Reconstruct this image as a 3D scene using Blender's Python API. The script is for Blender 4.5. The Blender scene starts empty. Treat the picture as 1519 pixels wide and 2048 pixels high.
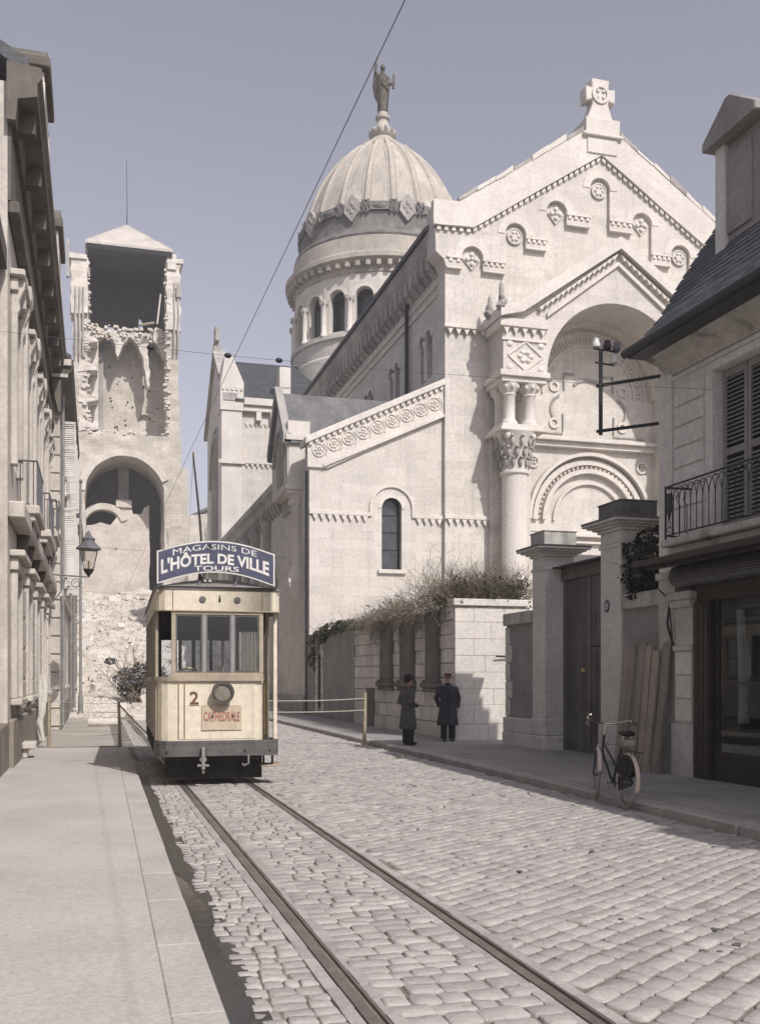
import bpy, bmesh, math, random
from math import sin, cos, pi, radians, sqrt, atan2
from mathutils import Vector, Matrix, noise
from mathutils.geometry import tessellate_polygon
random.seed(7)
sc = bpy.context.scene
COL = sc.collection
R = random.uniform

# ------------------------------------------------------------------ camera, sky, sun, exposure
cam = bpy.data.objects.new('camera', bpy.data.cameras.new('camera'))
COL.objects.link(cam)
cam.location = (0, 0, 1.675)
cam.rotation_euler = (radians(90), 0, radians(-15.9))
cam.data.sensor_width = 36
cam.data.lens = 36 * 2000 / 2048
cam.data.shift_y = 332 / 2048
cam.data.clip_start = 0.05
cam.data.clip_end = 3000
sc.camera = cam

SUN_TO = Vector((-0.30, 1.0, -0.99)).normalized()      # the way the light travels
world = bpy.data.worlds.new('World')
sc.world = world
world.use_nodes = True
wn = world.node_tree.nodes
wl = world.node_tree.links
bg = wn['Background']
sky = wn.new('ShaderNodeTexSky')
sky.sky_type = 'NISHITA'
sky.sun_disc = False
sky.sun_elevation = math.asin(-SUN_TO.z)
sky.sun_rotation = atan2(-SUN_TO.x, -SUN_TO.y)
sky.air_density = 1.0
sky.dust_density = 2.4
sky.ozone_density = 1.0
hs = wn.new('ShaderNodeHueSaturation')
hs.inputs['Saturation'].default_value = 0.26
wl.new(sky.outputs['Color'], hs.inputs['Color'])
tint = wn.new('ShaderNodeMix'); tint.data_type = 'RGBA'; tint.blend_type = 'MULTIPLY'
tint.inputs['Factor'].default_value = 1.0
tint.inputs[7].default_value = (1.0, 0.968, 1.085, 1)
wl.new(hs.outputs['Color'], tint.inputs[6])
wl.new(tint.outputs[2], bg.inputs['Color'])
bg.inputs['Strength'].default_value = 0.11

sun = bpy.data.objects.new('sun', bpy.data.lights.new('sun', 'SUN'))
COL.objects.link(sun)
sun.data.energy = 3.6
sun.data.angle = radians(0.5)
sun.data.color = (1.0, 0.955, 0.915)
sun.location = (20, -40, 60)
sun.rotation_euler = SUN_TO.to_track_quat('-Z', 'Y').to_euler()

vs = sc.view_settings
vs.view_transform = 'Standard'
vs.look = 'None'
vs.gamma = 1.0
vs.use_curve_mapping = False
vs.exposure = 0.24

# ------------------------------------------------------------------ mesh helpers
ORG = {}


class MB:
    def __init__(self):
        self.v = []
        self.f = []

    def add(self, vs_, fs_):
        n = len(self.v)
        self.v += [tuple(p) for p in vs_]
        self.f += [tuple(i + n for i in f) for f in fs_]
        return self

    def box(self, x0, x1, y0, y1, z0, z1):
        return self.add([(x0, y0, z0), (x1, y0, z0), (x1, y1, z0), (x0, y1, z0), (x0, y0, z1), (x1, y0, z1), (x1, y1, z1), (x0, y1, z1)],
                        [(0, 3, 2, 1), (4, 5, 6, 7), (0, 1, 5, 4), (1, 2, 6, 5), (2, 3, 7, 6), (3, 0, 4, 7)])

    def hexa(self, p):            # eight corners, bottom ring then top ring
        return self.add(p, [(0, 3, 2, 1), (4, 5, 6, 7), (0, 1, 5, 4), (1, 2, 6, 5), (2, 3, 7, 6), (3, 0, 4, 7)])

    def prism(self, poly, axis, a0, a1, holes=()):
        def P(p, a):
            return {'y': (p[0], a, p[1]), 'x': (a, p[0], p[1]), 'z': (p[0], p[1], a)}[axis]
        loops = [list(poly)] + [list(h) for h in holes]
        flat = [p for l in loops for p in l]
        n = len(flat)
        tris = tessellate_polygon([[Vector((p[0], p[1], 0)) for p in l] for l in loops])
        v = [P(p, a0) for p in flat] + [P(p, a1) for p in flat]
        f = [tuple(t) for t in tris] + [tuple(i + n for i in reversed(t)) for t in tris]
        o = 0
        for l in loops:
            m = len(l)
            for i in range(m):
                j = (i + 1) % m
                f.append((o + i, o + j, o + j + n, o + i + n))
            o += m
        return self.add(v, f)

    def tube(self, pts, r, n=6, cap=True):
        pts = [Vector(p) for p in pts]
        rs = r if isinstance(r, (list, tuple)) else [r] * len(pts)
        rings = []
        prev = None
        for i, p in enumerate(pts):
            d = (pts[min(i + 1, len(pts) - 1)] - pts[max(i - 1, 0)])
            if d.length < 1e-9:
                d = Vector((0, 0, 1))
            d.normalize()
            if prev is None:
                a = d.cross(Vector((0, 0, 1)))
                if a.length < 1e-3:
                    a = d.cross(Vector((1, 0, 0)))
            else:
                a = prev - d * prev.dot(d)
                if a.length < 1e-6:
                    a = d.cross(Vector((0, 0, 1)))
            a.normalize()
            prev = a
            b = d.cross(a)
            rings.append([p + (a * cos(2 * pi * k / n) + b * sin(2 * pi * k / n)) * rs[i] for k in range(n)])
        v = [q for rg in rings for q in rg]
        f = []
        for i in range(len(pts) - 1):
            for k in range(n):
                f.append((i * n + k, i * n + (k + 1) % n, (i + 1) * n + (k + 1) % n, (i + 1) * n + k))
        if cap:
            f.append(tuple(range(n - 1, -1, -1)))
            f.append(tuple(range((len(pts) - 1) * n, len(pts) * n)))
        return self.add(v, f)

    def lathe(self, prof, cx=0, cy=0, n=24, a0=0, a1=2 * pi, sx=1, sy=1):
        full = abs(a1 - a0 - 2 * pi) < 1e-6
        m = n if full else n + 1
        v = []
        for (r, z) in prof:
            for k in range(m):
                a = a0 + (a1 - a0) * k / n
                v.append((cx + r * cos(a) * sx, cy + r * sin(a) * sy, z))
        f = []
        for i in range(len(prof) - 1):
            for k in range(n):
                k2 = (k + 1) % m
                f.append((i * m + k, i * m + k2, (i + 1) * m + k2, (i + 1) * m + k))
        if full:
            f.append(tuple(range(m - 1, -1, -1)))
            f.append(tuple(range((len(prof) - 1) * m, len(prof) * m)))
        return self.add(v, f)

    def ball(self, c, r, n=10, m=7):
        rx, ry, rz = r if isinstance(r, (tuple, list)) else (r, r, r)
        v = [(c[0], c[1], c[2] - rz)]
        for i in range(1, m):
            t = -pi / 2 + pi * i / m
            for k in range(n):
                a = 2 * pi * k / n
                v.append((c[0] + rx * cos(t) * cos(a), c[1] + ry * cos(t) * sin(a), c[2] + rz * sin(t)))
        v.append((c[0], c[1], c[2] + rz))
        f = [(0, 1 + (k + 1) % n, 1 + k) for k in range(n)]
        for i in range(m - 2):
            for k in range(n):
                a = 1 + i * n + k
                b = 1 + i * n + (k + 1) % n
                f.append((a, b, b + n, a + n))
        o = 1 + (m - 2) * n
        f += [(o + k, o + (k + 1) % n, len(v) - 1) for k in range(n)]
        return self.add(v, f)

    def ring(self, c, r0, r1, axis, d0, d1, a0=0.0, a1=2 * pi, n=24):   # flat arch ring in a plane, extruded d0..d1 on axis
        pts = []
        full = abs(a1 - a0 - 2 * pi) < 1e-6
        m = n if full else n + 1
        for rr in (r0, r1):
            for d in (d0, d1):
                for k in range(m):
                    a = a0 + (a1 - a0) * k / n
                    u, w = c[0] + rr * cos(a), c[1] + rr * sin(a)
                    pts.append({'y': (u, d, w), 'x': (d, u, w), 'z': (u, w, d)}[axis])
        f = []
        I = lambda q, k: q * m + (k % m)
        for k in range(n):
            f += [(I(0, k), I(0, k + 1), I(1, k + 1), I(1, k)), (I(2, k), I(3, k), I(3, k + 1), I(2, k + 1)),
                  (I(0, k), I(2, k), I(2, k + 1), I(0, k + 1)), (I(1, k), I(1, k + 1), I(3, k + 1), I(3, k))]
        if not full:
            f += [(I(0, 0), I(1, 0), I(3, 0), I(2, 0)), (m - 1, 3 * m - 1, 4 * m - 1, 2 * m - 1)]
        return self.add(pts, f)

    def xf(self, fn):
        self.v = [tuple(fn(Vector(p))) for p in self.v]
        return self

    def rough(self, cuts=3, amp=0.1, scale=1.0, seed=0):
        bm = self.bm()
        bmesh.ops.triangulate(bm, faces=[f for f in bm.faces if len(f.verts) > 4])
        for _ in range(cuts):
            es = [e for e in bm.edges if e.calc_length() > amp * 3]
            if es:
                bmesh.ops.subdivide_edges(bm, edges=es, cuts=1, use_grid_fill=True)
        for v in bm.verts:
            v.co += noise.noise_vector(v.co * scale + Vector((seed * 7.1, seed, 3))) * amp
        bm.verts.index_update()
        self.v = [tuple(v.co) for v in bm.verts]
        self.f = [tuple(v.index for v in f.verts) for f in bm.faces]
        bm.free()
        return self

    def bm(self):
        bm = bmesh.new()
        vv = [bm.verts.new(p) for p in self.v]
        bm.verts.index_update()
        for f in self.f:
            try:
                bm.faces.new([vv[i] for i in f])
            except ValueError:
                pass
        return bm

    def mesh(self, name, mat, org=(0, 0, 0), smooth=None, recalc=True):
        bm = self.bm()
        if recalc:
            bmesh.ops.recalc_face_normals(bm, faces=bm.faces[:])
        o = Vector(org)
        for v in bm.verts:
            v.co -= o
        me = bpy.data.meshes.new(name)
        bm.to_mesh(me)
        bm.free()
        for m_ in (mat if isinstance(mat, (list, tuple)) else [mat]):
            me.materials.append(m_)
        if smooth is not None:
            me.shade_smooth()
            if smooth < 180:
                try:
                    me.set_sharp_from_angle(angle=radians(smooth))
                except Exception:
                    pass
        return me

    def build(self, name, mat, parent=None, smooth=None, bevel=0, label=None, kind=None, recalc=True, org=None):
        if org is None:
            org = ORG.get(parent.name, (0, 0, 0)) if parent else (0, 0, 0)
        o = bpy.data.objects.new(name, self.mesh(name, mat, org, smooth, recalc))
        COL.objects.link(o)
        if parent:
            o.parent = parent
        ORG[o.name] = org
        if bevel:
            b = o.modifiers.new('bevel', 'BEVEL')
            b.width = bevel; b.segments = 1; b.limit_method = 'ANGLE'; b.angle_limit = radians(40)
        if label:
            o['label'] = label
        if kind:
            o['kind'] = kind
        return o


def tag(o, label, cat, group=None):
    o['label'] = label
    o['category'] = cat
    if group:
        o['group'] = group
    return o


def thing(name, label, cat, loc, rz=0, group=None, local=False):
    o = bpy.data.objects.new(name, None)
    COL.objects.link(o)
    o.empty_display_size = 0.2
    o.location = loc
    o.rotation_euler = (0, 0, rz)
    ORG[o.name] = (0, 0, 0) if local else tuple(loc)
    return tag(o, label, cat, group)


def solo(mb, name, mat, loc, label, cat, group=None, **k):      # a thing that is one mesh, its origin at loc
    o = mb.build(name, mat, None, org=loc, **k)
    o.location = loc
    return tag(o, label, cat, group)


def struct(mb, name, mat, **k):
    return mb.build(name, mat, None, kind='structure', **k)


def copy_part(src, parent, loc=(0, 0, 0), rot=(0, 0, 0)):
    o = src.copy()
    COL.objects.link(o)
    o.parent = parent
    o.location = loc
    o.rotation_euler = rot
    ORG[o.name] = ORG[src.name]
    for ch in [c for c in src.children]:
        d = ch.copy(); COL.objects.link(d); d.parent = o
        ORG[d.name] = ORG[ch.name]
    return o


def solid(mb, voxel, smooth=4):          # one continuous surface out of overlapping pieces
    me = mb.mesh('tmp', [], (0, 0, 0))
    o = bpy.data.objects.new('tmp', me)
    COL.objects.link(o)
    m = o.modifiers.new('r', 'REMESH'); m.mode = 'VOXEL'; m.voxel_size = voxel
    if smooth:
        s = o.modifiers.new('s', 'SMOOTH'); s.iterations = smooth; s.factor = 0.5
    dg = bpy.context.evaluated_depsgraph_get()
    ev = o.evaluated_get(dg).to_mesh()
    r = MB()
    r.v = [tuple(v.co) for v in ev.vertices]
    r.f = [tuple(p.vertices) for p in ev.polygons]
    o.evaluated_get(dg).to_mesh_clear()
    bpy.data.objects.remove(o)
    bpy.data.meshes.remove(me)
    return r


def text_geo(s, size=1.0, bold=0.0, depth=0.0):      # flat letters in x,z facing -y, centred on x, baseline z=0
    cu = bpy.data.curves.new('t', 'FONT')
    cu.body = s; cu.size = size; cu.offset = bold; cu.extrude = depth
    cu.align_x = 'CENTER'; cu.resolution_u = 3
    o = bpy.data.objects.new('t', cu)
    COL.objects.link(o)
    dg = bpy.context.evaluated_depsgraph_get()
    ev = o.evaluated_get(dg).to_mesh()
    r = MB()
    r.v = [(v.co.x, -v.co.z, v.co.y) for v in ev.vertices]
    r.f = [tuple(p.vertices) for p in ev.polygons]
    o.evaluated_get(dg).to_mesh_clear()
    bpy.data.objects.remove(o); bpy.data.curves.remove(cu)
    return r


def arch(cx, zs, r, n=14, rev=False):       # half circle from right to left
    p = [(cx + r * cos(pi * k / n), zs + r * sin(pi * k / n)) for k in range(n + 1)]
    return p[::-1] if rev else p


def arch_hole(cx, z0, zs, r, n=14):
    return [(cx - r, z0), (cx + r, z0)] + arch(cx, zs, r, n)


# ------------------------------------------------------------------ materials
def mat(name, c1, c2=None, scale=2.0, rough=0.85, bump=0.15, bscale=None, joints=None, streak=0.0, metal=0.0, detail=6, island=0.0,
        streak_col=None, spec=0.3, jdark=0.78, fine=0.06, blotch=None):
    m = bpy.data.materials.new(name)
    m.use_nodes = True
    nt = m.node_tree
    N, L = nt.nodes, nt.links
    p = N['Principled BSDF']
    p.inputs['Roughness'].default_value = rough
    p.inputs['Metallic'].default_value = metal
    p.inputs['Specular IOR Level'].default_value = spec
    tc = N.new('ShaderNodeTexCoord')
    vec = tc.outputs['Object']
    c2 = c2 or tuple(x * 0.8 for x in c1)

    def noise_(s, d=detail, rg=0.6, v=vec):
        t = N.new('ShaderNodeTexNoise')
        t.inputs['Scale'].default_value = s; t.inputs['Detail'].default_value = d; t.inputs['Roughness'].default_value = rg
        L.new(v, t.inputs['Vector'])
        return t.outputs['Fac']

    def ramp(f, a, b, lo=0.35, hi=0.65):
        r = N.new('ShaderNodeValToRGB')
        r.color_ramp.elements[0].position = lo; r.color_ramp.elements[1].position = hi
        r.color_ramp.elements[0].color = (*a, 1); r.color_ramp.elements[1].color = (*b, 1)
        L.new(f, r.inputs['Fac'])
        return r.outputs['Color']

    def mix(fac, a, b, mode='MIX'):
        x = N.new('ShaderNodeMix'); x.data_type = 'RGBA'; x.blend_type = mode
        if hasattr(fac, 'links') or not isinstance(fac, (int, float)):
            L.new(fac, x.inputs[0])
        else:
            x.inputs[0].default_value = fac
        for s, i in ((a, 6), (b, 7)):
            if isinstance(s, tuple):
                x.inputs[i].default_value = (*s, 1)
            else:
                L.new(s, x.inputs[i])
        return x.outputs[2]
    col = ramp(noise_(scale), c2, c1)
    fn = noise_(bscale or scale * 12, 4)
    col = mix(1.0, col, ramp(fn, (1 - fine * 3,) * 3, (1 + fine,) * 3, 0.3, 0.7), 'MULTIPLY')
    if blotch:
        col = mix(ramp(noise_(blotch[1], 5, 0.7), (0, 0, 0), (1, 1, 1), blotch[2], blotch[2] + 0.08), col, blotch[0])
    hgt = fn
    if streak:
        mp = N.new('ShaderNodeMapping'); mp.inputs['Scale'].default_value = (1, 1, 0.07)
        L.new(vec, mp.inputs['Vector'])
        sf = noise_(3.2, 5, 0.65, mp.outputs['Vector'])
        col = mix(ramp(sf, (0, 0, 0), (streak,) * 3, 0.5, 0.72), col, streak_col or tuple(x * 0.35 for x in c1))
    if joints:
        bw, bh, js = joints
        sx = N.new('ShaderNodeSeparateXYZ'); L.new(vec, sx.inputs[0])
        ad = N.new('ShaderNodeMath'); ad.operation = 'ADD'; L.new(sx.outputs[0], ad.inputs[0]); L.new(sx.outputs[1], ad.inputs[1])
        cb = N.new('ShaderNodeCombineXYZ'); L.new(ad.outputs[0], cb.inputs[0]); L.new(sx.outputs[2], cb.inputs[1])
        bt = N.new('ShaderNodeTexBrick')
        bt.inputs['Scale'].default_value = 1.0; bt.inputs['Brick Width'].default_value = bw; bt.inputs['Row Height'].default_value = bh
        bt.inputs['Mortar Size'].default_value = js; bt.inputs['Mortar Smooth'].default_value = 0.3
        bt.inputs['Color1'].default_value = (1, 1, 1, 1); bt.inputs['Color2'].default_value = (0.87, 0.87, 0.86, 1)
        bt.inputs['Mortar'].default_value = (jdark,) * 3 + (1,)
        L.new(cb.outputs[0], bt.inputs['Vector'])
        col = mix(1.0, col, bt.outputs['Color'], 'MULTIPLY')
    if island:
        ge = N.new('ShaderNodeNewGeometry'); oi = N.new('ShaderNodeObjectInfo')
        a1 = N.new('ShaderNodeMath'); a1.operation = 'ADD'
        L.new(ge.outputs['Random Per Island'], a1.inputs[0]); L.new(oi.outputs['Random'], a1.inputs[1])
        fr = N.new('ShaderNodeMath'); fr.operation = 'FRACT'; L.new(a1.outputs[0], fr.inputs[0])
        col = mix(1.0, col, ramp(fr.outputs[0], (1 - island,) * 3, (1 + island * 0.6,) * 3, 0.0, 1.0), 'MULTIPLY')
    L.new(col, p.inputs['Base Color'])
    if bump:
        b = N.new('ShaderNodeBump'); b.inputs['Strength'].default_value = bump; b.inputs['Distance'].default_value = 0.02
        L.new(hgt, b.inputs['Height']); L.new(b.outputs['Normal'], p.inputs['Normal'])
    return m


def glass_mat(name, dark=(0.9, 0.93, 0.95), refl=1.0):
    m = bpy.data.materials.new(name); m.use_nodes = True
    N, L = m.node_tree.nodes, m.node_tree.links
    N.remove(N['Principled BSDF'])
    t = N.new('ShaderNodeBsdfTransparent'); t.inputs['Color'].default_value = (*dark, 1)
    g = N.new('ShaderNodeBsdfGlossy'); g.inputs['Roughness'].default_value = 0.03
    fr = N.new('ShaderNodeLayerWeight'); fr.inputs['Blend'].default_value = 0.5
    pw = N.new('ShaderNodeMath'); pw.operation = 'POWER'; pw.inputs[1].default_value = 4.0; L.new(fr.outputs['Facing'], pw.inputs[0])
    ma = N.new('ShaderNodeMath'); ma.operation = 'MULTIPLY_ADD'; ma.inputs[1].default_value = 0.6; ma.inputs[2].default_value = 0.03 * refl; L.new(pw.outputs[0], ma.inputs[0])
    mx = N.new('ShaderNodeMixShader')
    L.new(ma.outputs[0], mx.inputs[0]); L.new(t.outputs[0], mx.inputs[1]); L.new(g.outputs[0], mx.inputs[2])
    L.new(mx.outputs[0], N['Material Output'].inputs['Surface'])
    return m


M = {}
M['church'] = mat('pale_ashlar', (0.66, 0.615, 0.56), (0.575, 0.535, 0.485), 0.35, 0.9, 0.12, 9, joints=(0.95, 0.40, 0.012), streak=0.24, jdark=0.86, blotch=((0.46, 0.425, 0.39), 0.35, 0.62))
M['church_plain'] = mat('pale_dressed_stone', (0.68, 0.635, 0.575), (0.58, 0.54, 0.49), 0.7, 0.9, 0.15, 12, streak=0.12)
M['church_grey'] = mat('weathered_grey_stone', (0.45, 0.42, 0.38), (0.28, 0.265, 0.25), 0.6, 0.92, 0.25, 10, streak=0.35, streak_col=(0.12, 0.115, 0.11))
M['dome'] = mat('dome_stone', (0.52, 0.47, 0.40), (0.36, 0.33, 0.29), 0.5, 0.9, 0.2, 8, streak=0.35, streak_col=(0.17, 0.155, 0.14))
M['dome_dark'] = mat('sooty_and_shaded_stone', (0.23, 0.215, 0.20), (0.13, 0.125, 0.12), 1.2, 0.92, 0.3, 10, streak=0.3)
M['rubble'] = mat('broken_masonry', (0.66, 0.61, 0.545), (0.53, 0.485, 0.43), 0.9, 0.95, 0.6, 6, blotch=((0.54, 0.455, 0.40), 0.12, 0.60))
M['tower'] = mat('tower_masonry', (0.62, 0.57, 0.50), (0.50, 0.455, 0.395), 0.4, 0.95, 0.45, 4, joints=(0.7, 0.33, 0.02), streak=0.2, jdark=0.8)
M['tower_pink'] = mat('rendered_infill', (0.62, 0.555, 0.50), (0.53, 0.465, 0.42), 0.3, 0.95, 0.4, 3)
M['dust'] = mat('dusty_earth', (0.44, 0.40, 0.35), (0.34, 0.31, 0.27), 0.5, 0.98, 0.5, 14)
M['slate'] = mat('slate', (0.085, 0.087, 0.095), (0.05, 0.052, 0.06), 2.0, 0.62, 0.25, 16, joints=(0.22, 0.12, 0.012), jdark=0.55, spec=0.4)
M['slate_piece'] = mat('single_slates', (0.085, 0.087, 0.097), (0.06, 0.062, 0.07), 3.0, 0.6, 0.2, 20, island=0.3, spec=0.4)
M['slate_pale'] = mat('pale_weathered_slate', (0.20, 0.195, 0.195), (0.13, 0.13, 0.13), 1.2, 0.7, 0.25, 9, joints=(0.3, 0.16, 0.012), jdark=0.7)
M['zinc'] = mat('limewashed_roof', (0.58, 0.53, 0.47), (0.44, 0.40, 0.36), 0.6, 0.7, 0.15, 4, streak=0.3)
M['lead'] = mat('dark_lead', (0.055, 0.055, 0.06), (0.035, 0.035, 0.04), 2, 0.5, 0.1)
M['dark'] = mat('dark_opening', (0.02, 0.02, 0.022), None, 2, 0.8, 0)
M['leadglass'] = mat('leaded_glass', (0.075, 0.08, 0.085), (0.04, 0.042, 0.048), 3.5, 0.25, 0.25, 9, joints=(0.14, 0.11, 0.008), jdark=0.35, spec=0.6)
M['bronze'] = mat('patinated_bronze', (0.12, 0.105, 0.085), (0.06, 0.055, 0.048), 3, 0.55, 0.3, 12, metal=0.45)
M['left_stone'] = mat('left_house_stone', (0.60, 0.55, 0.485), (0.46, 0.42, 0.37), 0.8, 0.9, 0.25, 12, streak=0.38)
M['left_dark'] = mat('left_dark_stone_and_shade', (0.17, 0.15, 0.125), (0.11, 0.098, 0.083), 0.9, 0.9, 0.25, 10, streak=0.3)  # dark cornice stone; on the friezes it also paints in the cornices' shade
M['plinth'] = mat('stained_plinth', (0.30, 0.265, 0.215), (0.20, 0.175, 0.14), 1.5, 0.95, 0.4, 10, streak=0.3)
M['shutter'] = mat('painted_shutter', (0.62, 0.59, 0.54), (0.52, 0.49, 0.45), 3, 0.6, 0.05)
M['shutter_grey'] = mat('grey_painted_shutter', (0.30, 0.295, 0.28), (0.24, 0.235, 0.225), 3, 0.6, 0.05)
M['house'] = mat('right_house_render', (0.70, 0.68, 0.65), (0.60, 0.58, 0.555), 0.8, 0.92, 0.2, 10, streak=0.15)
M['house_cove'] = mat('stained_cove', (0.55, 0.52, 0.48), (0.43, 0.41, 0.375), 1.2, 0.95, 0.3, 8, blotch=((0.26, 0.24, 0.21), 1.6, 0.55))
M['pier'] = mat('gate_stone', (0.67, 0.645, 0.605), (0.55, 0.53, 0.50), 0.9, 0.92, 0.3, 12, streak=0.25)
M['pier_cap'] = mat('mossy_gate_cap', (0.20, 0.195, 0.185), (0.12, 0.117, 0.11), 1.6, 0.95, 0.4, 12, streak=0.3, streak_col=(0.3, 0.29, 0.27))
M['coping'] = mat('streaked_coping', (0.52, 0.50, 0.465), (0.36, 0.345, 0.32), 2.0, 0.95, 0.3, 12, streak=0.75, streak_col=(0.10, 0.098, 0.092))
M['wallrender'] = mat('grey_wall_render', (0.34, 0.325, 0.31), (0.25, 0.24, 0.23), 1.2, 0.95, 0.35, 14, streak=0.3)
M['wallstone'] = mat('garden_wall_stone', (0.72, 0.68, 0.625), (0.58, 0.545, 0.50), 1.1, 0.95, 0.45, 12, island=0.16, streak=0.25)
M['mortar'] = mat('lime_mortar', (0.42, 0.385, 0.34), (0.33, 0.30, 0.265), 3, 0.98, 0.3)
M['pilaster_dark'] = mat('blackened_stone', (0.20, 0.185, 0.165), (0.13, 0.12, 0.108), 1.6, 0.95, 0.35, 10, streak=0.3)
M['gatewood'] = mat('weathered_gate_wood', (0.17, 0.158, 0.148), (0.11, 0.102, 0.096), 1.5, 0.8, 0.4, 20, streak=0.45, streak_col=(0.05, 0.046, 0.043), island=0.32)
M['plank'] = mat('old_planks', (0.41, 0.355, 0.295), (0.26, 0.225, 0.185), 1.8, 0.85, 0.5, 18, streak=0.5, streak_col=(0.07, 0.05, 0.038), island=0.22)
M['shopwood'] = mat('dark_shop_joinery', (0.045, 0.038, 0.03), (0.025, 0.022, 0.018), 2, 0.5, 0.2, 20, streak=0.3)
M['shopstone'] = mat('shop_pilaster', (0.56, 0.54, 0.505), (0.43, 0.415, 0.39), 1.5, 0.9, 0.25, 12, streak=0.3)
M['paper'] = mat('old_paper', (0.74, 0.71, 0.64), (0.62, 0.59, 0.53), 4, 0.9, 0.1)
M['cobble'] = mat('cobblestone', (0.44, 0.41, 0.385), (0.35, 0.325, 0.305), 2.6, 0.88, 0.28, 26, island=0.15, spec=0.3, blotch=((0.24, 0.222, 0.205), 0.75, 0.61))
M['roaddirt'] = mat('joint_dirt', (0.25, 0.225, 0.195), (0.17, 0.155, 0.135), 3, 0.98, 0.6, 30)
M['mud'] = mat('wet_gutter_mud', (0.085, 0.075, 0.062), (0.05, 0.045, 0.038), 4, 0.45, 0.5, 24)
M['water'] = mat('gutter_water', (0.035, 0.032, 0.028), None, 2, 0.16, 0.12, 9, spec=0.45)
M['pave'] = mat('pavement_cement', (0.50, 0.465, 0.43), (0.43, 0.40, 0.37), 0.7, 0.92, 0.35, 30, blotch=((0.37, 0.34, 0.315), 0.8, 0.60))
M['pave_r'] = mat('right_pavement', (0.38, 0.36, 0.35), (0.29, 0.275, 0.268), 0.9, 0.9, 0.4, 24, joints=(0.24, 0.17, 0.012), jdark=0.7)
M['kerb'] = mat('granite_kerb', (0.42, 0.39, 0.365), (0.33, 0.31, 0.29), 2, 0.88, 0.35, 26, island=0.1)
M['kerb_left'] = mat('worn_kerb', (0.49, 0.455, 0.425), (0.41, 0.38, 0.355), 1.4, 0.9, 0.35, 26, island=0.05)
M['rail'] = mat('worn_steel_rail', (0.30, 0.27, 0.24), (0.20, 0.175, 0.15), 3, 0.42, 0.2, 20, metal=0.6)
M['rust'] = mat('rusty_groove', (0.05, 0.042, 0.035), (0.03, 0.026, 0.022), 6, 0.8, 0.2)
M['cream'] = mat('cream_tram_paint', (0.70, 0.63, 0.50), (0.655, 0.585, 0.46), 1.2, 0.5, 0.04, 8, streak=0.12, streak_col=(0.33, 0.27, 0.18))
M['tramside'] = mat('grey_cream_side', (0.42, 0.38, 0.31), (0.34, 0.30, 0.25), 2, 0.55, 0.05, 20, streak=0.2)
M['tramframe'] = mat('varnished_frame', (0.42, 0.36, 0.27), (0.32, 0.27, 0.20), 4, 0.55, 0.1, 24, streak=0.2)
M['tramgrey'] = mat('grey_steel', (0.13, 0.125, 0.12), (0.085, 0.082, 0.08), 4, 0.55, 0.15, 20, streak=0.3)
M['tramroof'] = mat('canvas_roof', (0.27, 0.25, 0.23), (0.20, 0.185, 0.17), 2, 0.85, 0.1, 20)
M['tramdark'] = mat('dark_interior_wood', (0.075, 0.055, 0.04), (0.045, 0.035, 0.027), 3, 0.6, 0.1)
M['under'] = mat('oily_underframe', (0.03, 0.028, 0.026), (0.018, 0.017, 0.016), 4, 0.7, 0.2)
M['redline'] = mat('oxide_red_paint', (0.21, 0.09, 0.065), (0.17, 0.075, 0.055), 5, 0.55, 0.05)
M['redfade'] = mat('faded_red_lettering', (0.36, 0.13, 0.10), (0.42, 0.20, 0.16), 9, 0.7, 0.05)
M['plate'] = mat('destination_board', (0.55, 0.46, 0.35), (0.47, 0.39, 0.29), 4, 0.7, 0.08, 20, streak=0.25)
M['blue'] = mat('blue_enamel', (0.085, 0.092, 0.14), (0.066, 0.072, 0.112), 4, 0.35, 0.03, 12)
M['white'] = mat('white_enamel', (0.72, 0.70, 0.66), (0.64, 0.62, 0.58), 5, 0.45, 0.03)
M['brass'] = mat('brass', (0.55, 0.42, 0.20), (0.42, 0.31, 0.14), 6, 0.3, 0.05, metal=0.9)
M['iron'] = mat('black_iron', (0.035, 0.035, 0.037), (0.02, 0.02, 0.022), 6, 0.5, 0.2)
M['iron_grey'] = mat('grey_painted_iron', (0.16, 0.16, 0.165), (0.10, 0.10, 0.105), 6, 0.5, 0.2)
M['pole'] = mat('grey_pole', (0.27, 0.26, 0.245), (0.20, 0.19, 0.18), 3, 0.7, 0.1, streak=0.2)
M['post'] = mat('barrier_wood', (0.42, 0.35, 0.26), (0.28, 0.23, 0.17), 4, 0.85, 0.4, 20, streak=0.3)
M['rope'] = mat('hemp_rope', (0.55, 0.50, 0.42), (0.42, 0.38, 0.31), 30, 0.95, 0.3)
M['wire'] = mat('dark_wire', (0.11, 0.11, 0.115), None, 4, 0.5, 0)
M['porcelain'] = mat('porcelain', (0.65, 0.64, 0.62), (0.55, 0.54, 0.52), 5, 0.25, 0)
M['coat1'] = mat('dark_overcoat_wool', (0.085, 0.082, 0.084), (0.055, 0.053, 0.055), 12, 0.95, 0.3, 60)
M['coat2'] = mat('navy_overcoat_wool', (0.05, 0.05, 0.062), (0.032, 0.033, 0.042), 12, 0.95, 0.3, 60)
M['trouser'] = mat('dark_trousers', (0.03, 0.029, 0.03), (0.02, 0.02, 0.021), 12, 0.95, 0.3, 60)
M['skin'] = mat('skin', (0.46, 0.28, 0.20), (0.40, 0.24, 0.17), 8, 0.55, 0.02)
M['hat'] = mat('black_felt', (0.022, 0.021, 0.021), None, 10, 0.9, 0.1)
M['kepi'] = mat('red_brown_cap', (0.10, 0.045, 0.035), (0.07, 0.033, 0.027), 10, 0.9, 0.1)
M['leather'] = mat('black_leather', (0.02, 0.018, 0.016), None, 8, 0.4, 0.1)
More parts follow.
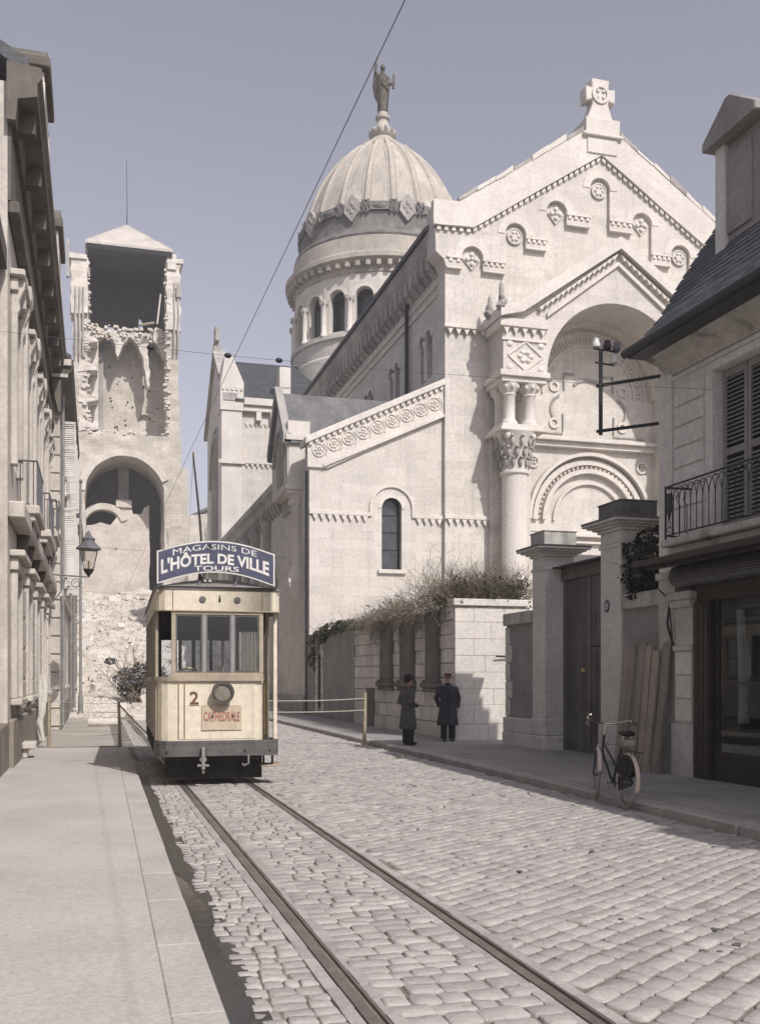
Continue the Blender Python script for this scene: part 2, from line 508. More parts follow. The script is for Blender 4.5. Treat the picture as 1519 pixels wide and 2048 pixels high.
M['chrome'] = mat('nickel_plate', (0.55, 0.52, 0.47), (0.45, 0.42, 0.38), 8, 0.25, 0.0, metal=0.95)
M['bikewhite'] = mat('pale_mudguard', (0.62, 0.53, 0.47), (0.5, 0.42, 0.36), 6, 0.4, 0.0)
M['rubber'] = mat('grey_rubber', (0.30, 0.28, 0.26), (0.22, 0.2, 0.185), 6, 0.7, 0.1)
M['cloth'] = mat('dark_skirt_guard', (0.03, 0.027, 0.025), (0.02, 0.018, 0.017), 20, 0.9, 0.2)
M['ivy'] = mat('ivy_leaf', (0.075, 0.08, 0.045), (0.04, 0.045, 0.026), 4, 0.55, 0.0, island=0.5)
M['ivydark'] = mat('dark_evergreen', (0.03, 0.035, 0.022), (0.016, 0.02, 0.014), 4, 0.6, 0.0, island=0.5)
M['twig'] = mat('bare_twig', (0.25, 0.21, 0.155), (0.15, 0.125, 0.095), 5, 0.9, 0.0, island=0.35)
M['bush'] = mat('grey_leaf', (0.17, 0.165, 0.165), (0.10, 0.10, 0.105), 4, 0.7, 0.0, island=0.4)
M['glass'] = glass_mat('window_glass')
M['lens'] = glass_mat('lamp_glass', (0.85, 0.85, 0.83), 0.6)
M['tower_shade'] = mat('shade_darkened_masonry', (0.13, 0.12, 0.11), (0.075, 0.07, 0.065), 0.8, 0.95, 0.4, 5, joints=(0.7, 0.33, 0.02), jdark=0.75)  # masonry colour darkened to paint in the shade inside the tower
M['reflector'] = mat('dull_silver_reflector', (0.46, 0.43, 0.385), (0.36, 0.335, 0.30), 8, 0.45, 0.0)
# ------------------------------------------------------------------ ground, road, pavements
struct(MB().prism([(-260, -120), (260, -120), (260, 420), (-260, 420)], 'z', -0.30, -0.07), 'ground', M['dust'])
road = struct(MB().box(0.5, 6.62, -6, 46, -0.16, -0.014), 'road', M['roaddirt'])

stones = []


def cobble(c, u, v, hl, hw):
    """a rounded sett: c centre, u/v unit axes, half length and half width"""
    m = MB()
    k = 8
    rg = []
    sh = R(0.16, 0.30)
    dome = R(0.0005, 0.003)
    zt = R(-0.006, 0.006)
    jit = [(R(-.12, .12), R(-.12, .12)) for _ in range(4)]
    corners = [(1, sh - 1), (1, 1 - sh), (1 - sh, 1), (sh - 1, 1), (-1, 1 - sh), (-1, sh - 1), (sh - 1, -1), (1 - sh, -1)]
    tx, ty = R(-.004, .004), R(-.004, .004)
    for ins, z in ((0.0, -0.04), (0.002, -0.007), (0.011, -0.0006)):
        for i, (a, b) in enumerate(corners):
            j = jit[i // 2]
            x = (a * (hl - ins)) * (1 + j[0]) if ins < .01 else a * (hl - ins) * (1 + j[0])
            y = b * (hw - ins) * (1 + j[1])
            rg.append((c[0] + u[0] * x + v[0] * y, c[1] + u[1] * x + v[1] * y, (z + zt + tx * a + ty * b) if z > -.03 else z))
    m.v = rg + [(c[0], c[1], dome + zt)]
    for q in range(2):
        for i in range(k):
            m.f.append((q * k + i, q * k + (i + 1) % k, (q + 1) * k + (i + 1) % k, (q + 1) * k + i))
    m.f += [(16 + i, 16 + (i + 1) % k, 24) for i in range(k)]
    return m


def field(x0, x1, y0, y1, ang, row, lo, hi, wave=0.0, keep=None):
    u = (cos(ang), sin(ang)); v = (-sin(ang), cos(ang))
    cx, cy = (x0 + x1) / 2, (y0 + y1) / 2
    ext = sqrt((x1 - x0) ** 2 + (y1 - y0) ** 2) / 2 + 1
    t = -ext
    while t < ext:
        rw = row * R(0.9, 1.12)
        s = -ext + R(0, 0.2)
        while s < ext:
            ln = R(lo, hi)
            w = wave * sin(s * 1.7 + t * 0.9)
            px_, py_ = cx + u[0] * (s + ln / 2) + v[0] * (t + w), cy + u[1] * (s + ln / 2) + v[1] * (t + w)
            if x0 + .03 < px_ < x1 - .03 and y0 < py_ < y1 and (keep is None or keep(px_, py_)):
                a = R(-.05, .05) + wave * cos(s * 1.7) * 1.2
                uu = (u[0] * cos(a) - u[1] * sin(a), u[0] * sin(a) + u[1] * cos(a))
                hl_, hw_ = ln / 2 - .004, rw / 2 - .0045
                if min(px_ - x0, x1 - px_) < max(abs(uu[0]) * hl_, abs(uu[1]) * hw_) * .9:
                    hl_ *= .72
                stones.append((px_, py_, uu, (-uu[1], uu[0]), hl_, hw_))
            s += ln
        t += rw


def courses(x0f, x1, y0, y1, row, n_lo, n_hi):        # tight courses straight across between two edges
    y = y0
    while y < y1:
        rw = row * R(.82, 1.18)
        x0 = x0f(y)
        n = random.randint(n_lo, n_hi)
        cuts = [0] + sorted(min(max((k + R(-.22, .22)) / n, .08), .92) for k in range(1, n)) + [1]
        for a, b in zip(cuts, cuts[1:]):
            xa, xb = x0 + (x1 - x0) * a, x0 + (x1 - x0) * b
            an = R(-.05, .05)
            stones.append(((xa + xb) / 2, y + rw / 2 + R(-.008, .008), (cos(an), sin(an)), (-sin(an), cos(an)), (xb - xa) / 2 - .0035, rw / 2 - .0035))
        y += rw


kx = lambda y: .555 + .007 * y                          # the left kerb drifts slightly away from straight
courses(lambda y: kx(y) + .17 + .035 * noise.noise(Vector((y * 1.3, 2, 5))) * 2, 1.195, 2.5, 42, .125, 3, 4)
courses(lambda y: 1.425, 2.268, 2.5, 42, .15, 4, 5)
field(2.47, 6.60, 2.5, 42, radians(33), 0.15, 0.15, 0.25, 0.03)
TH = radians(15.9)


def seen(x, y, z=0.0):
    zc = x * sin(TH) + y * cos(TH)
    if zc < .3:
        return None
    xc = x * cos(TH) - y * sin(TH)
    return 759.5 + 2000 * xc / zc, 1356 - 2000 * (z - 1.675) / zc, zc


near, far = [], []
for s in stones:
    q = seen(s[0], s[1])
    (near if q and -30 < q[0] < 1549 and q[1] < 2075 else far).append((q[2] if q else 99, s))
near.sort(key=lambda a: a[0])
rest = MB()
for i, (d, s) in enumerate(near):
    m = cobble((s[0], s[1]), s[2], s[3], s[4], s[5])
    if i < 296:
        o = m.build('cobblestone', M['cobble'], road, smooth=60)
    else:
        rest.add(m.v, m.f)
for d, s in far:
    if s[1] > 2.4:
        m = cobble((s[0], s[1]), s[2], s[3], s[4], s[5]); rest.add(m.v, m.f)
rest.build('cobble_paving', M['cobble'], road, smooth=60, kind='stuff')
struct(MB().prism([(kx(2.6) + .004, 2.6), (kx(2.6) + .25, 2.6), (kx(12) + .25, 12), (kx(20) + .22, 20), (kx(22) + .004, 22)], 'z', -0.013, -0.004).rough(3, .006, 6), 'gutter', M['mud'])
struct(MB().prism([(kx(y_) + w_, y_) for y_, w_ in ((4.5, .01), (4.55, .10), (4.9, .14), (5.1, .2), (5.5, .19), (5.8, .13), (6.2, .15), (6.5, .11), (6.9, .19), (7.4, .2), (7.7, .14), (8.3, .11), (8.6, .05), (8.7, .01))], 'z', -0.008, 0.003), 'puddle', M['water'])
lt = MB()
for i in range(70):
    k = MB().box(-1, 1, -1, 1, -.4, .4)
    x_, y_, s_, a_ = R(2.5, 6.4), R(4.5, 22), R(.004, .016), R(0, 3)
    k.xf(lambda p: (x_ + (p.x * cos(a_) * 2 - p.y * sin(a_)) * s_, y_ + (p.x * sin(a_) * 2 + p.y * cos(a_)) * s_, .004 + p.z * s_))
    lt.add(k.v, k.f)
lt.build('road_litter', M['pilaster_dark'], road, kind='stuff')

# rails: head, groove and lip
for x, w in ((1.33, 'left'), (2.365, 'right')):
    t = thing('tram_rail', f'worn grooved steel tram rail, {"the one nearer the left kerb and puddle" if w == "left" else "the one on the bicycle side of the track"}',
              'tram rail', (x, 4, 0), group='rails of the tram track')
    MB().box(x - .055, x + .005, -4, 50, -.03, .006).build('rail_head', M['rail'], t)
    MB().box(x + .005, x + .040, -4, 50, -.03, -.016).build('groove', M['rust'], t)
    MB().box(x + .040, x + .056, -4, 50, -.03, .003).build('rail_lip', M['rail'], t)
    e = MB()
    for sx in (-1, 1):
        y = 2.6
        while y < 30:
            ln = R(.22, .36)
            e.add(*(lambda q: (q.v, q.f))(MB().box(x + sx * .10 - .037, x + sx * .10 + .037, y, y + ln - .008, -.03, R(-.004, .003))))
            y += ln
    e.build('edging_setts', M['cobble'], t, kind='stuff')

# left pavement with kerbstones
pl = struct(MB().prism([(-1.6, -6), (kx(-6) - .255, -6), (kx(23.5) - .255, 23.5), (-1.6, 23.5)], 'z', -.16, .118).box(-3, -1.6, -6, 23.5, -.16, .117), 'pavement', M['pave'])
y = -2.0
while y < 23.4:
    ln = R(1.0, 1.35)
    y2 = min(y + ln - .003, 23.5)
    t_ = .118 + R(-.002, .003)
    o_ = R(-.004, .004)
    MB().hexa([(kx(y) - .2535, y, -.15), (kx(y) + o_, y, -.15), (kx(y2) + o_, y2, -.15), (kx(y2) - .2535, y2, -.15), (kx(y) - .2535, y, t_), (kx(y) + o_, y, t_), (kx(y2) + o_, y2, t_), (kx(y2) - .2535, y2, t_)]).build('kerbstone', M['kerb_left'], pl, bevel=.009)
    y += ln
for yy in (7.4, 12.3, 17.2):
    MB().box(-1.3, kx(yy) - .26, yy, yy + .004, .1175, .1195).build('joint_line', M['mortar'], pl)
pr = struct(MB().prism([(6.88, -6), (11, -6), (11, 60), (6.88, 60)], 'z', -.16, .118), 'pavement', M['pave_r'])
y = -3.0
while y < 46:
    ln = R(1.1, 1.6)
    MB().box(6.58 + R(-.008, .008), 6.877, y, y + ln - .008, -.15, .12 + R(-.003, .006)).build('kerbstone', M['kerb'], pr, bevel=.025)
    y += ln
struct(MB().box(-8, 7.0, 23.6, 60, -.07, -.02).rough(5, .03, .8), 'dirt_yard', M['dust'])

# ------------------------------------------------------------------ the basilica
CX = 22.1
ch = thing('basilica', 'pale stone domed basilica with a gabled porch and cross, right of the tram', 'church', (8.7, 41.5, 0))


def dog(m, p0, p1, axis, d, size, pitch, down=True):      # row of little pyramids from p0 to p1 in a plane
    n = max(1, int(sqrt((p1[0] - p0[0]) ** 2 + (p1[1] - p0[1]) ** 2) / pitch))
    for i in range(n):
        t = (i + .5) / n
        a, b = p0[0] + (p1[0] - p0[0]) * t, p0[1] + (p1[1] - p0[1]) * t
        h = size
        tri = [(a - h * .5, b), (a, b - h), (a + h * .5, b)] if down else [(a - h * .5, b - h), (a, b), (a + h * .5, b - h)]
        m.prism(tri, axis, d, d + .12)
    return m


def dentils(m, p0, p1, axis, d0, d1, w, h, pitch):
    n = max(1, int(sqrt((p1[0] - p0[0]) ** 2 + (p1[1] - p0[1]) ** 2) / pitch))
    dx, dz = (p1[0] - p0[0]) / n, (p1[1] - p0[1]) / n
    for i in range(n):
        a, b = p0[0] + dx * (i + .5), p0[1] + dz * (i + .5)
        sl = dz / dx if abs(dx) > 1e-6 else 0
        m.prism([(a - w / 2, b - h - sl * w / 2), (a + w / 2, b - h + sl * w / 2), (a + w / 2, b + sl * w / 2), (a - w / 2, b - sl * w / 2)], axis, d0, d1)
    return m


# aisle front, Y = 41.5
AF = [(8.72, 0), (14.72, 0), (14.72, 14.5), (8.72, 11.55)]
MB().prism(AF, 'y', 41.5, 42.4, holes=[arch_hole(12.35, 6.36, 9.14, .45)]).build('aisle_front_wall', M['church'], ch)
w = MB().box(11.9, 12.8, 41.86, 41.9, 6.36, 9.6).build('window', M['leadglass'], ch)
fr = MB().ring((12.35, 9.14), .40, .448, 'y', 41.80, 41.86, 0, pi, 16).box(11.903, 11.95, 41.80, 41.86, 6.36, 9.14).box(12.75, 12.797, 41.80, 41.86, 6.36, 9.14)
for z in (7.25, 8.0, 8.75):
    fr.box(11.95, 12.75, 41.82, 41.858, z, z + .03)
fr.build('frame', M['iron'], w)
MB().box(11.72, 12.98, 41.36, 41.9, 6.18, 6.358).build('sill', M['church_plain'], w, bevel=.02)
MB().ring((12.35, 9.02), .90, 1.0, 'y', 41.41, 41.5, 0, pi, 24).box(11.35, 11.45, 41.41, 41.5, 8.64, 9.02).box(13.25, 13.35, 41.41, 41.5, 8.64, 9.02).build('hood_mould', M['church_plain'], ch)
MB().ring((12.35, 9.02), .452, .60, 'y', 41.465, 41.5, 0, pi, 20).build('arch_ring', M['church_plain'], ch)
s = MB()
for a, b in ((8.70, 11.349), (13.351, 14.719)):
    s.box(a, b, 41.40, 41.5, 8.62, 8.78)
s.build('string_course', M['church_plain'], ch, bevel=.015)
s = MB(); dog(s, (8.8, 8.61), (11.3, 8.61), 'y', 41.39, .24, .30); dog(s, (13.4, 8.61), (14.66, 8.61), 'y', 41.39, .24, .30)
s.build('dogtooth_frieze', M['church_plain'], ch, kind='stuff')
# sloping carved band and coping
def zb(x, lo):
    t = (x - 8.7) / 6.0
    return (10.62 + 2.56 * t) if lo else (11.62 + 2.86 * t)
MB().prism([(8.62, zb(8.62, 1)), (9.5, zb(8.62, 1)), (14.715, zb(14.7, 1)), (14.715, zb(14.7, 0)), (8.62, zb(8.62, 0))], 'y', 41.38, 41.5).build('carved_band', M['church_plain'], ch)
MB().prism([(9.3, zb(8.62, 1) + .02), (14.714, zb(14.7, 1) - .06), (14.714, zb(14.7, 1) + .08), (9.3, zb(8.62, 1) + .17)], 'y', 41.30, 41.38).build('band_fillet', M['church_plain'], ch)
MB().prism([(8.5, zb(8.5, 0)), (14.715, zb(14.715, 0)), (14.715, zb(14.7, 0) + .30), (8.5, zb(8.5, 0) + .30)], 'y', 41.20, 42.5).build('coping', M['church_plain'], ch, bevel=.03)
s = MB(); dentils(s, (8.62, zb(8.62, 0)), (14.7, zb(14.7, 0)), 'y', 41.27, 41.378, .14, .14, .27)
s.build('dentil_frieze', M['church_plain'], ch, kind='stuff')
for i in range(9):
    x = 9.1 + i * .645
    z = (zb(x, 0) + zb(x, 1)) / 2 + .02
    m = MB()
    m.tube([(x + .27 * cos(a), 41.36, z + .27 * sin(a)) for a in [2 * pi * k / 16 for k in range(17)]], .035, 5, False)
    for k in range(6):
        a = k * pi / 3 + i
        m.ball((x + .13 * cos(a), 41.37, z + .13 * sin(a)), (.075, .06, .075), 6, 4)
    m.ball((x, 41.36, z), .06, 6, 4)
    m.tube([(x + .30, 41.37, z - .22), (x + .37, 41.35, z - .02), (x + .30, 41.37, z + .2), (x + .22, 41.37, z + .30)], .035, 5)
    m.build('rosette', M['church_plain'], ch, smooth=60)
# aisle lean-to roof and lateral wall (X = 8.72), in shade
MB().prism([(8.72, 11.5), (14.7, 14.4), (14.7, 14.52), (8.72, 11.66)], 'y', 47.3, 70).build('aisle_roof', M['slate_pale'], ch)
lw = MB().prism([(42.401, 0), (70, 0), (70, 10.6), (42.401, 10.6)], 'x', 8.72, 9.5, holes=[arch_hole(y0, 3.2, 6.6, .62) for y0 in (49.6, 53.2, 56.8, 60.4, 64.0)]).build('aisle_side_wall', M['church'], ch)
for y0 in (49.6, 53.2, 56.8, 60.4, 64.0):
    w = MB().box(9.0, 9.05, y0 - .62, y0 + .62, 3.2, 7.25).build('window', M['leadglass'], ch)
    MB().ring((y0, 6.6), .64, .86, 'x', 8.64, 8.72, 0, pi, 14).build('arch_ring', M['church_plain'], ch)
    MB().box(8.62, 9.0, y0 - .8, y0 + .8, 3.02, 3.2).build('sill', M['church_plain'], w)
    MB().lathe([(.2, 5.2), (.34, 5.9), (.36, 6.1), (.27, 6.3), (.26, 8.9), (.36, 9.2), (.42, 9.6), (.42, 9.75)], 8.62, y0 + 1.8, 12).build('column', M['church_grey'], ch, smooth=50)
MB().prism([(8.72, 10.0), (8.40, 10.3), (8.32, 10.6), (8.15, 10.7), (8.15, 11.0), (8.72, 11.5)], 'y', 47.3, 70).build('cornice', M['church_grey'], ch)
for i in range(26):
    yy = 47.8 + i * .84
    MB().prism([(8.42, 10.28), (8.42, 10.0), (8.55, 9.72), (8.719, 9.66), (8.719, 10.0)], 'y', yy, yy + .3).build('corbel', M['church_grey'], ch)
MB().box(8.60, 8.72, 42.45, 69.9, .0, .9).build('plinth', M['church_grey'], ch, bevel=.04)
# gabled bay at the aisle corner
MB().prism([(43.3, 10.0), (47.25, 10.0), (47.25, 12.15), (45.28, 14.5), (43.3, 12.15)], 'x', 8.12, 8.719, holes=[arch_hole(45.25, 10.35, 11.5, .95, 16)]).build('bay_gable', M['church'], ch)
MB().box(8.45, 8.7, 44.25, 46.25, 10.3, 12.5).build('bay_niche', M['church_grey'], ch)
for r0 in (1.0, 1.3):
    MB().ring((45.25, 11.5), r0, r0 + .14, 'x', 8.04, 8.12, 0, pi, 18).build('arch_ring', M['church_grey'], ch)
for sgn in (0, 1):
    y0, y1 = (43.1, 45.28) if sgn == 0 else (47.45, 45.28)
    MB().hexa([(7.95, y0, 11.96), (14.69, y0, 11.96), (14.69, y1, 14.52), (7.95, y1, 14.52), (7.95, y0, 12.12), (14.69, y0, 12.12), (14.69, y1, 14.72), (7.95, y1, 14.72)]).build('bay_roof', M['slate_pale'], ch)
    MB().hexa([(7.9, y0, 12.0), (8.25, y0, 12.0), (8.25, y1, 14.6), (7.9, y1, 14.6), (7.9, y0, 12.35), (8.25, y0, 12.35), (8.25, y1, 15.0), (7.9, y1, 15.0)]).build('gable_coping', M['church_grey'], ch)
MB().box(8.18, 9.1, 43.25, 44.0, 10.15, 12.0).build('corner_pier', M['church_plain'], ch)
MB().box(8.08, 9.12, 43.12, 44.06, 12.0, 12.10).box(8.02, 9.14, 43.06, 44.1, 12.10, 12.32).box(8.12, 9.1, 43.17, 44, 12.32, 12.95).build('pier_cap', M['church_plain'], ch)
MB().box(8.0, 9.1, 43.08, 44.2, 9.95, 10.15).box(8.1, 9.1, 43.18, 44.1, 9.78, 9.95).build('abacus', M['church_plain'], ch)
cl = MB().lathe([(.27, 6.62), (.27, 9.05), (.32, 9.1), (.28, 9.16), (.36, 9.5), (.44, 9.77)], 8.62, 43.6, 14).build('column', M['church_plain'], ch, smooth=50)
m = MB()
for k in range(8):
    a = k * pi / 4
    m.ball((8.62 + .33 * cos(a), 43.6 + .33 * sin(a), 9.42), (.10, .10, .17), 6, 4)
m.build('capital_leaves', M['church_plain'], cl, smooth=60)
MB().lathe([(.27, 6.62), (.36, 6.5), (.36, 6.4), (.42, 6.3), (.44, 6.05)], 8.62, 43.6, 14).box(8.14, 9.1, 43.12, 44.1, 5.85, 6.05).build('column_base', M['church_plain'], ch, smooth=40)
MB().prism([(8.16, 5.85), (9.1, 5.85), (9.1, 4.95), (8.9, 4.97), (8.55, 5.15), (8.3, 5.45)], 'y', 43.16, 44.0).build('corbel', M['church_plain'], ch)
MB().box(8.6, 8.72, 43.9, 47.2, 9.3, 9.998).build('bay_soffit', M['church_grey'], ch)
MB().tube([(8.66, 41.9, 10.5), (8.66, 41.9, .1)], .055, 8).build('drainpipe', M['iron_grey'], ch)

# nave side
side_w = [arch_hole(y0 + d, 15.4, 17.2, .38, 10) for y0 in (43.9, 48.9, 53.9, 58.9, 63.9) for d in (-.48, .48)]
MB().prism([(42.2, 11), (70.2, 11), (70.2, 20.4), (42.2, 20.4)], 'x', 14.72, 15.6, holes=side_w).build('nave_side_wall', M['church'], ch)
for y0 in (43.9, 48.9, 53.9, 58.9, 63.9):
    for d in (-.48, .48):
        w = MB().box(15.0, 15.06, y0 + d - .38, y0 + d + .38, 15.4, 17.6).build('window', M['leadglass'], ch)
        MB().ring((y0 + d, 17.2), .40, .56, 'x', 14.63, 14.72, 0, pi, 12).build('arch_ring', M['church_plain'], w)
    MB().lathe([(.12, 15.4), (.10, 15.5), (.10, 16.8), (.18, 17.1), (.18, 17.2)], 14.72, y0, 8).build('colonnette', M['church_plain'], ch, smooth=40)
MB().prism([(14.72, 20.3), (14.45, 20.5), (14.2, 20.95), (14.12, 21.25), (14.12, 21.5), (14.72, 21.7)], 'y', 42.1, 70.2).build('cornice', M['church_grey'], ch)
MB().box(13.98, 14.12, 42.1, 70.2, 21.36, 21.56).build('gutter', M['lead'], ch)
for i in range(34):
    yy = 42.3 + i * .82
    m = MB().prism([(14.30, 20.62), (14.28, 20.2), (14.4, 19.9), (14.719, 19.62), (14.719, 20.3)], 'y', yy, yy + .52)
    m.ball((14.38, yy + .26, 20.15), (.16, .27, .28), 8, 5)
    m.build('corbel', M['church_grey'], ch, smooth=30)
for z in (18.75, 19.2):
    MB().box(14.64, 14.72, 42.1, 70.2, z, z + .09).build('string_course', M['church_plain'], ch)
MB().tube([(14.56, 46.4, 19.8), (14.56, 46.4, 13.9)], .10, 8).build('drainpipe', M['iron'], ch)
for sx in (-1, 1):
    MB().hexa([(CX + sx * 8.1, 41.9, 21.4), (CX + sx * 8.1, 70.5, 21.4), (CX, 70.5, 25.6), (CX, 41.9, 25.6), (CX + sx * 8.1, 41.9, 21.6), (CX + sx * 8.1, 70.5, 21.6), (CX, 70.5, 25.85), (CX, 41.9, 25.85)]).build('nave_roof', M['slate_pale'], ch)
MB().box(28.6, 29.48, 42.2, 70.2, 0, 20.4).build('nave_far_wall', M['church'], ch)

# nave front, base plane Y = 41.2
NF = [(14.70, 0), (14.70, 19.6), (14.56, 19.95), (14.2, 20.25), (14.17, 22.28), (15.1, 22.32), (21.2, 26.35), (23.0, 26.35), (29.1, 22.32), (30.03, 22.28), (30, 20.25), (29.64, 19.95), (29.5, 19.6), (29.5, 0)]
MB().prism(NF, 'y', 41.24, 42.2, holes=[[(18.74, .05), (25.46, .05)] + arch(CX, 14.80, 3.36, 28)]).build('nave_front_wall', M['church'], ch)
# stepped arcade plate in front
nic = [(15.91, 20.58), (17.95, 21.85), (19.95, 23.1), (22.1, 24.42), (24.25, 23.1), (26.25, 21.85), (28.29, 20.58)]
imp = [19.55, 19.55, 20.8, 22.1, 22.1, 20.8, 19.55, 19.55]
low = []
low.append((14.21, 20.22)); low.append((14.57, 19.93)); low.append((14.71, imp[0]))
rr = .49
for i, (x, zt) in enumerate(nic):
    low.append((x - rr, imp[i]))
    low += arch(x, zt - rr, rr, 14, rev=True)
    low.append((x + rr, imp[i + 1]))
low += [(29.49, imp[7]), (29.63, 19.93), (29.99, 20.22)]
top = [(30.02, 21.25), (28.35, 21.32), (CX, 25.36), (15.85, 21.32), (14.18, 21.25)]
MB().prism(low + top, 'y', 41.06, 41.239).build('arcade_plate', M['church'], ch)
for i, (x, zt) in enumerate(nic):
    MB().ring((x, zt - rr), rr + .02, rr + .36, 'y', 41.03, 41.06, 0, pi, 20).build('arch_ring', M['church_plain'], ch)
    m = MB()
    zc = zt - .52
    if i % 2:
        m.tube([(x + .33 * cos(a), 41.17, zc + .33 * sin(a)) for a in [2 * pi * k / 18 for k in range(19)]], .045, 6, False)
        m.lathe([(.31, 0), (.30, .06), (.12, .10), (.0, .11)], 0, 0, 14).v[-60:]
        n0 = len(m.v) - 14 * 4
        for q in range(n0, len(m.v)):
            p = m.v[q]; m.v[q] = (x + p[0], 41.235 - p[2], zc + p[1])
        for k in range(6):
            a = k * pi / 3
            m.ball((x + .17 * cos(a), 41.13, zc + .17 * sin(a)), (.08, .05, .08), 6, 4)
    else:
        m.prism([(x - .40, zc), (x, zc - .46), (x + .40, zc), (x, zc + .34)], 'y', 41.15, 41.238)
        for k in range(4):
            a = k * pi / 2
            m.ball((x + .20 * cos(a), 41.12, zc + .20 * sin(a)), (.12, .06, .12), 6, 4)
        m.ball((x, 41.11, zc), .09, 6, 4)
    m.build('medallion', M['church_plain'], ch, smooth=50)
for i in range(8):
    a = nic[i - 1][0] + rr if i else 14.72
    b = nic[i][0] - rr if i < 7 else 29.48
    z = imp[i]
    m = MB().box(a - .02, b + .02, 40.98, 41.058, z + .44, z + .52)
    dentils(m, (a, z + .44), (b, z + .44), 'y', 41.0, 41.058, .14, .15, .25)
    m.box(a, b, 41.02, 41.058, z + .0, z + .05)
    m.build('impost', M['church_plain'], ch)
# raking coping with dentils
cop = [(14.05, 21.3), (15.9, 21.36), (CX, 25.40), (28.3, 21.36), (30.15, 21.3), (30.15, 22.34), (29.05, 22.40), (23.0, 26.4), (21.2, 26.4), (15.15, 22.40), (14.05, 22.34)]
MB().prism(cop, 'y', 40.86, 41.24).rough(2, .035, 1.2).build('gable_coping', M['church_plain'], ch)
for sx in (-1, 1):
    for k in range(7):
        t0 = k / 7
        xa, xb = 15.2 + 6.0 * t0, 15.2 + 6.0 * (t0 + 1 / 7) - .03
        za, zb_ = 22.42 + 3.95 * t0, 22.42 + 3.95 * (t0 + 1 / 7)
        lift = R(.10, .28)
        f = (lambda x: x) if sx < 0 else (lambda x: 2 * CX - x)
        MB().prism([(f(xa), za - .02), (f(xb), zb_ - .02), (f(xb), zb_ + lift), (f(xa), za + lift * .8)], 'y', 40.82, 42.6).rough(1, .04, 1.5, k).build('coping_stone', M['church_plain'] if k % 3 else M['church_grey'], ch)
m = MB(); m2 = MB()
for p0, p1 in (((14.15, 21.28), (15.86, 21.34)), ((15.86, 21.34), (CX, 25.38)), ((CX, 25.38), (28.34, 21.34)), ((28.34, 21.34), (30.05, 21.28))):
    dentils(m, p0, p1, 'y', 40.94, 41.058, .17, .17, .32)
m.build('dentil_frieze', M['church_plain'], ch, kind='stuff')
MB().box(21.25, 22.95, 40.75, 42.4, 26.3, 27.0).box(21.12, 23.08, 40.68, 42.45, 26.15, 26.3).box(21.35, 22.85, 40.8, 42.3, 25.4, 26.15).build('cross_pedestal', M['church_plain'], ch, bevel=.03)
cr = [(21.42, 27.0), (22.78, 27.0), (22.50, 27.75), (22.50, 27.95), (22.82, 27.85), (22.85, 28.55), (22.5, 28.48), (22.55, 28.92), (21.65, 28.92), (21.7, 28.48), (21.35, 28.55), (21.38, 27.85), (21.70, 27.95), (21.70, 27.75)]
cro = MB().prism([(x, z) for x, z in cr], 'y', 41.0, 41.6).build('stone_cross', M['church_plain'], ch, bevel=.04)
m = MB().ring((CX, 28.22), .30, .44, 'y', 40.93, 40.999, 0, 2 * pi, 16)
for k in range(4):
    a = pi / 4 + k * pi / 2
    m.ball((CX + .2 * cos(a), 40.97, 28.22 + .2 * sin(a)), (.09, .05, .09), 6, 4)
m.build('cross_carving', M['church_plain'], cro, smooth=40)
MB().box(14.6, 16.6, 41.0, 41.24, 16.95, 17.12).build('string_course', M['church_plain'], ch, bevel=.02)
m = MB(); dog(m, (14.7, 16.94), (16.6, 16.94), 'y', 41.05, .26, .33); m.build('dogtooth_frieze', M['church_plain'], ch, kind='stuff')
MB().box(14.66, 16.9, 41.1, 41.24, 8.62, 8.80).build('string_course', M['church_plain'], ch, bevel=.02)
m = MB(); dog(m, (14.75, 8.61), (16.7, 8.61), 'y', 41.12, .24, .30); m.build('dogtooth_frieze', M['church_plain'], ch, kind='stuff')

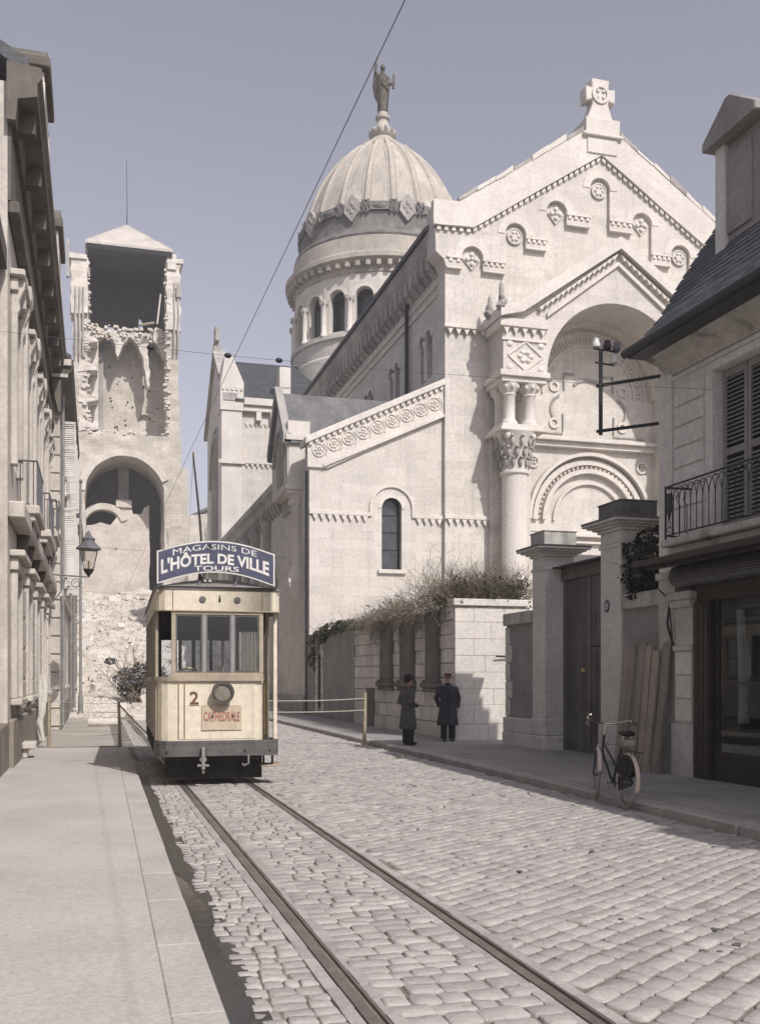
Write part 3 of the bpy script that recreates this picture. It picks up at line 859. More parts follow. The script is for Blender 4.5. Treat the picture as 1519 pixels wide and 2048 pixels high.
# porch, front plane Y = 39.5
PA = [(16.7, 14.75), (16.7, 17.0), (17.4, 17.35), (CX, 20.65), (26.8, 17.35), (27.5, 17.0), (27.5, 14.75)]
PL = [(25.46, 14.75)] + arch(CX, 14.80, 3.36, 28) + [(18.74, 14.75)]
MB().prism(PA + PL, 'y', 39.5, 41.24).build('porch_gable', M['church'], ch)
for sx in (-1, 1):
    f = (lambda x: x) if sx < 0 else (lambda x: 2 * CX - x)
    MB().prism([(f(16.45), 16.98), (f(17.5), 17.25), (CX, 20.45), (CX, 20.98), (f(17.2), 17.62), (f(16.45), 17.42)], 'y', 39.12, 41.2).build('porch_coping', M['church_plain'], ch)
    MB().prism([(f(18.7), 17.2), (CX, 19.78), (CX, 19.95), (f(18.7), 17.4)], 'y', 39.36, 39.5).build('rake_moulding', M['church_plain'], ch)
    m = MB()
    n = 15
    for i in range(n):
        t = (i + .5) / n
        x, z = 18.3 + (CX - .1 - 18.3) * t, 17.55 + (20.25 - 17.55) * t
        m.prism([(f(x - .16), z - .10), (f(x + .17), z + .11), (f(x - .02), z - .20)], 'y', 39.28, 39.5)
    m.build('dogtooth_frieze', M['church_plain'], ch, kind='stuff')
    m = MB().box(min(f(16.5), f(18.72)), max(f(16.5), f(18.72)), 39.3, 41.2, 16.62, 16.97)
    m.build('kneeler', M['church_plain'], ch, bevel=.02)
    m = MB(); dog(m, (min(f(16.6), f(18.7)), 16.61), (max(f(16.6), f(18.7)), 16.61), 'y', 39.36, .28, .36); m.build('dogtooth_frieze', M['church_plain'], ch, kind='stuff')
    MB().box(min(f(16.62), f(18.70)), max(f(16.62), f(18.70)), 39.42, 39.5, 16.08, 16.18).build('fillet', M['church_plain'], ch)
    # carved panel
    m = MB()
    xc, zc = f(17.72), 15.45
    for q, (a, b) in enumerate((((-.8, 0), (0, .62)), ((0, .62), (.8, 0)), ((.8, 0), (0, -.62)), ((0, -.62), (-.8, 0)))):
        m.tube([(xc + a[0], 39.48, zc + a[1]), (xc + b[0], 39.48, zc + b[1])], .05, 5)
    for k in range(6):
        a = k * pi / 3
        m.ball((xc + .24 * cos(a), 39.48, zc + .20 * sin(a)), (.14, .07, .11), 6, 4)
    for a, b in ((-.72, .5), (.72, .5), (-.72, -.5), (.72, -.5)):
        m.ball((xc + a, 39.48, zc + b), (.16, .06, .13), 6, 4)
    m.build('carved_panel', M['church_plain'], ch, smooth=50)
    # impost slab, twin colonnettes, entablature, great capital and column
    x0, x1 = min(f(16.45), f(18.76)), max(f(16.45), f(18.76))
    MB().box(x0, x1, 39.2, 41.22, 14.5, 14.748).box(x0 + .12, x1 - .12, 39.32, 41.2, 14.28, 14.5).build('impost', M['church_plain'], ch, bevel=.02)
    for dx in (17.08, 18.0):
        for yy in (39.75, 40.75):
            c = MB().lathe([(.36, 12.5), (.36, 12.62), (.28, 12.72), (.25, 12.8), (.25, 13.75), (.30, 13.8), (.27, 13.86), (.40, 14.1), (.45, 14.27)], f(dx), yy, 14).build('colonnette', M['church_plain'], ch, smooth=45)
            m = MB()
            for k in range(8):
                a = k * pi / 4
                m.ball((f(dx) + .36 * cos(a), yy + .36 * sin(a), 14.12), (.12, .12, .13), 6, 4)
            m.build('capital_leaves', M['church_plain'], c, smooth=60)
    x0, x1 = min(f(16.5), f(18.6)), max(f(16.5), f(18.6))
    MB().box(x0, x1, 39.25, 41.2, 12.2, 12.34).box(x0 + .1, x1 - .1, 39.35, 41.2, 12.34, 12.5).build('abacus', M['church_plain'], ch, bevel=.02)
    c = MB().lathe([(.82, 0), (.82, .9), (.68, 1.1), (.56, 1.3), (.56, 10.4), (.64, 10.46), (.64, 10.56), (.56, 10.62), (.60, 11.2), (.80, 11.9), (.95, 12.19)], f(17.47), 40.05, 24).build('column', M['church_plain'], ch, smooth=40)
    m = MB()
    for row, (z, rad, sz) in enumerate(((10.92, .62, .21), (11.35, .68, .23), (11.8, .80, .22))):
        for k in range(12):
            a = (k + row * .5) * pi / 6
            px_, py_ = f(17.47) + rad * cos(a), 40.05 + rad * sin(a)
            m.ball((px_, py_, z), (sz * .45, sz * .45, sz * 1.1), 6, 5)
            m.ball((px_ + .09 * cos(a), py_ + .09 * sin(a), z + sz * .85), (sz * .42, sz * .42, sz * .3), 6, 4)
    m.build('capital_leaves', M['church_grey'], c, smooth=60)
    for dx in (-.55, .55):
        MB().ball((f(17.47) + dx, 39.5, 12.02), (.2, .2, .2), 8, 5).build('volute', M['church_plain'], c, smooth=60)
    # leafy acroteria on the porch corners
    for (xx, yy, h) in ((f(16.55), 39.35, .95), (f(16.5), 40.5, .75)):
        m = MB()
        for k in range(9):
            t = k / 9
            m.ball((xx + R(-.12, .12) * (1 - t), yy + R(-.12, .12) * (1 - t), 17.4 + h * t), (.22 * (1.1 - t), .22 * (1.1 - t), .18), 6, 4)
        m.lathe([(.16, 17.3), (.10, 17.4 + h), (.0, 17.6 + h)], xx, yy, 6)
        m.build('acroterion', M['church_grey'], ch, smooth=50)
    MB().box(min(f(16.72), f(18.6)), max(f(16.72), f(18.6)), 40.9, 41.238, 0, 12.2).build('porch_jamb', M['church'], ch)
# recessed wall under the porch vault with the tympanum and the door arch
MB().prism([(18.0, 0), (26.2, 0), (26.2, 18.4), (18.0, 18.4)], 'y', 42.2, 42.438, holes=[]).build('porch_back_wall', M['church'], ch)
for r0, r1, d in ((3.15, 3.36, 41.8), (2.88, 2.96, 42.1), (2.30, 2.38, 42.1)):
    MB().ring((CX, 14.80), r0, r1, 'y', d, 42.198, 0, pi, 32).build('tympanum_ring', M['church_plain'], ch)
m = MB()
for k in range(46):
    a = pi * (k + .5) / 46
    c_, s_ = cos(a), sin(a)
    if R(0, 1) < .85:
        m.tube([(CX + 2.5 * c_, 42.185, 14.8 + 2.5 * s_), (CX + 2.74 * c_, 42.185, 14.8 + 2.74 * s_)], .022, 4)
m.build('carved_band', M['church_grey'], ch, kind='stuff')
for (dx, dz) in ((-1.75, .55), (1.75, .55), (-1.75, -1.15), (1.75, -1.15)):
    MB().ring((CX + dx, 14.6 + dz), .14, .26, 'y', 42.12, 42.198, 0, 2 * pi, 14).build('medallion', M['church_plain'], ch)
m = MB().ring((CX, 14.5), 1.0, 1.12, 'y', 42.13, 42.198, .25 * pi, .75 * pi, 12)
for sx in (-1, 1):
    m.ring((CX + sx * 1.25, 14.1), .62, .72, 'y', 42.13, 42.198, pi / 2 - sx * .9 * pi / 2 - pi / 3, pi / 2 - sx * .9 * pi / 2 + pi / 3, 10)
    m.box(CX + sx * 1.25 - .04, CX + sx * 1.25 + .04, 42.13, 42.198, 15.0, 15.8).box(CX + sx * 1.25 - (.5 if sx > 0 else 0), CX + sx * 1.25 + (0 if sx > 0 else .5), 42.13, 42.198, 15.72, 15.8)
    m.box(CX + sx * 1.3 - .03, CX + sx * 1.3 + .03, 42.13, 42.198, 13.1, 13.9)
    m.box(CX + sx * 2.1 - .8, CX + sx * 2.1 + .8, 42.14, 42.198, 12.95, 13.02)
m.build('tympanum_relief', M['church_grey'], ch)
MB().box(18.55, 25.65, 41.7, 42.2, 12.55, 12.72).box(18.6, 25.6, 41.9, 42.2, 12.30, 12.55).build('entablature', M['church_plain'], ch, bevel=.02)
for r0, r1, d in ((3.0, 3.16, 41.82), (2.62, 2.86, 42.02), (2.22, 2.42, 41.94), (1.72, 1.84, 42.06)):
    MB().ring((CX, 8.95), r0, r1, 'y', d, 42.199, 0, pi, 32).build('door_arch_ring', M['church_plain'], ch)
m = MB()
for k in range(34):
    a = pi * (k + .5) / 34
    m.ball((CX + 2.52 * cos(a), 42.13, 8.95 + 2.52 * sin(a)), .075, 5, 4)
m.build('bead_frieze', M['church_plain'], ch, kind='stuff')
for sx in (-1, 1):
    m = MB().ring((CX + sx * 2.78, 11.62), .20, .30, 'y', 42.12, 42.198, 0, 2 * pi, 14)
    for k in range(4):
        m.ball((CX + sx * 2.78 + .1 * cos(k * pi / 2 + .8), 42.17, 11.62 + .1 * sin(k * pi / 2 + .8)), .07, 5, 4)
    m.build('medallion', M['church_plain'], ch)
MB().box(19.0, 25.2, 41.9, 42.199, 8.2, 8.36).box(19.2, 25.0, 42.0, 42.199, 7.9, 8.0).box(19.0, 20.0, 41.86, 42.199, 8.36, 8.7).box(24.2, 25.2, 41.86, 42.199, 8.36, 8.7).build('lintel', M['church_plain'], ch, bevel=.015)
MB().box(20.3, 23.9, 42.08, 42.198, 0, 7.4).build('church_door', M['gatewood'], ch)

# drum and dome
DX, DY = 22.15, 77.0
MB().lathe([(7.3, 20), (7.3, 25.4), (7.15, 25.6), (7.15, 26.7), (7.35, 26.75), (7.35, 27.05), (6.9, 27.06), (6.0, 27.1)], DX, DY, 48).build('drum_base', M['church'], ch, smooth=35)
MB().lathe([(5.9, 26.9), (5.9, 31.4)], DX, DY, 40).build('drum_core', M['dome_dark'], ch, smooth=40)  # colour darkened for the shade behind the drum openings
MB().lathe([(5.95, 27.2), (5.95, 30.0)], DX, DY, 40).build('drum_glazing', M['leadglass'], ch, smooth=40)
NB = 20
hw = 6.95 * math.tan(pi / NB)
bay = None
for k in range(NB):
    a = 2 * pi * (k + .5) / NB
    if bay is None:
        b = MB().prism([(-hw, 27.05), (hw, 27.05), (hw, 31.4), (-hw, 31.4)], 'y', -6.95, -6.45, holes=[arch_hole(0, 27.3, 29.72, .67, 12)])
        bay = b.build('drum_bay', M['church'], ch, org=(0, 0, 0))
        bay.location = (DX - 8.7, DY - 41.5, 0)
        q = MB().ring((0, 29.72), .69, .88, 'y', -7.03, -6.95, 0, pi, 16).build('arch_ring', M['church_plain'], bay, org=(0, 0, 0))
        q = MB().lathe([(.26, 27.06), (.26, 27.25), (.19, 27.35), (.18, 29.2), (.3, 29.5), (.36, 29.72)], -hw, -7.06, 10).build('column', M['church_plain'], bay, smooth=45, org=(0, 0, 0))
        m = MB()
        for j in range(6):
            m.ball((-hw + .28 * cos(j * pi / 3), -7.06 + .28 * sin(j * pi / 3), 29.5), (.1, .1, .14), 5, 4)
        m.build('capital_leaves', M['church_grey'], bay, org=(0, 0, 0), smooth=60)
        bay.rotation_euler = (0, 0, a)
    else:
        copy_part(bay, ch, (DX - 8.7, DY - 41.5, 0), (0, 0, a))
MB().lathe([(6.9, 31.4), (7.1, 31.45), (7.1, 31.9), (7.55, 32.2), (7.75, 32.3), (7.75, 32.62), (7.45, 32.72), (7.35, 32.9), (7.15, 33.0), (7.1, 34.1), (7.0, 34.15)], DX, DY, 64).build('drum_cornice', M['dome'], ch, smooth=30)
m = MB()
for k in range(60):
    a = 2 * pi * k / 60
    m.add(*(lambda q: (q.v, q.f))(MB().box(-.16, .16, -7.58, -7.05, 31.75, 32.15).xf(lambda p, a=a: (DX + p.x * cos(a) - p.y * sin(a), DY + p.x * sin(a) + p.y * cos(a), p.z))))
m.build('drum_corbels', M['dome'], ch, kind='stuff')
MB().lathe([(6.95, 34.1), (7.05, 34.3), (6.95, 34.55), (6.6, 34.7), (6.45, 35.1), (6.48, 35.9), (6.55, 36.0), (6.4, 36.15), (6.36, 36.9)], DX, DY, 64).build('dome_band', M['dome_dark'], ch, smooth=30)
prof = [(6.34, 36.9), (6.12, 37.6), (5.78, 38.6), (5.3, 39.7), (4.72, 40.75), (4.05, 41.7), (3.3, 42.55), (2.45, 43.3), (1.7, 43.85), (1.25, 44.25), (1.0, 44.6)]
MB().lathe(prof, DX, DY, 64).build('dome_shell', M['dome'], ch, smooth=60)
rib0 = None
for k in range(20):
    a = 2 * pi * (k + .5) / 20
    if rib0 is None:
        m = MB().tube([(0, -r_ - .02, z_) for r_, z_ in prof[:-1]], [.20, .2, .19, .18, .17, .155, .14, .12, .1, .09], 6)
        m.tube([(.32, -r_ + .015, z_) for r_, z_ in prof[:-4]], .05, 4).tube([(-.32, -r_ + .015, z_) for r_, z_ in prof[:-4]], .05, 4)
        rib0 = m.build('dome_rib', M['dome'], ch, smooth=60, org=(0, 0, 0))
        rib0.location = (DX - 8.7, DY - 41.5, 0); rib0.rotation_euler = (0, 0, a)
    else:
        copy_part(rib0, ch, (DX - 8.7, DY - 41.5, 0), (0, 0, a))
med = xx_ = None
for k in range(20):
    a = 2 * pi * k / 20
    if k % 2 == 0:
        if med is None:
            m = MB().prism([(-.62, 36.1), (0, 35.35), (.62, 36.1), (.5, 36.9), (0, 37.35), (-.5, 36.9)], 'y', -6.72, -6.3)
            for j in range(4):
                m.ball((.24 * cos(j * pi / 2), -6.72, 36.4 + .3 * sin(j * pi / 2)), (.17, .10, .2), 6, 4)
            med = m.build('dome_medallion', M['church_grey'], ch, org=(0, 0, 0), smooth=30)
            med.location = (DX - 8.7, DY - 41.5, 0); med.rotation_euler = (0, 0, a)
        else:
            copy_part(med, ch, (DX - 8.7, DY - 41.5, 0), (0, 0, a))
    else:
        if xx_ is None:
            m = MB().box(-.75, .75, -6.62, -6.3, 36.15, 36.75)
            m.ball((0, -6.6, 36.45), (.6, .12, .2), 8, 5)
            for s_ in (-1, 1):
                m.tube([(s_ * .8, -6.62, 36.0), (s_ * 1.25, -6.55, 36.9)], .09, 5).tube([(s_ * 1.25, -6.55, 36.0), (s_ * .8, -6.62, 36.9)], .09, 5)
            xx_ = m.build('dome_swag', M['dome_dark'], ch, org=(0, 0, 0), smooth=30)
            xx_.location = (DX - 8.7, DY - 41.5, 0); xx_.rotation_euler = (0, 0, a)
        else:
            copy_part(xx_, ch, (DX - 8.7, DY - 41.5, 0), (0, 0, a))
MB().box(-.35, .35, -7.16, -6.8, 33.35, 34.0).xf(lambda p: (DX + p.x + .9, DY + p.y + .06, p.z)).build('vent_opening', M['dark'], ch)
MB().lathe([(1.25, 44.2), (1.0, 44.6), (.8, 44.8), (1.0, 44.95), (1.06, 45.15), (1.0, 45.4), (.7, 45.5), (.62, 45.6), (.38, 46.3), (.40, 46.35), (.56, 46.4), (.58, 46.58), (.40, 46.65), (.40, 46.9)], DX, DY, 24).build('lantern_pedestal', M['dome'], ch, smooth=40)
m = MB()
for k in range(12):
    a = 2 * pi * k / 12
    m.ball((DX + .98 * cos(a), DY + .98 * sin(a), 45.25), (.18, .18, .26), 6, 4)
m.build('pedestal_leaves', M['church_grey'], ch, smooth=60)
m = MB()
for k in range(18):
    a = 2 * pi * k / 18
    m.ball((DX + 2.5 * cos(a), DY + 2.5 * sin(a), 43.32), (.16, .16, .14), 6, 4)
m.build('rib_finials', M['dome'], ch, smooth=60)

# transept
TXL, TYN, TYF = 8.8, 70.2, 82.0
MB().box(TXL + .9, 22, TYN, TYF, 0, 21.3).build('transept_wall', M['church'], ch)
tg = [(TYN, 0), (TYN, 21.3), (76.1, 26.3), (TYF, 21.3), (TYF, 0)]
MB().prism(tg, 'x', TXL, TXL + .899, holes=[arch_hole(76.1, 6, 16.5, 3.2, 18)]).build('transept_gable', M['church'], ch)
MB().box(TXL + .5, TXL + .6, 72.5, 79.7, 6, 19.8).build('window', M['leadglass'], ch)
for r0 in (3.25, 3.75):
    MB().ring((76.1, 16.5), r0, r0 + .25, 'x', TXL - .12, TXL, 0, pi, 24).build('arch_ring', M['church_grey'], ch)
for sx in (0, 1):
    y0 = TYN - .5 if sx == 0 else TYF + .5
    MB().hexa([(TXL + .6, y0, 20.95), (22, y0, 20.95), (22, 76.1, 25.5), (TXL + .6, 76.1, 25.5), (TXL + .6, y0, 21.15), (22, y0, 21.15), (22, 76.1, 25.72), (TXL + .6, 76.1, 25.72)]).build('transept_roof', M['slate'], ch)
    MB().hexa([(TXL - .25, y0, 21.0), (TXL + .75, y0, 21.0), (TXL + .75, 76.1, 26.0), (TXL - .25, 76.1, 26.0), (TXL - .25, y0, 21.5), (TXL + .75, y0, 21.5), (TXL + .75, 76.1, 26.5), (TXL - .25, 76.1, 26.5)]).build('gable_coping', M['church_grey'], ch)
MB().box(TXL - .35, TXL + 1.1, TYN - .35, TYN + 1.6, 0, 20.3).box(TXL - .45, TXL + 1.2, TYN - .45, TYN + 1.7, 20.3, 21.9).build('corner_buttress', M['church_plain'], ch, bevel=.04)
MB().prism([(TXL - .45, 21.9), (TXL + 1.2, 21.9), (TXL + 1.2, 22.3), (TXL + .4, 24.1), (TXL - .1, 24.1)], 'y', TYN - .45, TYN + 1.7).build('buttress_cap', M['church_plain'], ch)
m = MB(); dentils(m, (TXL - .4, 21.88), (TXL + 1.2, 21.88), 'y', TYN - .53, TYN - .45, .16, .16, .28); m.build('dentil_frieze', M['church_plain'], ch, kind='stuff')
MB().box(TXL + 1.21, 22, TYN - .6, TYN, 20.75, 21.25).box(TXL + 1.21, 22, TYN - .4, TYN, 20.35, 20.75).build('cornice', M['church_plain'], ch, bevel=.03)
for i in range(8):
    MB().box(10.9 + i * 1.0, 11.25 + i * 1.0, TYN - .38, TYN, 19.75, 20.35).build('corbel', M['church_plain'], ch)
m = MB(); dog(m, (10.1, 19.6), (22, 19.6), 'y', TYN - .1, .25, .34); m.build('dogtooth_frieze', M['church_plain'], ch, kind='stuff')
MB().box(TXL + 1.11, 16, TYN - .16, TYN, 16.75, 16.95).box(TXL - .55, TXL + 1.25, TYN - .55, TYN - .35, 16.6, 16.85).build('string_course', M['church_plain'], ch)
m = MB(); dog(m, (10.1, 16.74), (16, 16.74), 'y', TYN - .13, .28, .36); m.build('dogtooth_frieze', M['church_plain'], ch, kind='stuff')
MB().box(12.5, 13.3, TYN - .55, TYN + .5, 21.0, 23.6).build('parapet_pinnacle', M['church_plain'], ch, bevel=.04)
MB().box(12.55, 13.25, TYN - .57, TYN - .55, 22.1, 22.2).build('fillet', M['church_grey'], ch)
MB().box(TXL - .2, TXL + .3, 75.85, 76.35, 26.3, 27.0).box(TXL - .12, TXL + .2, 75.5, 76.5, 27.0, 28.1).build('gable_finial', M['church_grey'], ch, bevel=.05)
MB().box(22, 36, 70, 95, 0, 20).build('choir_wall', M['church'], ch)

# bronze bishop on the dome
st = MB()
bx, by = DX, DY - .02
st.lathe([(.42, 46.9), (.40, 47.3), (.42, 47.8), (.50, 48.3), (.58, 48.8), (.58, 49.3), (.52, 49.7), (.34, 49.95), (.17, 50.1), (.15, 50.4)], bx - .02, by, 20, sy=.82)
for k in range(7):
    a = -pi / 2 + (k - 3) * .42
    st.tube([(bx + .38 * cos(a), by + .34 * sin(a), 46.95), (bx + .44 * cos(a), by + .38 * sin(a), 47.9), (bx + .5 * cos(a), by + .40 * sin(a), 48.6)], .055, 5)
st.ball((bx, by - .03, 50.5), (.21, .24, .29), 12, 8)
st.tube([(bx - .42, by, 49.75), (bx - .62, by - .1, 50.05), (bx - .56, by - .1, 50.7), (bx - .48, by - .1, 51.3)], [.19, .16, .11, .06], 8)
st.tube([(bx - .60, by + .05, 49.9), (bx - .62, by + .1, 49.0), (bx - .45, by + .1, 48.2), (bx - .2, by, 47.7)], [.14, .2, .22, .2], 8)
st.tube([(bx + .42, by - .05, 49.7), (bx + .60, by - .2, 49.25), (bx + .78, by - .3, 49.15)], [.19, .15, .1], 8)
st.tube([(bx + .1, by - .42, 49.6), (bx - .15, by - .5, 49.0), (bx + .35, by - .45, 48.6)], [.12, .12, .1], 7)
so = thing('bronze_statue', 'dark bronze robed statue with one arm raised on top of the dome', 'statue', (DX, DY, 46.9))
solid(st, .05, 2).build('figure', M['bronze'], so, smooth=180)
MB().tube([(bx + .80, by - .3, 48.85), (bx + .86, by - .3, 49.3), (bx + .84, by - .3, 49.9), (bx + .78, by - .3, 50.05)], [.11, .10, .07, .03], 7).build('book', M['bronze'], so, smooth=60)
# ------------------------------------------------------------------ the broken tower at the end of the street
tw = thing('ruined_tower', 'tall medieval tower with its front fallen away and a low pyramid roof', 'tower', (3, 110, 0))


def tp(m, name, mt='tower', amp=.16, cuts=5, sc_=.7, seed=0, **k):
    return m.rough(cuts, amp, sc_, seed).build(name, M[mt], tw, **k)


low_hole = [(-.95, 4), (7.05, 4)] + arch(3.05, 20.9, 4.0, 18)
tp(MB().prism([(-2.3, 0), (9.0, 0), (8.9, 22), (8.75, 27.2), (-2.2, 27.2)], 'y', 108, 114.5, holes=[low_hole]), 'lower_wall')
m = MB().ring((3.05, 20.9), 4.02, 4.75, 'y', 107.82, 108.05, .12 * pi, .98 * pi, 22)
tp(m, 'arch_ring', 'rubble', .06, 3)
tp(MB().box(-2.0, 8.5, 114.6, 115.4, 0, 24.95), 'inner_back_wall', 'tower_shade', .08, 4)  # dark colour carries the shade deep inside the arch
tp(MB().box(2.5, 3.6, 113.7, 114.7, 21.0, 25.2), 'vault_shaft', 'church_grey', .05, 3)
tp(MB().box(2.2, 3.9, 111.9, 114.6, 20.2, 21.0), 'shaft_capital', 'rubble', .08, 3)
tp(MB().ring((.9, 17.9), 2.0, 2.7, 'y', 112.0, 113.2, .12 * pi, .95 * pi, 14), 'relieving_arch', 'rubble', .06, 3)
tp(MB().prism([(-1.2, 0), (5.7, 0), (5.75, 20.6), (5.2, 20.3), (4.9, 19.5), (4.0, 19.5), (3.8, 20.3), (2.4, 20.2), (2.2, 19.0), (1.6, 18.3), (.6, 18.6), (-.3, 18.2), (-1.2, 18.0)], 'y', 112.2, 113.4), 'infill_wall', 'tower_pink', .14, 5)
# left and right jambs of the upper stages
tp(MB().box(-2.1, -.75, 108.2, 118, 27.2, 44.6), 'left_jamb', 'tower', .2, 5, .9)
tp(MB().prism([(7.35, 27.2), (8.75, 27.2), (8.5, 36), (8.3, 45.4), (7.3, 45.4)], 'y', 108.2, 118), 'right_jamb', 'tower', .16, 5, .9, 3)
tp(MB().box(-.8, .35, 110.2, 111.6, 27.0, 37.6), 'broken_stair_shaft', 'rubble', .14, 4, 1.0, 5)
for z in (27.3, 30.2, 33.4, 36.3):
    tp(MB().prism([(-1.6, z), (.3, z + .3), (.1, z + .75), (-1.6, z + 1.3)], 'y', 108.0, 110.4), 'broken_ledge', 'rubble', .18, 4, 1.4, int(z))
MB().box(-.78, .9, 112.6, 112.9, 27.4, 37.2).build('stair_recess', M['church_grey'], tw)
tp(MB().prism([(.3, 26.8), (7.9, 26.8), (7.9, 39), (.3, 39)], 'y', 113.7, 114.6, holes=[arch_hole(5.35, 28.9, 30.2, .68, 10)]), 'middle_back_wall', 'tower', .07, 5, .7)
nw = MB().box(4.5, 6.2, 114.2, 114.5, 28.5, 31.2)
nw.build('blocked_window', M['tower_pink'], tw)
for i in range(34):
    MB().box(-.12, .12, -.05, .05, -.1, .1).xf(lambda p, x=R(.9, 7.0), z=R(27.8, 36.5), s=R(.3, .8): (x + p.x * s, 113.66 + p.y, z + p.z * s)).build('putlog_hole', M['dark'], tw)
vt = [(-.8, 39.2), (-.8, 35.6), (-.3, 36.0), (.0, 37.2), (.9, 38.3), (1.6, 38.2), (2.1, 37.4), (2.15, 36.6), (2.45, 36.1), (2.65, 36.7), (3.1, 37.7), (3.75, 38.3), (4.3, 37.8), (4.8, 36.6), (5.2, 34.9), (5.35, 33.2), (5.6, 33.0), (5.7, 35.0), (5.45, 36.6), (5.6, 37.6), (6.1, 38.2), (6.7, 37.4), (7.2, 36.4), (7.5, 36.2), (7.5, 39.4), (6.4, 39.6), (5.6, 38.9), (3.6, 38.75), (1.2, 38.9)]
tp(MB().prism(vt, 'y', 110.6, 112.2), 'broken_vault', 'rubble', .14, 4, 1.1, 2)
MB().prism([(-.75, 38.5), (7.35, 38.5), (7.35, 38.9), (-.75, 38.9)], 'y', 112.3, 118.0).build('chamber_floor', M['church_grey'], tw)
MB().prism([(-.8, 38.9), (7.4, 38.9), (7.4, 46.6), (-.8, 46.6)], 'y', 117.0, 117.9, holes=[[(1.4, 40.2), (2.1, 40.2), (2.1, 41.6), (1.4, 41.6)], [(4.7, 41.6), (5.4, 41.3), (5.2, 42.6), (4.9, 42.9)]]).build('chamber_back_wall', M['tower_shade'], tw)  # dark colour carries the shade of the roofed chamber
MB().box(-.74, -.5, 110.6, 117, 38.9, 46.5).build('chamber_side_wall', M['tower_shade'], tw)
MB().box(7.05, 7.28, 110.6, 117, 38.9, 46.5).build('chamber_side_wall', M['tower_shade'], tw)
MB().box(-.7, 7.3, 108.0, 117, 46.3, 46.5).build('chamber_ceiling', M['tower_shade'], tw)
for x in (1.4, 4.9):
    MB().ring((x + .3, 40.7), 1.05, 1.2, 'y', 116.85, 116.999, 0, pi, 14).build('blind_arch', M['dome_dark'], tw)
tp(MB().box(-2.35, -.7, 107.9, 110.5, 39.4, 45.2), 'corner_turret', 'rubble', .25, 5, 1.0, 11)
tp(MB().box(7.3, 8.7, 107.9, 110.5, 38.6, 46.0), 'corner_turret', 'rubble', .25, 5, 1.0, 12)
MB().box(-2.6, -.75, 107.7, 110.3, 45.0, 45.5).rough(3, .1, 1).build('turret_cornice', M['rubble'], tw)
MB().box(7.35, 9.0, 107.7, 110.3, 45.6, 46.1).rough(3, .1, 1).build('turret_cornice', M['rubble'], tw)
for x in (-1.9, -1.5, -1.15):
    MB().tube([(x, 107.75, 35.0), (x, 107.75, 42)], .10, 6).build('slender_shaft', M['church_grey'], tw)
for x in (8.1, 8.5):
    MB().tube([(x, 107.8, 36.0), (x, 107.8, 43.5)], .10, 6).build('slender_shaft', M['church_grey'], tw)
MB().box(8.3, 8.8, 107.6, 108.4, 42.0, 43.2).build('gargoyle_stump', M['church_grey'], tw)
MB().box(-2.8, -2.5, 107.6, 108.2, 43.0, 46.8).build('gargoyle_stump', M['church_grey'], tw)
rf = MB().add([(-.95, 107.6, 46.9), (7.95, 107.6, 46.9), (7.95, 118.6, 46.9), (-.95, 118.6, 46.9), (3.4, 113, 51.3), (-.95, 107.6, 46.6), (7.95, 107.6, 46.6), (7.95, 118.6, 46.6), (-.95, 118.6, 46.6)],
              [(0, 1, 4), (1, 2, 4), (2, 3, 4), (3, 0, 4), (5, 6, 1, 0), (6, 7, 2, 1), (7, 8, 3, 2), (8, 5, 0, 3), (8, 7, 6, 5)]).build('roof', M['zinc'], tw)
for p, q in (((-.95, 107.6, 46.9), (3.4, 113, 51.3)), ((7.95, 107.6, 46.9), (3.4, 113, 51.3))):
    MB().tube([p, q], .07, 5).build('roof_hip', M['zinc'], rf)
MB().box(-.85, 7.85, 107.5, 107.65, 46.1, 46.62).build('eaves_beam', M['dark'], tw)
MB().box(7.4, 8.3, 107.7, 108.0, 44.9, 46.5).build('hanging_board', M['church_plain'], tw)
MB().tube([(3.4, 113, 51.0), (3.4, 113, 53.5), (3.36, 113, 58.6)], [.07, .04, .025], 5).build('lightning_rod', M['iron'], tw)
MB().tube([(6.4, 109, 39.4), (6.75, 108.9, 42.6)], .10, 5).build('loose_beam', M['church_plain'], tw)
MB().tube([(4.6, 109, 39.1), (6.1, 109, 39.5)], .14, 5).build('loose_beam', M['post'], tw)
tp(MB().box(8.6, 9.6, 108.2, 116, 0, 24), 'side_buttress', 'tower', .14, 4)
tp(MB().box(9.5, 11.8, 110, 116, 0, 19.5), 'side_buttress', 'rubble', .2, 4)

bs = MB()
for i in range(420):
    q = R(0, 1)
    if q < .35:
        x, y_, z_ = R(-1.1, -.55), R(108.0, 108.4), R(27, 45)
    elif q < .6:
        x, y_, z_ = R(7.2, 7.6), R(108.0, 108.4), R(27, 45.5)
    elif q < .8:
        x, y_, z_ = R(-.8, 7.4), R(110.3, 110.8), R(37.8, 39.3)
    else:
        x, y_, z_ = R(-1.3, 7.6), R(107.9, 109.5), R(27.0, 27.5)
    k = MB().box(-1, 1, -1, 1, -1, 1)
    s_ = R(.05, .17); a_ = R(-.4, .4); b_ = R(-.3, .3)
    k.xf(lambda p: (x + (p.x * cos(a_) - p.y * sin(a_)) * s_ * 1.3, y_ + (p.x * sin(a_) + p.y * cos(a_)) * s_, z_ + (p.z + p.x * b_) * s_ * .75))
    bs.add(k.v, k.f)
bs.build('broken_stones', M['rubble'], tw, kind='stuff')

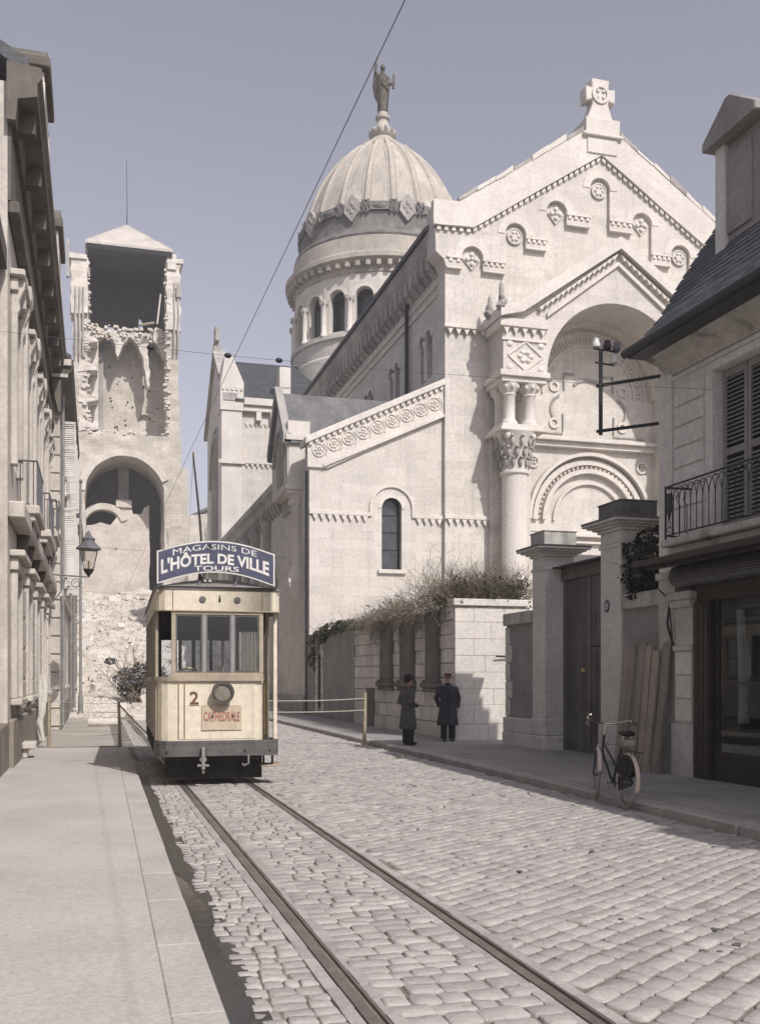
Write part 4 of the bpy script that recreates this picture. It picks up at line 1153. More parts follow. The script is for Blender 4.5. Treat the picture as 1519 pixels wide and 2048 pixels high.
# rubble fan in front of the tower
def heap(x, y):
    t = max(0, (y - 44) / 66)
    e = 1.0 if x > -2.5 else .9
    return (10.8 * t ** 1.25) * e * (1.0 - .25 * max(0, (x - 6) / 12)) - .05
g = MB()
nx, ny = 46, 110
for j in range(ny + 1):
    for i in range(nx + 1):
        x, yy = -6 + 20 * i / nx, 44 + 66 * j / ny
        z = heap(x, yy) + (noise.noise(Vector((x * .5, yy * .35, 1))) * 1.1 + noise.noise(Vector((x * 1.6, yy * 1.3, 4))) * .4) * min(1, max(0, (yy - 46) / 8)) * .8
        g.v.append((x, yy, z))
for j in range(ny):
    for i in range(nx):
        a = j * (nx + 1) + i
        g.f.append((a, a + 1, a + nx + 2, a + nx + 1))
struct(g, 'rubble_mound', M['rubble'], smooth=180)
def rock(c, s, seed):
    m = MB().box(-1, 1, -1, 1, -1, 1)
    rot = Matrix.Rotation(R(0, 6.3), 3, 'Z') @ Matrix.Rotation(R(-.5, .5), 3, 'X')
    sx, sy, sz = s * R(.7, 1.4), s * R(.6, 1.1), s * R(.45, .85)
    m.v = [tuple(rot @ Vector((p[0] * sx * R(.75, 1.1), p[1] * sy * R(.75, 1.1), p[2] * sz * R(.75, 1.1))) + Vector(c)) for p in m.v]
    return m
rs = MB()
for i in range(7000):
    yy = 44 + 64 * R(0, 1) ** .9
    x = R(-3.2, 11) if yy > 60 else R(-1.0, 7)
    s = R(.03, .09) * (1 + (yy - 44) / 45) * (2.4 if R(0, 1) < .06 else 1)
    k = rock((x, yy, heap(x, yy) + noise.noise(Vector((x * .5, yy * .35, 1))) * .9 * min(1, max(0, (yy - 46) / 8))), s, i)
    rs.add(k.v, k.f)
rs.build('rubble_stones', M['rubble'], None, kind='stuff')
fb = 'blocks of stone fallen from the tower'
for i, (x, yy, s, lb) in enumerate(((1.6, 41, .34, 'squarish pale block lying at the foot of the rubble, nearest the tram'), (-.2, 43.5, .28, 'small pale block at the foot of the rubble by the left houses'), (2.6, 50, .5, 'large pale block half sunk in the lower rubble slope'), (.4, 54, .45, 'tilted pale block on the rubble slope behind the grey pole'), (1.9, 60, .6, 'broad pale block high on the rubble slope under the tower arch'))):
    solo(rock((x, yy, heap(x, yy) + s * .3), s, i), 'fallen_block', M['rubble'], (x, yy, max(heap(x, yy), -.02)), lb, 'stone block', fb, bevel=.03)
m = MB().tube([(-.55, 0, 0), (.55, 0, 0)], .15, 14)
o = solo(m.xf(lambda p: (p.x + .33, p.y + 36.5, p.z + .12)), 'column_drum', M['rubble'], (.33, 36.5, -.02), 'pale column drum lying on its side behind the rope barrier', 'column drum')
# distant house right of the tower
dh = thing('distant_house', 'pale distant house wall with a sloping roof between the tower and the church', 'house', (14, 126, 0))
MB().prism([(10.5, 0), (20, 0), (20, 18.5), (13.5, 22.5), (10.5, 21)], 'y', 126, 136).build('wall', M['church_plain'], dh)
MB().prism([(10.3, 21.0), (13.5, 22.6), (20.4, 18.4), (20.4, 18.7), (13.5, 23.0), (10.3, 21.3)], 'y', 125.6, 136.4).build('roof', M['slate_pale'], dh)

# ------------------------------------------------------------------ left-hand houses
LX = -1.45
h0 = thing('near_house', 'plain pale house front at the very left edge, nearest the camera', 'house', (-1.6, 14, 0))
MB().prism([(2, 0), (18.3, 0), (18.3, 9.0), (2, 9.0)], 'x', -2.1, -1.6, holes=[[(y0 - .5, a), (y0 + .5, a), (y0 + .5, b), (y0 - .5, b)] for y0 in (10, 13, 16) for a, b in ((1.3, 3.3), (5.2, 7.4))]).build('front_wall', M['left_stone'], h0)
MB().box(-9, -2.101, 2, 18.3, 0, 9).build('house_body', M['left_stone'], h0)
for y0 in (10, 13, 16):
    for a, b in ((1.3, 3.3), (5.2, 7.4)):
        w = MB().box(-1.98, -1.94, y0 - .5, y0 + .5, a, b).build('window', M['leadglass'], h0)
        MB().box(-1.6, -1.5, y0 - .65, y0 + .65, a - .15, a - .002).build('sill', M['left_stone'], w)
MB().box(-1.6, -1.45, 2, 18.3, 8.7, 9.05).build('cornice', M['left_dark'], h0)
MB().box(-1.6, -1.42, 2, 18.3, 0, .9).build('plinth', M['plinth'], h0, bevel=.03)
MB().hexa([(-9, 2, 11.5), (-1.5, 2, 9.05), (-1.5, 18.3, 9.05), (-9, 18.3, 11.5), (-9, 2, 11.7), (-1.5, 2, 9.2), (-1.5, 18.3, 9.2), (-9, 18.3, 11.7)]).build('roof', M['slate'], h0)
h1 = thing('ornate_house', 'ornate pale stone town house with balconies, roof dormers and a heavy dark cornice', 'house', (LX, 26, 0))
wz = [(1.4, 3.5), (5.6, 8.5)]
wy = [19.8, 23.0, 26.2, 29.4, 32.2]
holes = [[(y0 - .55, a), (y0 + .55, a), (y0 + .55, b), (y0 - .55, b)] for y0 in wy for a, b in wz]
MB().prism([(18.4, 0), (34, 0), (34, 12.0), (18.4, 12.0)], 'x', LX - .5, LX, holes=holes).build('front_wall', M['left_stone'], h1)
MB().box(LX - 8, LX - .51, 18.4, 34, 0, 12).build('house_body', M['left_stone'], h1)
MB().box(LX, LX + .10, 18.4, 34.0, 0, .95).build('plinth', M['plinth'], h1, bevel=.03)
for y0 in wy:
    for j, (a, b) in enumerate(wz):
        w = MB().box(LX - .40, LX - .36, y0 - .55, y0 + .55, a, b).build('window', M['leadglass'], h1)
        f = MB()
        for yy in (y0 - .55, y0 - .03, y0 + .49):
            f.box(LX - .355, LX - .30, yy, yy + .06, a, b)
        f.box(LX - .355, LX - .31, y0 - .49, y0 + .49, (a + b) / 2 + .3, (a + b) / 2 + .36)
        f.build('frame', M['shutter'], w)
        s = MB().box(LX, LX + .12, y0 - .78, y0 - .56, a - .1, b + .1).box(LX, LX + .12, y0 + .56, y0 + .78, a - .1, b + .1).box(LX, LX + .14, y0 - .85, y0 + .85, b + .1, b + .34)
        s.build('window_surround', M['left_stone'], h1, bevel=.02)
        MB().box(LX, LX + .26, y0 - .95, y0 + .95, b + .34, b + .46).build('window_cornice', M['left_stone'], h1, bevel=.02)
        if j > 0:
            for sy in (-.68, .68):
                m = MB().prism([(LX, b + .34), (LX + .24, b + .34), (LX + .25, b + .20), (LX + .20, b + .08), (LX + .15, b - .06), (LX + .16, b - .2), (LX + .12, b - .3), (LX, b - .34)], 'y', y0 + sy - .09, y0 + sy + .09)
                m.build('scroll_bracket', M['left_stone'], h1, bevel=.02)
            MB().prism([(y0 - .12, b + .02), (y0 + .12, b + .02), (y0 + .18, b + .40), (y0 - .18, b + .40)], 'x', LX + .10, LX + .22).build('keystone', M['left_stone'], h1, bevel=.02)
        else:
            MB().box(LX, LX + .2, y0 - .8, y0 + .8, a - .22, a - .1).build('sill', M['left_stone'], w, bevel=.02)
            for k in range(4):
                zz = 1.05 + k * .62
                for yy0, yy1 in ((y0 + .8, y0 + 2.38),):
                    if yy1 < 34:
                        MB().box(LX, LX + .07, yy0, yy1, zz, zz + .58).build('rusticated_block', M['left_stone'], h1, bevel=.03)
for y0 in (21.4, 24.6, 27.8, 30.9):
    MB().box(LX, LX + .16, y0 - .22, y0 + .22, 4.9, 9.7).box(LX, LX + .24, y0 - .3, y0 + .3, 9.2, 9.5).box(LX, LX + .2, y0 - .27, y0 + .27, 4.9, 5.2).build('pilaster', M['left_stone'], h1, bevel=.02)
MB().box(LX, LX + .28, 18.4, 34.0, 4.45, 4.75).build('string_course', M['left_stone'], h1, bevel=.03)
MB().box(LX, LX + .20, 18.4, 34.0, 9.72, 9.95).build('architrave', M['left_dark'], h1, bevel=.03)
MB().box(LX, LX + .06, 18.4, 34.0, 9.95, 11.25).build('shaded_frieze', M['left_dark'], h1)  # plate darkened to paint in the shadow under the cornice
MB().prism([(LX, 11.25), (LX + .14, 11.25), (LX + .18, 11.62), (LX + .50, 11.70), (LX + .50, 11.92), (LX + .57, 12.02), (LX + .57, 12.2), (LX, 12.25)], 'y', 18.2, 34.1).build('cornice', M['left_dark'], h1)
for i in range(8):
    y0 = 18.7 + i * 1.95
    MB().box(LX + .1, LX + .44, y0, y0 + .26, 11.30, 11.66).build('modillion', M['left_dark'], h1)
MB().hexa([(LX - 6, 18.4, 15.6), (LX + .35, 18.4, 12.2), (LX + .35, 34, 12.2), (LX - 6, 34, 15.6), (LX - 6, 18.4, 15.9), (LX + .35, 18.4, 12.45), (LX + .35, 34, 12.45), (LX - 6, 34, 15.9)]).build('roof', M['slate'], h1)
for y0, kk in ((21.5, .9), (29.6, 1.1)):
    d = MB().box(LX - 1.6, LX + .50, y0 - 1.0 * kk, y0 + 1.0 * kk, 12.2, 12.2 + 1.5 * kk).build('dormer', M['left_stone'], h1, bevel=.03)
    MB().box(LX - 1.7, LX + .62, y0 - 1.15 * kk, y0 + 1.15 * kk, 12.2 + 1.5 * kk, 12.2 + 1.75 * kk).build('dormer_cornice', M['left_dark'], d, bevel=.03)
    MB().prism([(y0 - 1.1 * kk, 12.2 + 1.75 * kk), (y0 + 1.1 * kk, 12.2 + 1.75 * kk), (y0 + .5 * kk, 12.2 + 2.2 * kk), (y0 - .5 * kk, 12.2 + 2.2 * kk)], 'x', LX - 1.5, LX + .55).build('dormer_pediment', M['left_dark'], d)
    for s_ in (-1, 1):
        MB().prism([(y0 + s_ * 1.0 * kk, 12.2), (y0 + s_ * 1.9 * kk, 12.2), (y0 + s_ * 1.3 * kk, 12.6), (y0 + s_ * 1.05 * kk, 13.3)], 'x', LX + .2, LX + .52).build('dormer_scroll', M['left_stone'], d)
# balconies
for y0, y1, bx1, z in ((20.3, 22.6, -1.02, 5.0), (24.6, 27.8, -.98, 5.15), (29.0, 31.4, -.98, 5.75), (31.9, 33.4, -1.0, 6.2)):
    b = MB().box(LX + .02, bx1, y0, y1, z - .17, z).box(LX + .02, bx1 - .08, y0 + .08, y1 - .08, z - .30, z - .17).build('balcony', M['left_stone'], h1, bevel=.02)
    for yy in (y0 + .25, y1 - .35):
        MB().prism([(LX + .01, z - .31), (bx1 - .12, z - .31), (bx1 - .2, z - .55), (LX + .15, z - 1.0), (LX + .01, z - 1.05)], 'y', yy, yy + .22).build('bracket', M['left_dark'], b)
    r = MB().tube([(bx1 - .05, y0 + .04, z + .85), (bx1 - .05, y1 - .04, z + .85)], .02, 5).tube([(LX, y0 + .04, z + .85), (bx1 - .05, y0 + .04, z + .85)], .02, 5)
    n = int((y1 - y0) / .14)
    for i in range(n):
        yy = y0 + .06 + i * .14
        r.tube([(bx1 - .05, yy, z), (bx1 - .05, yy, z + .85)], .009, 4)
    for i in range(3):
        r.tube([(LX + .08 + i * .12, y0 + .04, z), (LX + .08 + i * .12, y0 + .04, z + .85)], .009, 4)
    r.build('railing', M['iron_grey'], b)
MB().box(LX + .10, LX + .36, 20.4, 20.9, .30, .44).box(LX + .10, LX + .2, 20.5, 20.8, .12, .30).build('stone_bracket', M['left_stone'], h1, bevel=.02)

h2 = thing('plain_house', 'pale house with quoins, drainpipes and open white louvred shutters, second of the tall left houses', 'house', (-1.12, 40, 0))
X2 = -1.12
wy2 = (37.0, 40.5, 44.0)
wz2 = ((1.4, 3.4), (5.2, 7.6), (8.7, 10.6))
MB().prism([(34.0, 0), (47, 0), (47, 11.3), (34.0, 11.3)], 'x', X2 - .4, X2, holes=[[(y0 - .5, a), (y0 + .5, a), (y0 + .5, b), (y0 - .5, b)] for y0 in wy2 for a, b in wz2]).build('front_wall', M['left_stone'], h2)
MB().box(X2 - 8, X2 - .41, 34.0, 47, 0, 11.3).build('house_body', M['left_stone'], h2)
for k in range(19):
    zz = .1 + k * .585
    MB().box(X2 - .36, X2 + .035, 33.94, 34.55 if k % 2 else 34.85, zz + .02, zz + .565).build('quoin', M['left_stone'], h2, bevel=.02)
for y0 in wy2:
    for j, (a, b) in enumerate(wz2):
        w = MB().box(X2 - .3, X2 - .26, y0 - .5, y0 + .5, a, b).build('window', M['leadglass'], h2)
        MB().box(X2 - .02, X2 + .1, y0 - .6, y0 + .6, a - .1, a - .003).build('sill', M['left_stone'], w)
        if j:
            for sy in (-.52, .52):
                sh = MB().box(X2 + .02, X2 + .06, y0 + sy - .02, y0 + sy + .02, a, b).box(X2 + .44, X2 + .48, y0 + sy - .02, y0 + sy + .02, a, b)
                for q in (0, .5, 1):
                    zz = a + (b - a - .08) * q
                    sh.box(X2 + .06, X2 + .44, y0 + sy - .02, y0 + sy + .02, zz, zz + .08)
                sh = sh.build('shutter', M['shutter'], h2)
                sl = MB()
                n = int((b - a) / .075)
                for i in range(n):
                    zz = a + .1 + i * .075
                    if zz < b - .1:
                        sl.hexa([(X2 + .06, y0 + sy - .02, zz), (X2 + .44, y0 + sy - .02, zz), (X2 + .44, y0 + sy + .02, zz + .04), (X2 + .06, y0 + sy + .02, zz + .04),
                                 (X2 + .06, y0 + sy - .02, zz + .012), (X2 + .44, y0 + sy - .02, zz + .012), (X2 + .44, y0 + sy + .02, zz + .052), (X2 + .06, y0 + sy + .02, zz + .052)])
                sl.build('slats', M['shutter'], sh, kind='stuff')
MB().prism([(X2, 10.2), (X2 + .06, 10.2), (X2 + .08, 11.3), (X2 + .40, 11.5), (X2 + .46, 11.7), (X2 + .46, 11.9), (X2 - .4, 11.95)], 'y', 33.6, 47.2).build('cornice', M['left_dark'], h2)  # lower face is a dark frieze, painting in the cornice's shade
MB().box(X2 - .45, X2 + .40, 33.5, 33.595, 11.68, 11.88).box(X2 - .4, X2 + .3, 33.52, 33.595, 11.3, 11.4).build('cornice_return', M['left_stone'], h2)
MB().hexa([(X2 - 6, 33.6, 15), (X2 + .4, 33.6, 11.9), (X2 + .4, 47.2, 11.9), (X2 - 6, 47.2, 15), (X2 - 6, 33.6, 15.2), (X2 + .4, 33.6, 12.05), (X2 + .4, 47.2, 12.05), (X2 - 6, 47.2, 15.2)]).build('roof', M['slate'], h2)
for yy in (34.95, 46.8):
    MB().tube([(X2 + .10, yy, 11.1), (X2 + .10, yy, .1)], .055, 8).build('drainpipe', M['pole'], h2)
MB().box(X2, X2 + .06, 34.0, 47, 0, .8).build('plinth', M['plinth'], h2)
MB().box(X2, X2 + .12, 34.9, 47, 4.4, 4.6).build('string_course', M['left_stone'], h2)

h3 = thing('mansard_house', 'pale far house with a dark mansard roof beside the rubble, farthest of the left houses', 'house', (-1.0, 54, 0))
X3 = -1.0
MB().box(X3 - 8, X3, 47.3, 62, 0, 8.9).build('front_wall', M['left_stone'], h3)
for k in range(16):
    MB().box(X3 - .3, X3 + .05, 47.22, 47.7, .1 + k * .54, .6 + k * .54).build('quoin', M['left_stone'], h3, bevel=.02)
for y0 in (49.5, 52.5, 55.5, 58.5):
    for a, b in ((1.3, 3.2), (4.9, 7.0)):
        w = MB().box(X3 + .001, X3 + .03, y0 - .5, y0 + .5, a, b).build('window', M['leadglass'], h3)
        MB().box(X3, X3 + .14, y0 - .7, y0 + .7, b, b + .18).build('lintel', M['left_stone'], w)
        MB().box(X3, X3 + .12, y0 - .65, y0 + .65, a - .14, a - .01).build('sill', M['left_stone'], w)
MB().box(X3, X3 + .45, 47.2, 62, 8.6, 8.9).build('cornice', M['left_stone'], h3, bevel=.03)
MB().prism([(X3 + .42, 8.9), (X3 - .25, 11.6), (X3 - 4, 12.6), (X3 - 8, 12.6), (X3 - 8, 8.9)], 'y', 47.25, 62).build('roof', M['slate'], h3)
MB().box(X3 - .4, X3 - .1, 47.1, 47.6, 11.55, 11.9).build('roof_finial', M['iron_grey'], h3)
MB().box(X3 + .0, X3 + .4, 48.4, 49.6, 8.95, 10.2).build('dormer', M['left_stone'], h3, bevel=.02)
MB().tube([(X3 + .1, 47.9, 8.6), (X3 + .1, 47.9, .1)], .06, 8).build('drainpipe', M['pole'], h3)

# tram-wire pole by the rubble, wall lantern, little number plate
pt = thing('wire_pole', 'thin grey pole carrying the cross wires, in front of the rubble', 'pole', (-.6, 46, 0))
MB().tube([(-.6, 46, -.05), (-.6, 46, 10.3)], [.065, .045], 8).build('shaft', M['pole'], pt, smooth=60)
MB().tube([(-.6, 46, -.05), (-.6, 46, .9)], [.12, .10], 8).build('base', M['pole'], pt, smooth=60)
MB().ball((-.6, 46, 10.35), .10, 8, 6).build('finial', M['pole'], pt, smooth=60)

ln = thing('wall_lantern', 'glazed street lantern on a scrolled iron bracket on the left house', 'lantern', (LX, 30.2, 4.6))
lx, ly, lz = -.17, 30.2, 4.62
MB().tube([(LX, ly, lz + .04), (lx, ly, lz - .02)], .022, 6).tube([(LX + .01, ly, lz - 1.0), (LX + .01, ly, lz + .3)], .025, 6).build('bracket_arm', M['iron_grey'], ln)
sc_pts = [(LX + .02, ly, lz - .9), (LX + .28, ly, lz - .78), (LX + .52, ly, lz - .45), (LX + .58, ly, lz - .15), (LX + .50, ly, lz - .02)]
MB().tube(sc_pts, .016, 5).tube([(lx - .35 + .16 * cos(a) * (1 - a / 14), ly, lz - .22 + .16 * sin(a) * (1 - a / 14)) for a in [k * .5 for k in range(20)]], .014, 5).tube([(LX + .22 + .13 * cos(a) * (1 - a / 14), ly, lz - .28 + .13 * sin(a) * (1 - a / 14)) for a in [k * .5 for k in range(20)]], .014, 5).build('scroll', M['iron_grey'], ln)
b0, b1 = .13, .25
cg = MB()
for sx in (-1, 1):
    for sy in (-1, 1):
        cg.tube([(lx + sx * b0, ly + sy * b0, lz + .20), (lx + sx * b1, ly + sy * b1, lz + .78)], .014, 4)
for q, z in ((b0, .20), (b1, .78)):
    cg.tube([(lx - q, ly - q, lz + z), (lx + q, ly - q, lz + z), (lx + q, ly + q, lz + z), (lx - q, ly + q, lz + z), (lx - q, ly - q, lz + z)], .016, 4)
cg.build('frame', M['iron'], ln)
gl = MB()
for (ax, ay), (bx_, by_) in (((-1, -1), (1, -1)), ((1, -1), (1, 1)), ((1, 1), (-1, 1)), ((-1, 1), (-1, -1))):
    gl.add([(lx + ax * b0, ly + ay * b0, lz + .2), (lx + bx_ * b0, ly + by_ * b0, lz + .2), (lx + bx_ * b1, ly + by_ * b1, lz + .78), (lx + ax * b1, ly + ay * b1, lz + .78)], [(0, 1, 2, 3)])
gl.build('glazing', M['lens'], ln)
MB().lathe([(.36, .78), (.35, .82), (.18, .98), (.17, 1.06), (.20, 1.08), (.08, 1.18), (.05, 1.28), (.0, 1.34)], lx, ly, 8, pi / 4, 2 * pi + pi / 4).xf(lambda p: (p.x, p.y, p.z + lz)).build('cap', M['iron_grey'], ln)
MB().lathe([(.02, -.02), (.05, .04), (.10, .10), (.16, .2)], lx, ly, 8).xf(lambda p: (p.x, p.y, p.z + lz)).build('cup', M['iron'], ln)
MB().lathe([(.02, .2), (.02, .42), (.03, .44), (.0, .46)], lx, ly, 8).xf(lambda p: (p.x, p.y, p.z + lz)).build('burner', M['brass'], ln)
# ------------------------------------------------------------------ garden wall with dark pilasters
GX = 8.63
gw = thing('garden_wall', 'old stone garden wall with three black pilasters, running back to the church', 'wall', (GX, 31, 0))
MB().box(GX + .04, GX + .5, 23.65, 41.4, 0, 3.42).build('wall_core', M['mortar'], gw)
pils = [(24.55, 25.5), (26.7, 27.85), (28.8, 29.95)]
z = .1
rowh = [.42, .40, .40, .36, .38, .36, .36, .36, .36]
n = 0
for h in rowh:
    y = 23.62
    while y < 33.5:
        w_ = R(.55, 1.0)
        y2 = min(y + w_, 33.5)
        zz1 = z + h - .012
        if y2 - y > .12:
            MB().box(GX + R(-.022, .012), GX + .1, y + .006, y2 - .006, z + .008, zz1).build('stone', M['wallstone'], gw, bevel=.015)
        y = y2
    z += h
MB().box(GX - .004, GX + .1, 33.51, 41.4, .1, 3.36).rough(4, .02, 2).build('rendered_stretch', M['wallrender'], gw)
MB().box(GX - .06, GX + .55, 30.0, 41.4, 3.36, 3.46).rough(3, .015, 2).build('coping', M['pilaster_dark'], gw)
for a, b in pils:
    p = MB().box(GX - .12, GX + .03, a, b, 1.55, 3.42).build('pilaster', M['pilaster_dark'], gw, bevel=.02)
    MB().box(GX - .22, GX + .03, a - .16, b + .16, 1.42, 1.55).box(GX - .17, GX + .03, a - .09, b + .09, 1.30, 1.42).box(GX - .19, GX + .03, a - .1, b + .1, 1.55, 1.63).build('base_moulding', M['pilaster_dark'], p, bevel=.025)
m = MB().box(GX - .03, GX, 30.9, 31.9, .1, 1.35).build('blocked_doorway', M['pilaster_dark'], gw)
for k in range(8):
    MB().box(GX - .03, GX + .02, 38.4 + (k % 2) * .08, 38.75, .3 + k * .36, .64 + k * .36).build('stone', M['wallstone'], gw, bevel=.012)
MB().box(GX - .02, GX + .0, 38.9, 39.3, .5, 2.6).build('slit_opening', M['dark'], gw)
for k in range(8):
    MB().box(GX - .03, GX + .02, 39.4, 39.75 + (k % 2) * .1, .3 + k * .36, .64 + k * .36).build('stone', M['wallstone'], gw, bevel=.012)

cwl = thing('corner_wall', 'sunlit pale block wall closing the yard beside the two men, under the hedge', 'wall', (9.4, 23.4, 0))
MB().box(8.68, 10.6, 23.52, 23.9, 0, 3.3).build('wall_core', M['mortar'], cwl)
z = .02
for i, h in enumerate((.50, .48, .40, .42, .42, .42, .42, .40)):
    x = 8.64
    first = True
    while x < 10.6:
        w_ = R(.8, 1.1) if not (first and i % 2) else .5
        first = False
        x2 = min(x + w_, 10.6)
        MB().box(x + .003, x2 - .003, 23.5 + R(-.004, .004) - (.03 if i < 2 else 0), 23.6, z + .003, z + h - .003).build('stone', M['church_plain'], cwl, bevel=.006)
        x = x2
    z += h
MB().box(8.58, 10.6, 23.42, 23.98, z, z + .18).build('coping', M['church_plain'], cwl, bevel=.02)
MB().tube([(10.2, 23.45, 2.2), (9.75, 23.4, 2.22), (9.7, 23.4, 2.22)], .02, 5).build('hook', M['iron'], cwl)

# ------------------------------------------------------------------ carriage gate
PX = 9.3
def pier(y0, y1, top, label, num=0):
    t = thing('gate_pier', label, 'gate pier', (PX + .35, (y0 + y1) / 2, .118), group='stone piers of the carriage gate')
    MB().box(PX - .06, PX + .75, y0 - .06, y1 + .06, .10, .42).box(PX - .04, PX + .74, y0 - .04, y1 + .04, .42, .80).build('plinth', M['pier'], t, bevel=.025)
    MB().box(PX, PX + .70, y0, y1, .80, top - .78).build('shaft', M['pier'], t, bevel=.012)
    MB().box(PX - .03, PX + .73, y0 - .03, y1 + .03, top - .86, top - .80).box(PX - .015, PX + .715, y0 - .015, y1 + .015, top - .80, top - .775).build('neck_band', M['pier'], t, bevel=.01)
    m = MB()
    for o, za, zb_ in ((.0, top - .775, top - .56), (.05, top - .56, top - .50), (.12, top - .50, top - .46), (.20, top - .46, top - .42), (.27, top - .42, top - .37)):
        m.box(PX - o, PX + .70 + o, y0 - o, y1 + o, za, zb_ - .001)
    m.build('cornice', M['pier'], t, bevel=.012)
    MB().box(PX - .28, PX + .98, y0 - .28, y1 + .28, top - .37, top - .335).build('cap_slab', M['pier_cap'], t, bevel=.008)
    MB().box(PX - .03, PX + .73, y0 - .03, y1 + .03, top - .335, top - .03).box(PX - .05, PX + .75, y0 - .05, y1 + .05, top - .03, top).build('cap_block', M['pier_cap'] if num else M['coping'], t, bevel=.01)
    return t
pier(19.72, 20.36, 4.86, 'left stone gate pier with a stepped cap, the one beside the hedge')
pier(16.48, 17.26, 4.97, 'right stone gate pier with a stepped cap and a blue number plate', 1)
gt = thing('carriage_gate', 'tall dark wooden carriage gate of upright boards between two stone piers', 'gate', (9.7, 18.5, .118))
MB().box(9.66, 9.86, 17.30, 19.68, 3.76, 4.02).build('lintel', M['gatewood'], gt, bevel=.01)
MB().hexa([(9.45, 17.28, 4.02), (10.0, 17.28, 4.02), (10.0, 19.7, 4.02), (9.45, 19.7, 4.02), (9.45, 17.28, 4.05), (10.0, 17.28, 4.16), (10.0, 19.7, 4.16), (9.45, 19.7, 4.05)]).build('lintel_slates', M['slate'], gt)
y = 17.32
i = 0
while y < 19.66:
    w_ = .148 if i != 7 else .05
    y2 = min(y + w_, 19.67)
    x = 9.70 + R(-.006, .006)
    if i < 7:
        MB().box(x, x + .05, y + .004, y2 - .004, .14, 2.30).build('board', M['gatewood'], gt)
        MB().box(x + .004, x + .05, y + .004, y2 - .004, 2.33, 3.75).build('board', M['gatewood'], gt)
    else:
        MB().box(x - (.03 if i == 7 else 0), x + .05, y + .004, y2 - .004, .14, 3.75).build('board', M['gatewood'], gt)
    y = y2; i += 1
MB().box(9.75, 9.78, 17.32, 19.66, .14, 3.75).build('backing', M['dark'], gt)
MB().box(9.655, 9.70, 17.36, 17.62, 1.20, 1.46).box(9.63, 9.66, 17.44, 17.52, 1.28, 1.38).build('lock_box', M['iron'], gt, bevel=.01)
MB().box(9.675, 9.69, 18.62, 18.80, 1.80, 1.88).build('letter_slot', M['brass'], gt, bevel=.005)
npl = solo(MB().lathe([(.0, 0), (.125, 0), (.125, .012), (.11, .018), (.0, .020)], 0, 0, 22, sx=1, sy=1).xf(lambda p: (PX - p.z - .002, 17.0 + p.x * .78, 3.03 + p.y)), 'number_plate', M['blue'], (PX, 17.0, 3.03), 'oval blue enamel house number plate on the right gate pier', 'number plate')
tx = text_geo('15', .15, .004).xf(lambda p: (PX - .024 + p.y, 17.0 - p.x, 3.03 - .053 + p.z)).build('digits', M['white'], npl, org=(PX, 17.0, 3.03))

def lowwall(name, y0, y1, top, label, plinth):
    t = thing(name, label, 'wall', (PX + .2, (y0 + y1) / 2, .118))
    MB().box(PX + .05, PX + .35, y0, y1, .1, top - .28).build('rendered_face', M['wallrender'], t)
    n = 2
    for k in range(n):
        ya, yb = y0 + (y1 - y0) * k / n, y0 + (y1 - y0) * (k + 1) / n
        MB().box(PX - .05, PX + .45, ya + .003, yb - .003, top - .279, top).build('coping_stone', M['coping'], t, bevel=.02)
    if plinth:
        MB().box(PX - .06, PX + .4, y0, y1 + .02, .1, .42).box(PX - .04, PX + .38, y0, y1 + .02, .421, .76).build('plinth', M['pier'], t, bevel=.02)
        for k in range(5):
            MB().box(PX + .02, PX + .1, y1 - .22 - (k % 2) * .12, y1 + .01, .78 + k * .42, 1.18 + k * .42).build('quoin', M['pier'], t, bevel=.012)
    return t
lowwall('low_wall', 20.43, 21.92, 3.18, 'short grey rendered wall with streaked coping left of the gate', True)
lowwall('low_wall', 14.9, 16.41, 3.2, 'grey rendered wall with streaked coping behind the leaning boards', False)

# boards leaning on the wall
lab = ['leftmost', 'second from the left', 'third from the left', 'fourth from the left', 'fifth from the left', 'rightmost']
yb = [15.70, 15.45, 15.21, 14.97, 14.71, 14.46]
for i, yy in enumerate(yb):
    hgt = [2.08, 2.12, 2.16, 2.10, 2.0, 2.12][i]
    w_ = [.10, .105, .11, .10, .105, .11][i]
    xb, xt = 8.78 + R(-.02, .02) - (.05 if i in (1, 4) else 0), 9.0 - (.05 if i in (1, 4) else 0)
    ti = R(-.05, .05) - .05
    m = MB().hexa([(xb, yy - w_, .12), (xb + .028, yy - w_, .12), (xb + .028, yy + w_, .12), (xb, yy + w_, .12),
                   (xt, yy - w_ - ti, .12 + hgt), (xt + .028, yy - w_ - ti, .12 + hgt), (xt + .028, yy + w_ - ti, .12 + hgt + R(-.02, .02)), (xt, yy + w_ - ti, .12 + hgt)])
    solo(m.rough(2, .006, 2, i), 'wooden_board', M['plank'], (xb, yy, .12), f'long brown weathered board leaning on the grey wall, {lab[i]} of the six', 'board', 'boards leaning against the wall')

# ------------------------------------------------------------------ right-hand house with the shop
HX = 9.1
rh = thing('shop_house', 'grey rendered house with a steep slate roof above a dark shop front', 'house', (HX, 13, .118))
hh = [[(12.05, 3.95), (13.28, 3.95), (13.28, 6.36), (12.05, 6.36)], [(8.6, 3.95), (9.8, 3.95), (9.8, 6.36), (8.6, 6.36)]]
MB().prism([(-14, 3.45), (14.62, 3.45), (14.62, 6.62), (-14, 6.62)], 'x', HX, HX + .4, holes=hh).build('front_wall', M['house'], rh)
MB().box(HX + .401, HX + 6, -14, 14.60, .0, 6.9).build('house_body', M['house'], rh)
MB().box(HX - .05, HX + .4, 14.42, 14.80, 3.42, 6.7).build('corner_strip', M['house'], rh, bevel=.015)
MB().prism([(HX, 6.62), (HX - .04, 6.62), (HX - .06, 6.70), (HX - .16, 6.82), (HX - .52, 6.94), (HX - .6, 6.98), (HX, 7.0)], 'y', -14, 14.66).build('cove', M['house_cove'], rh)
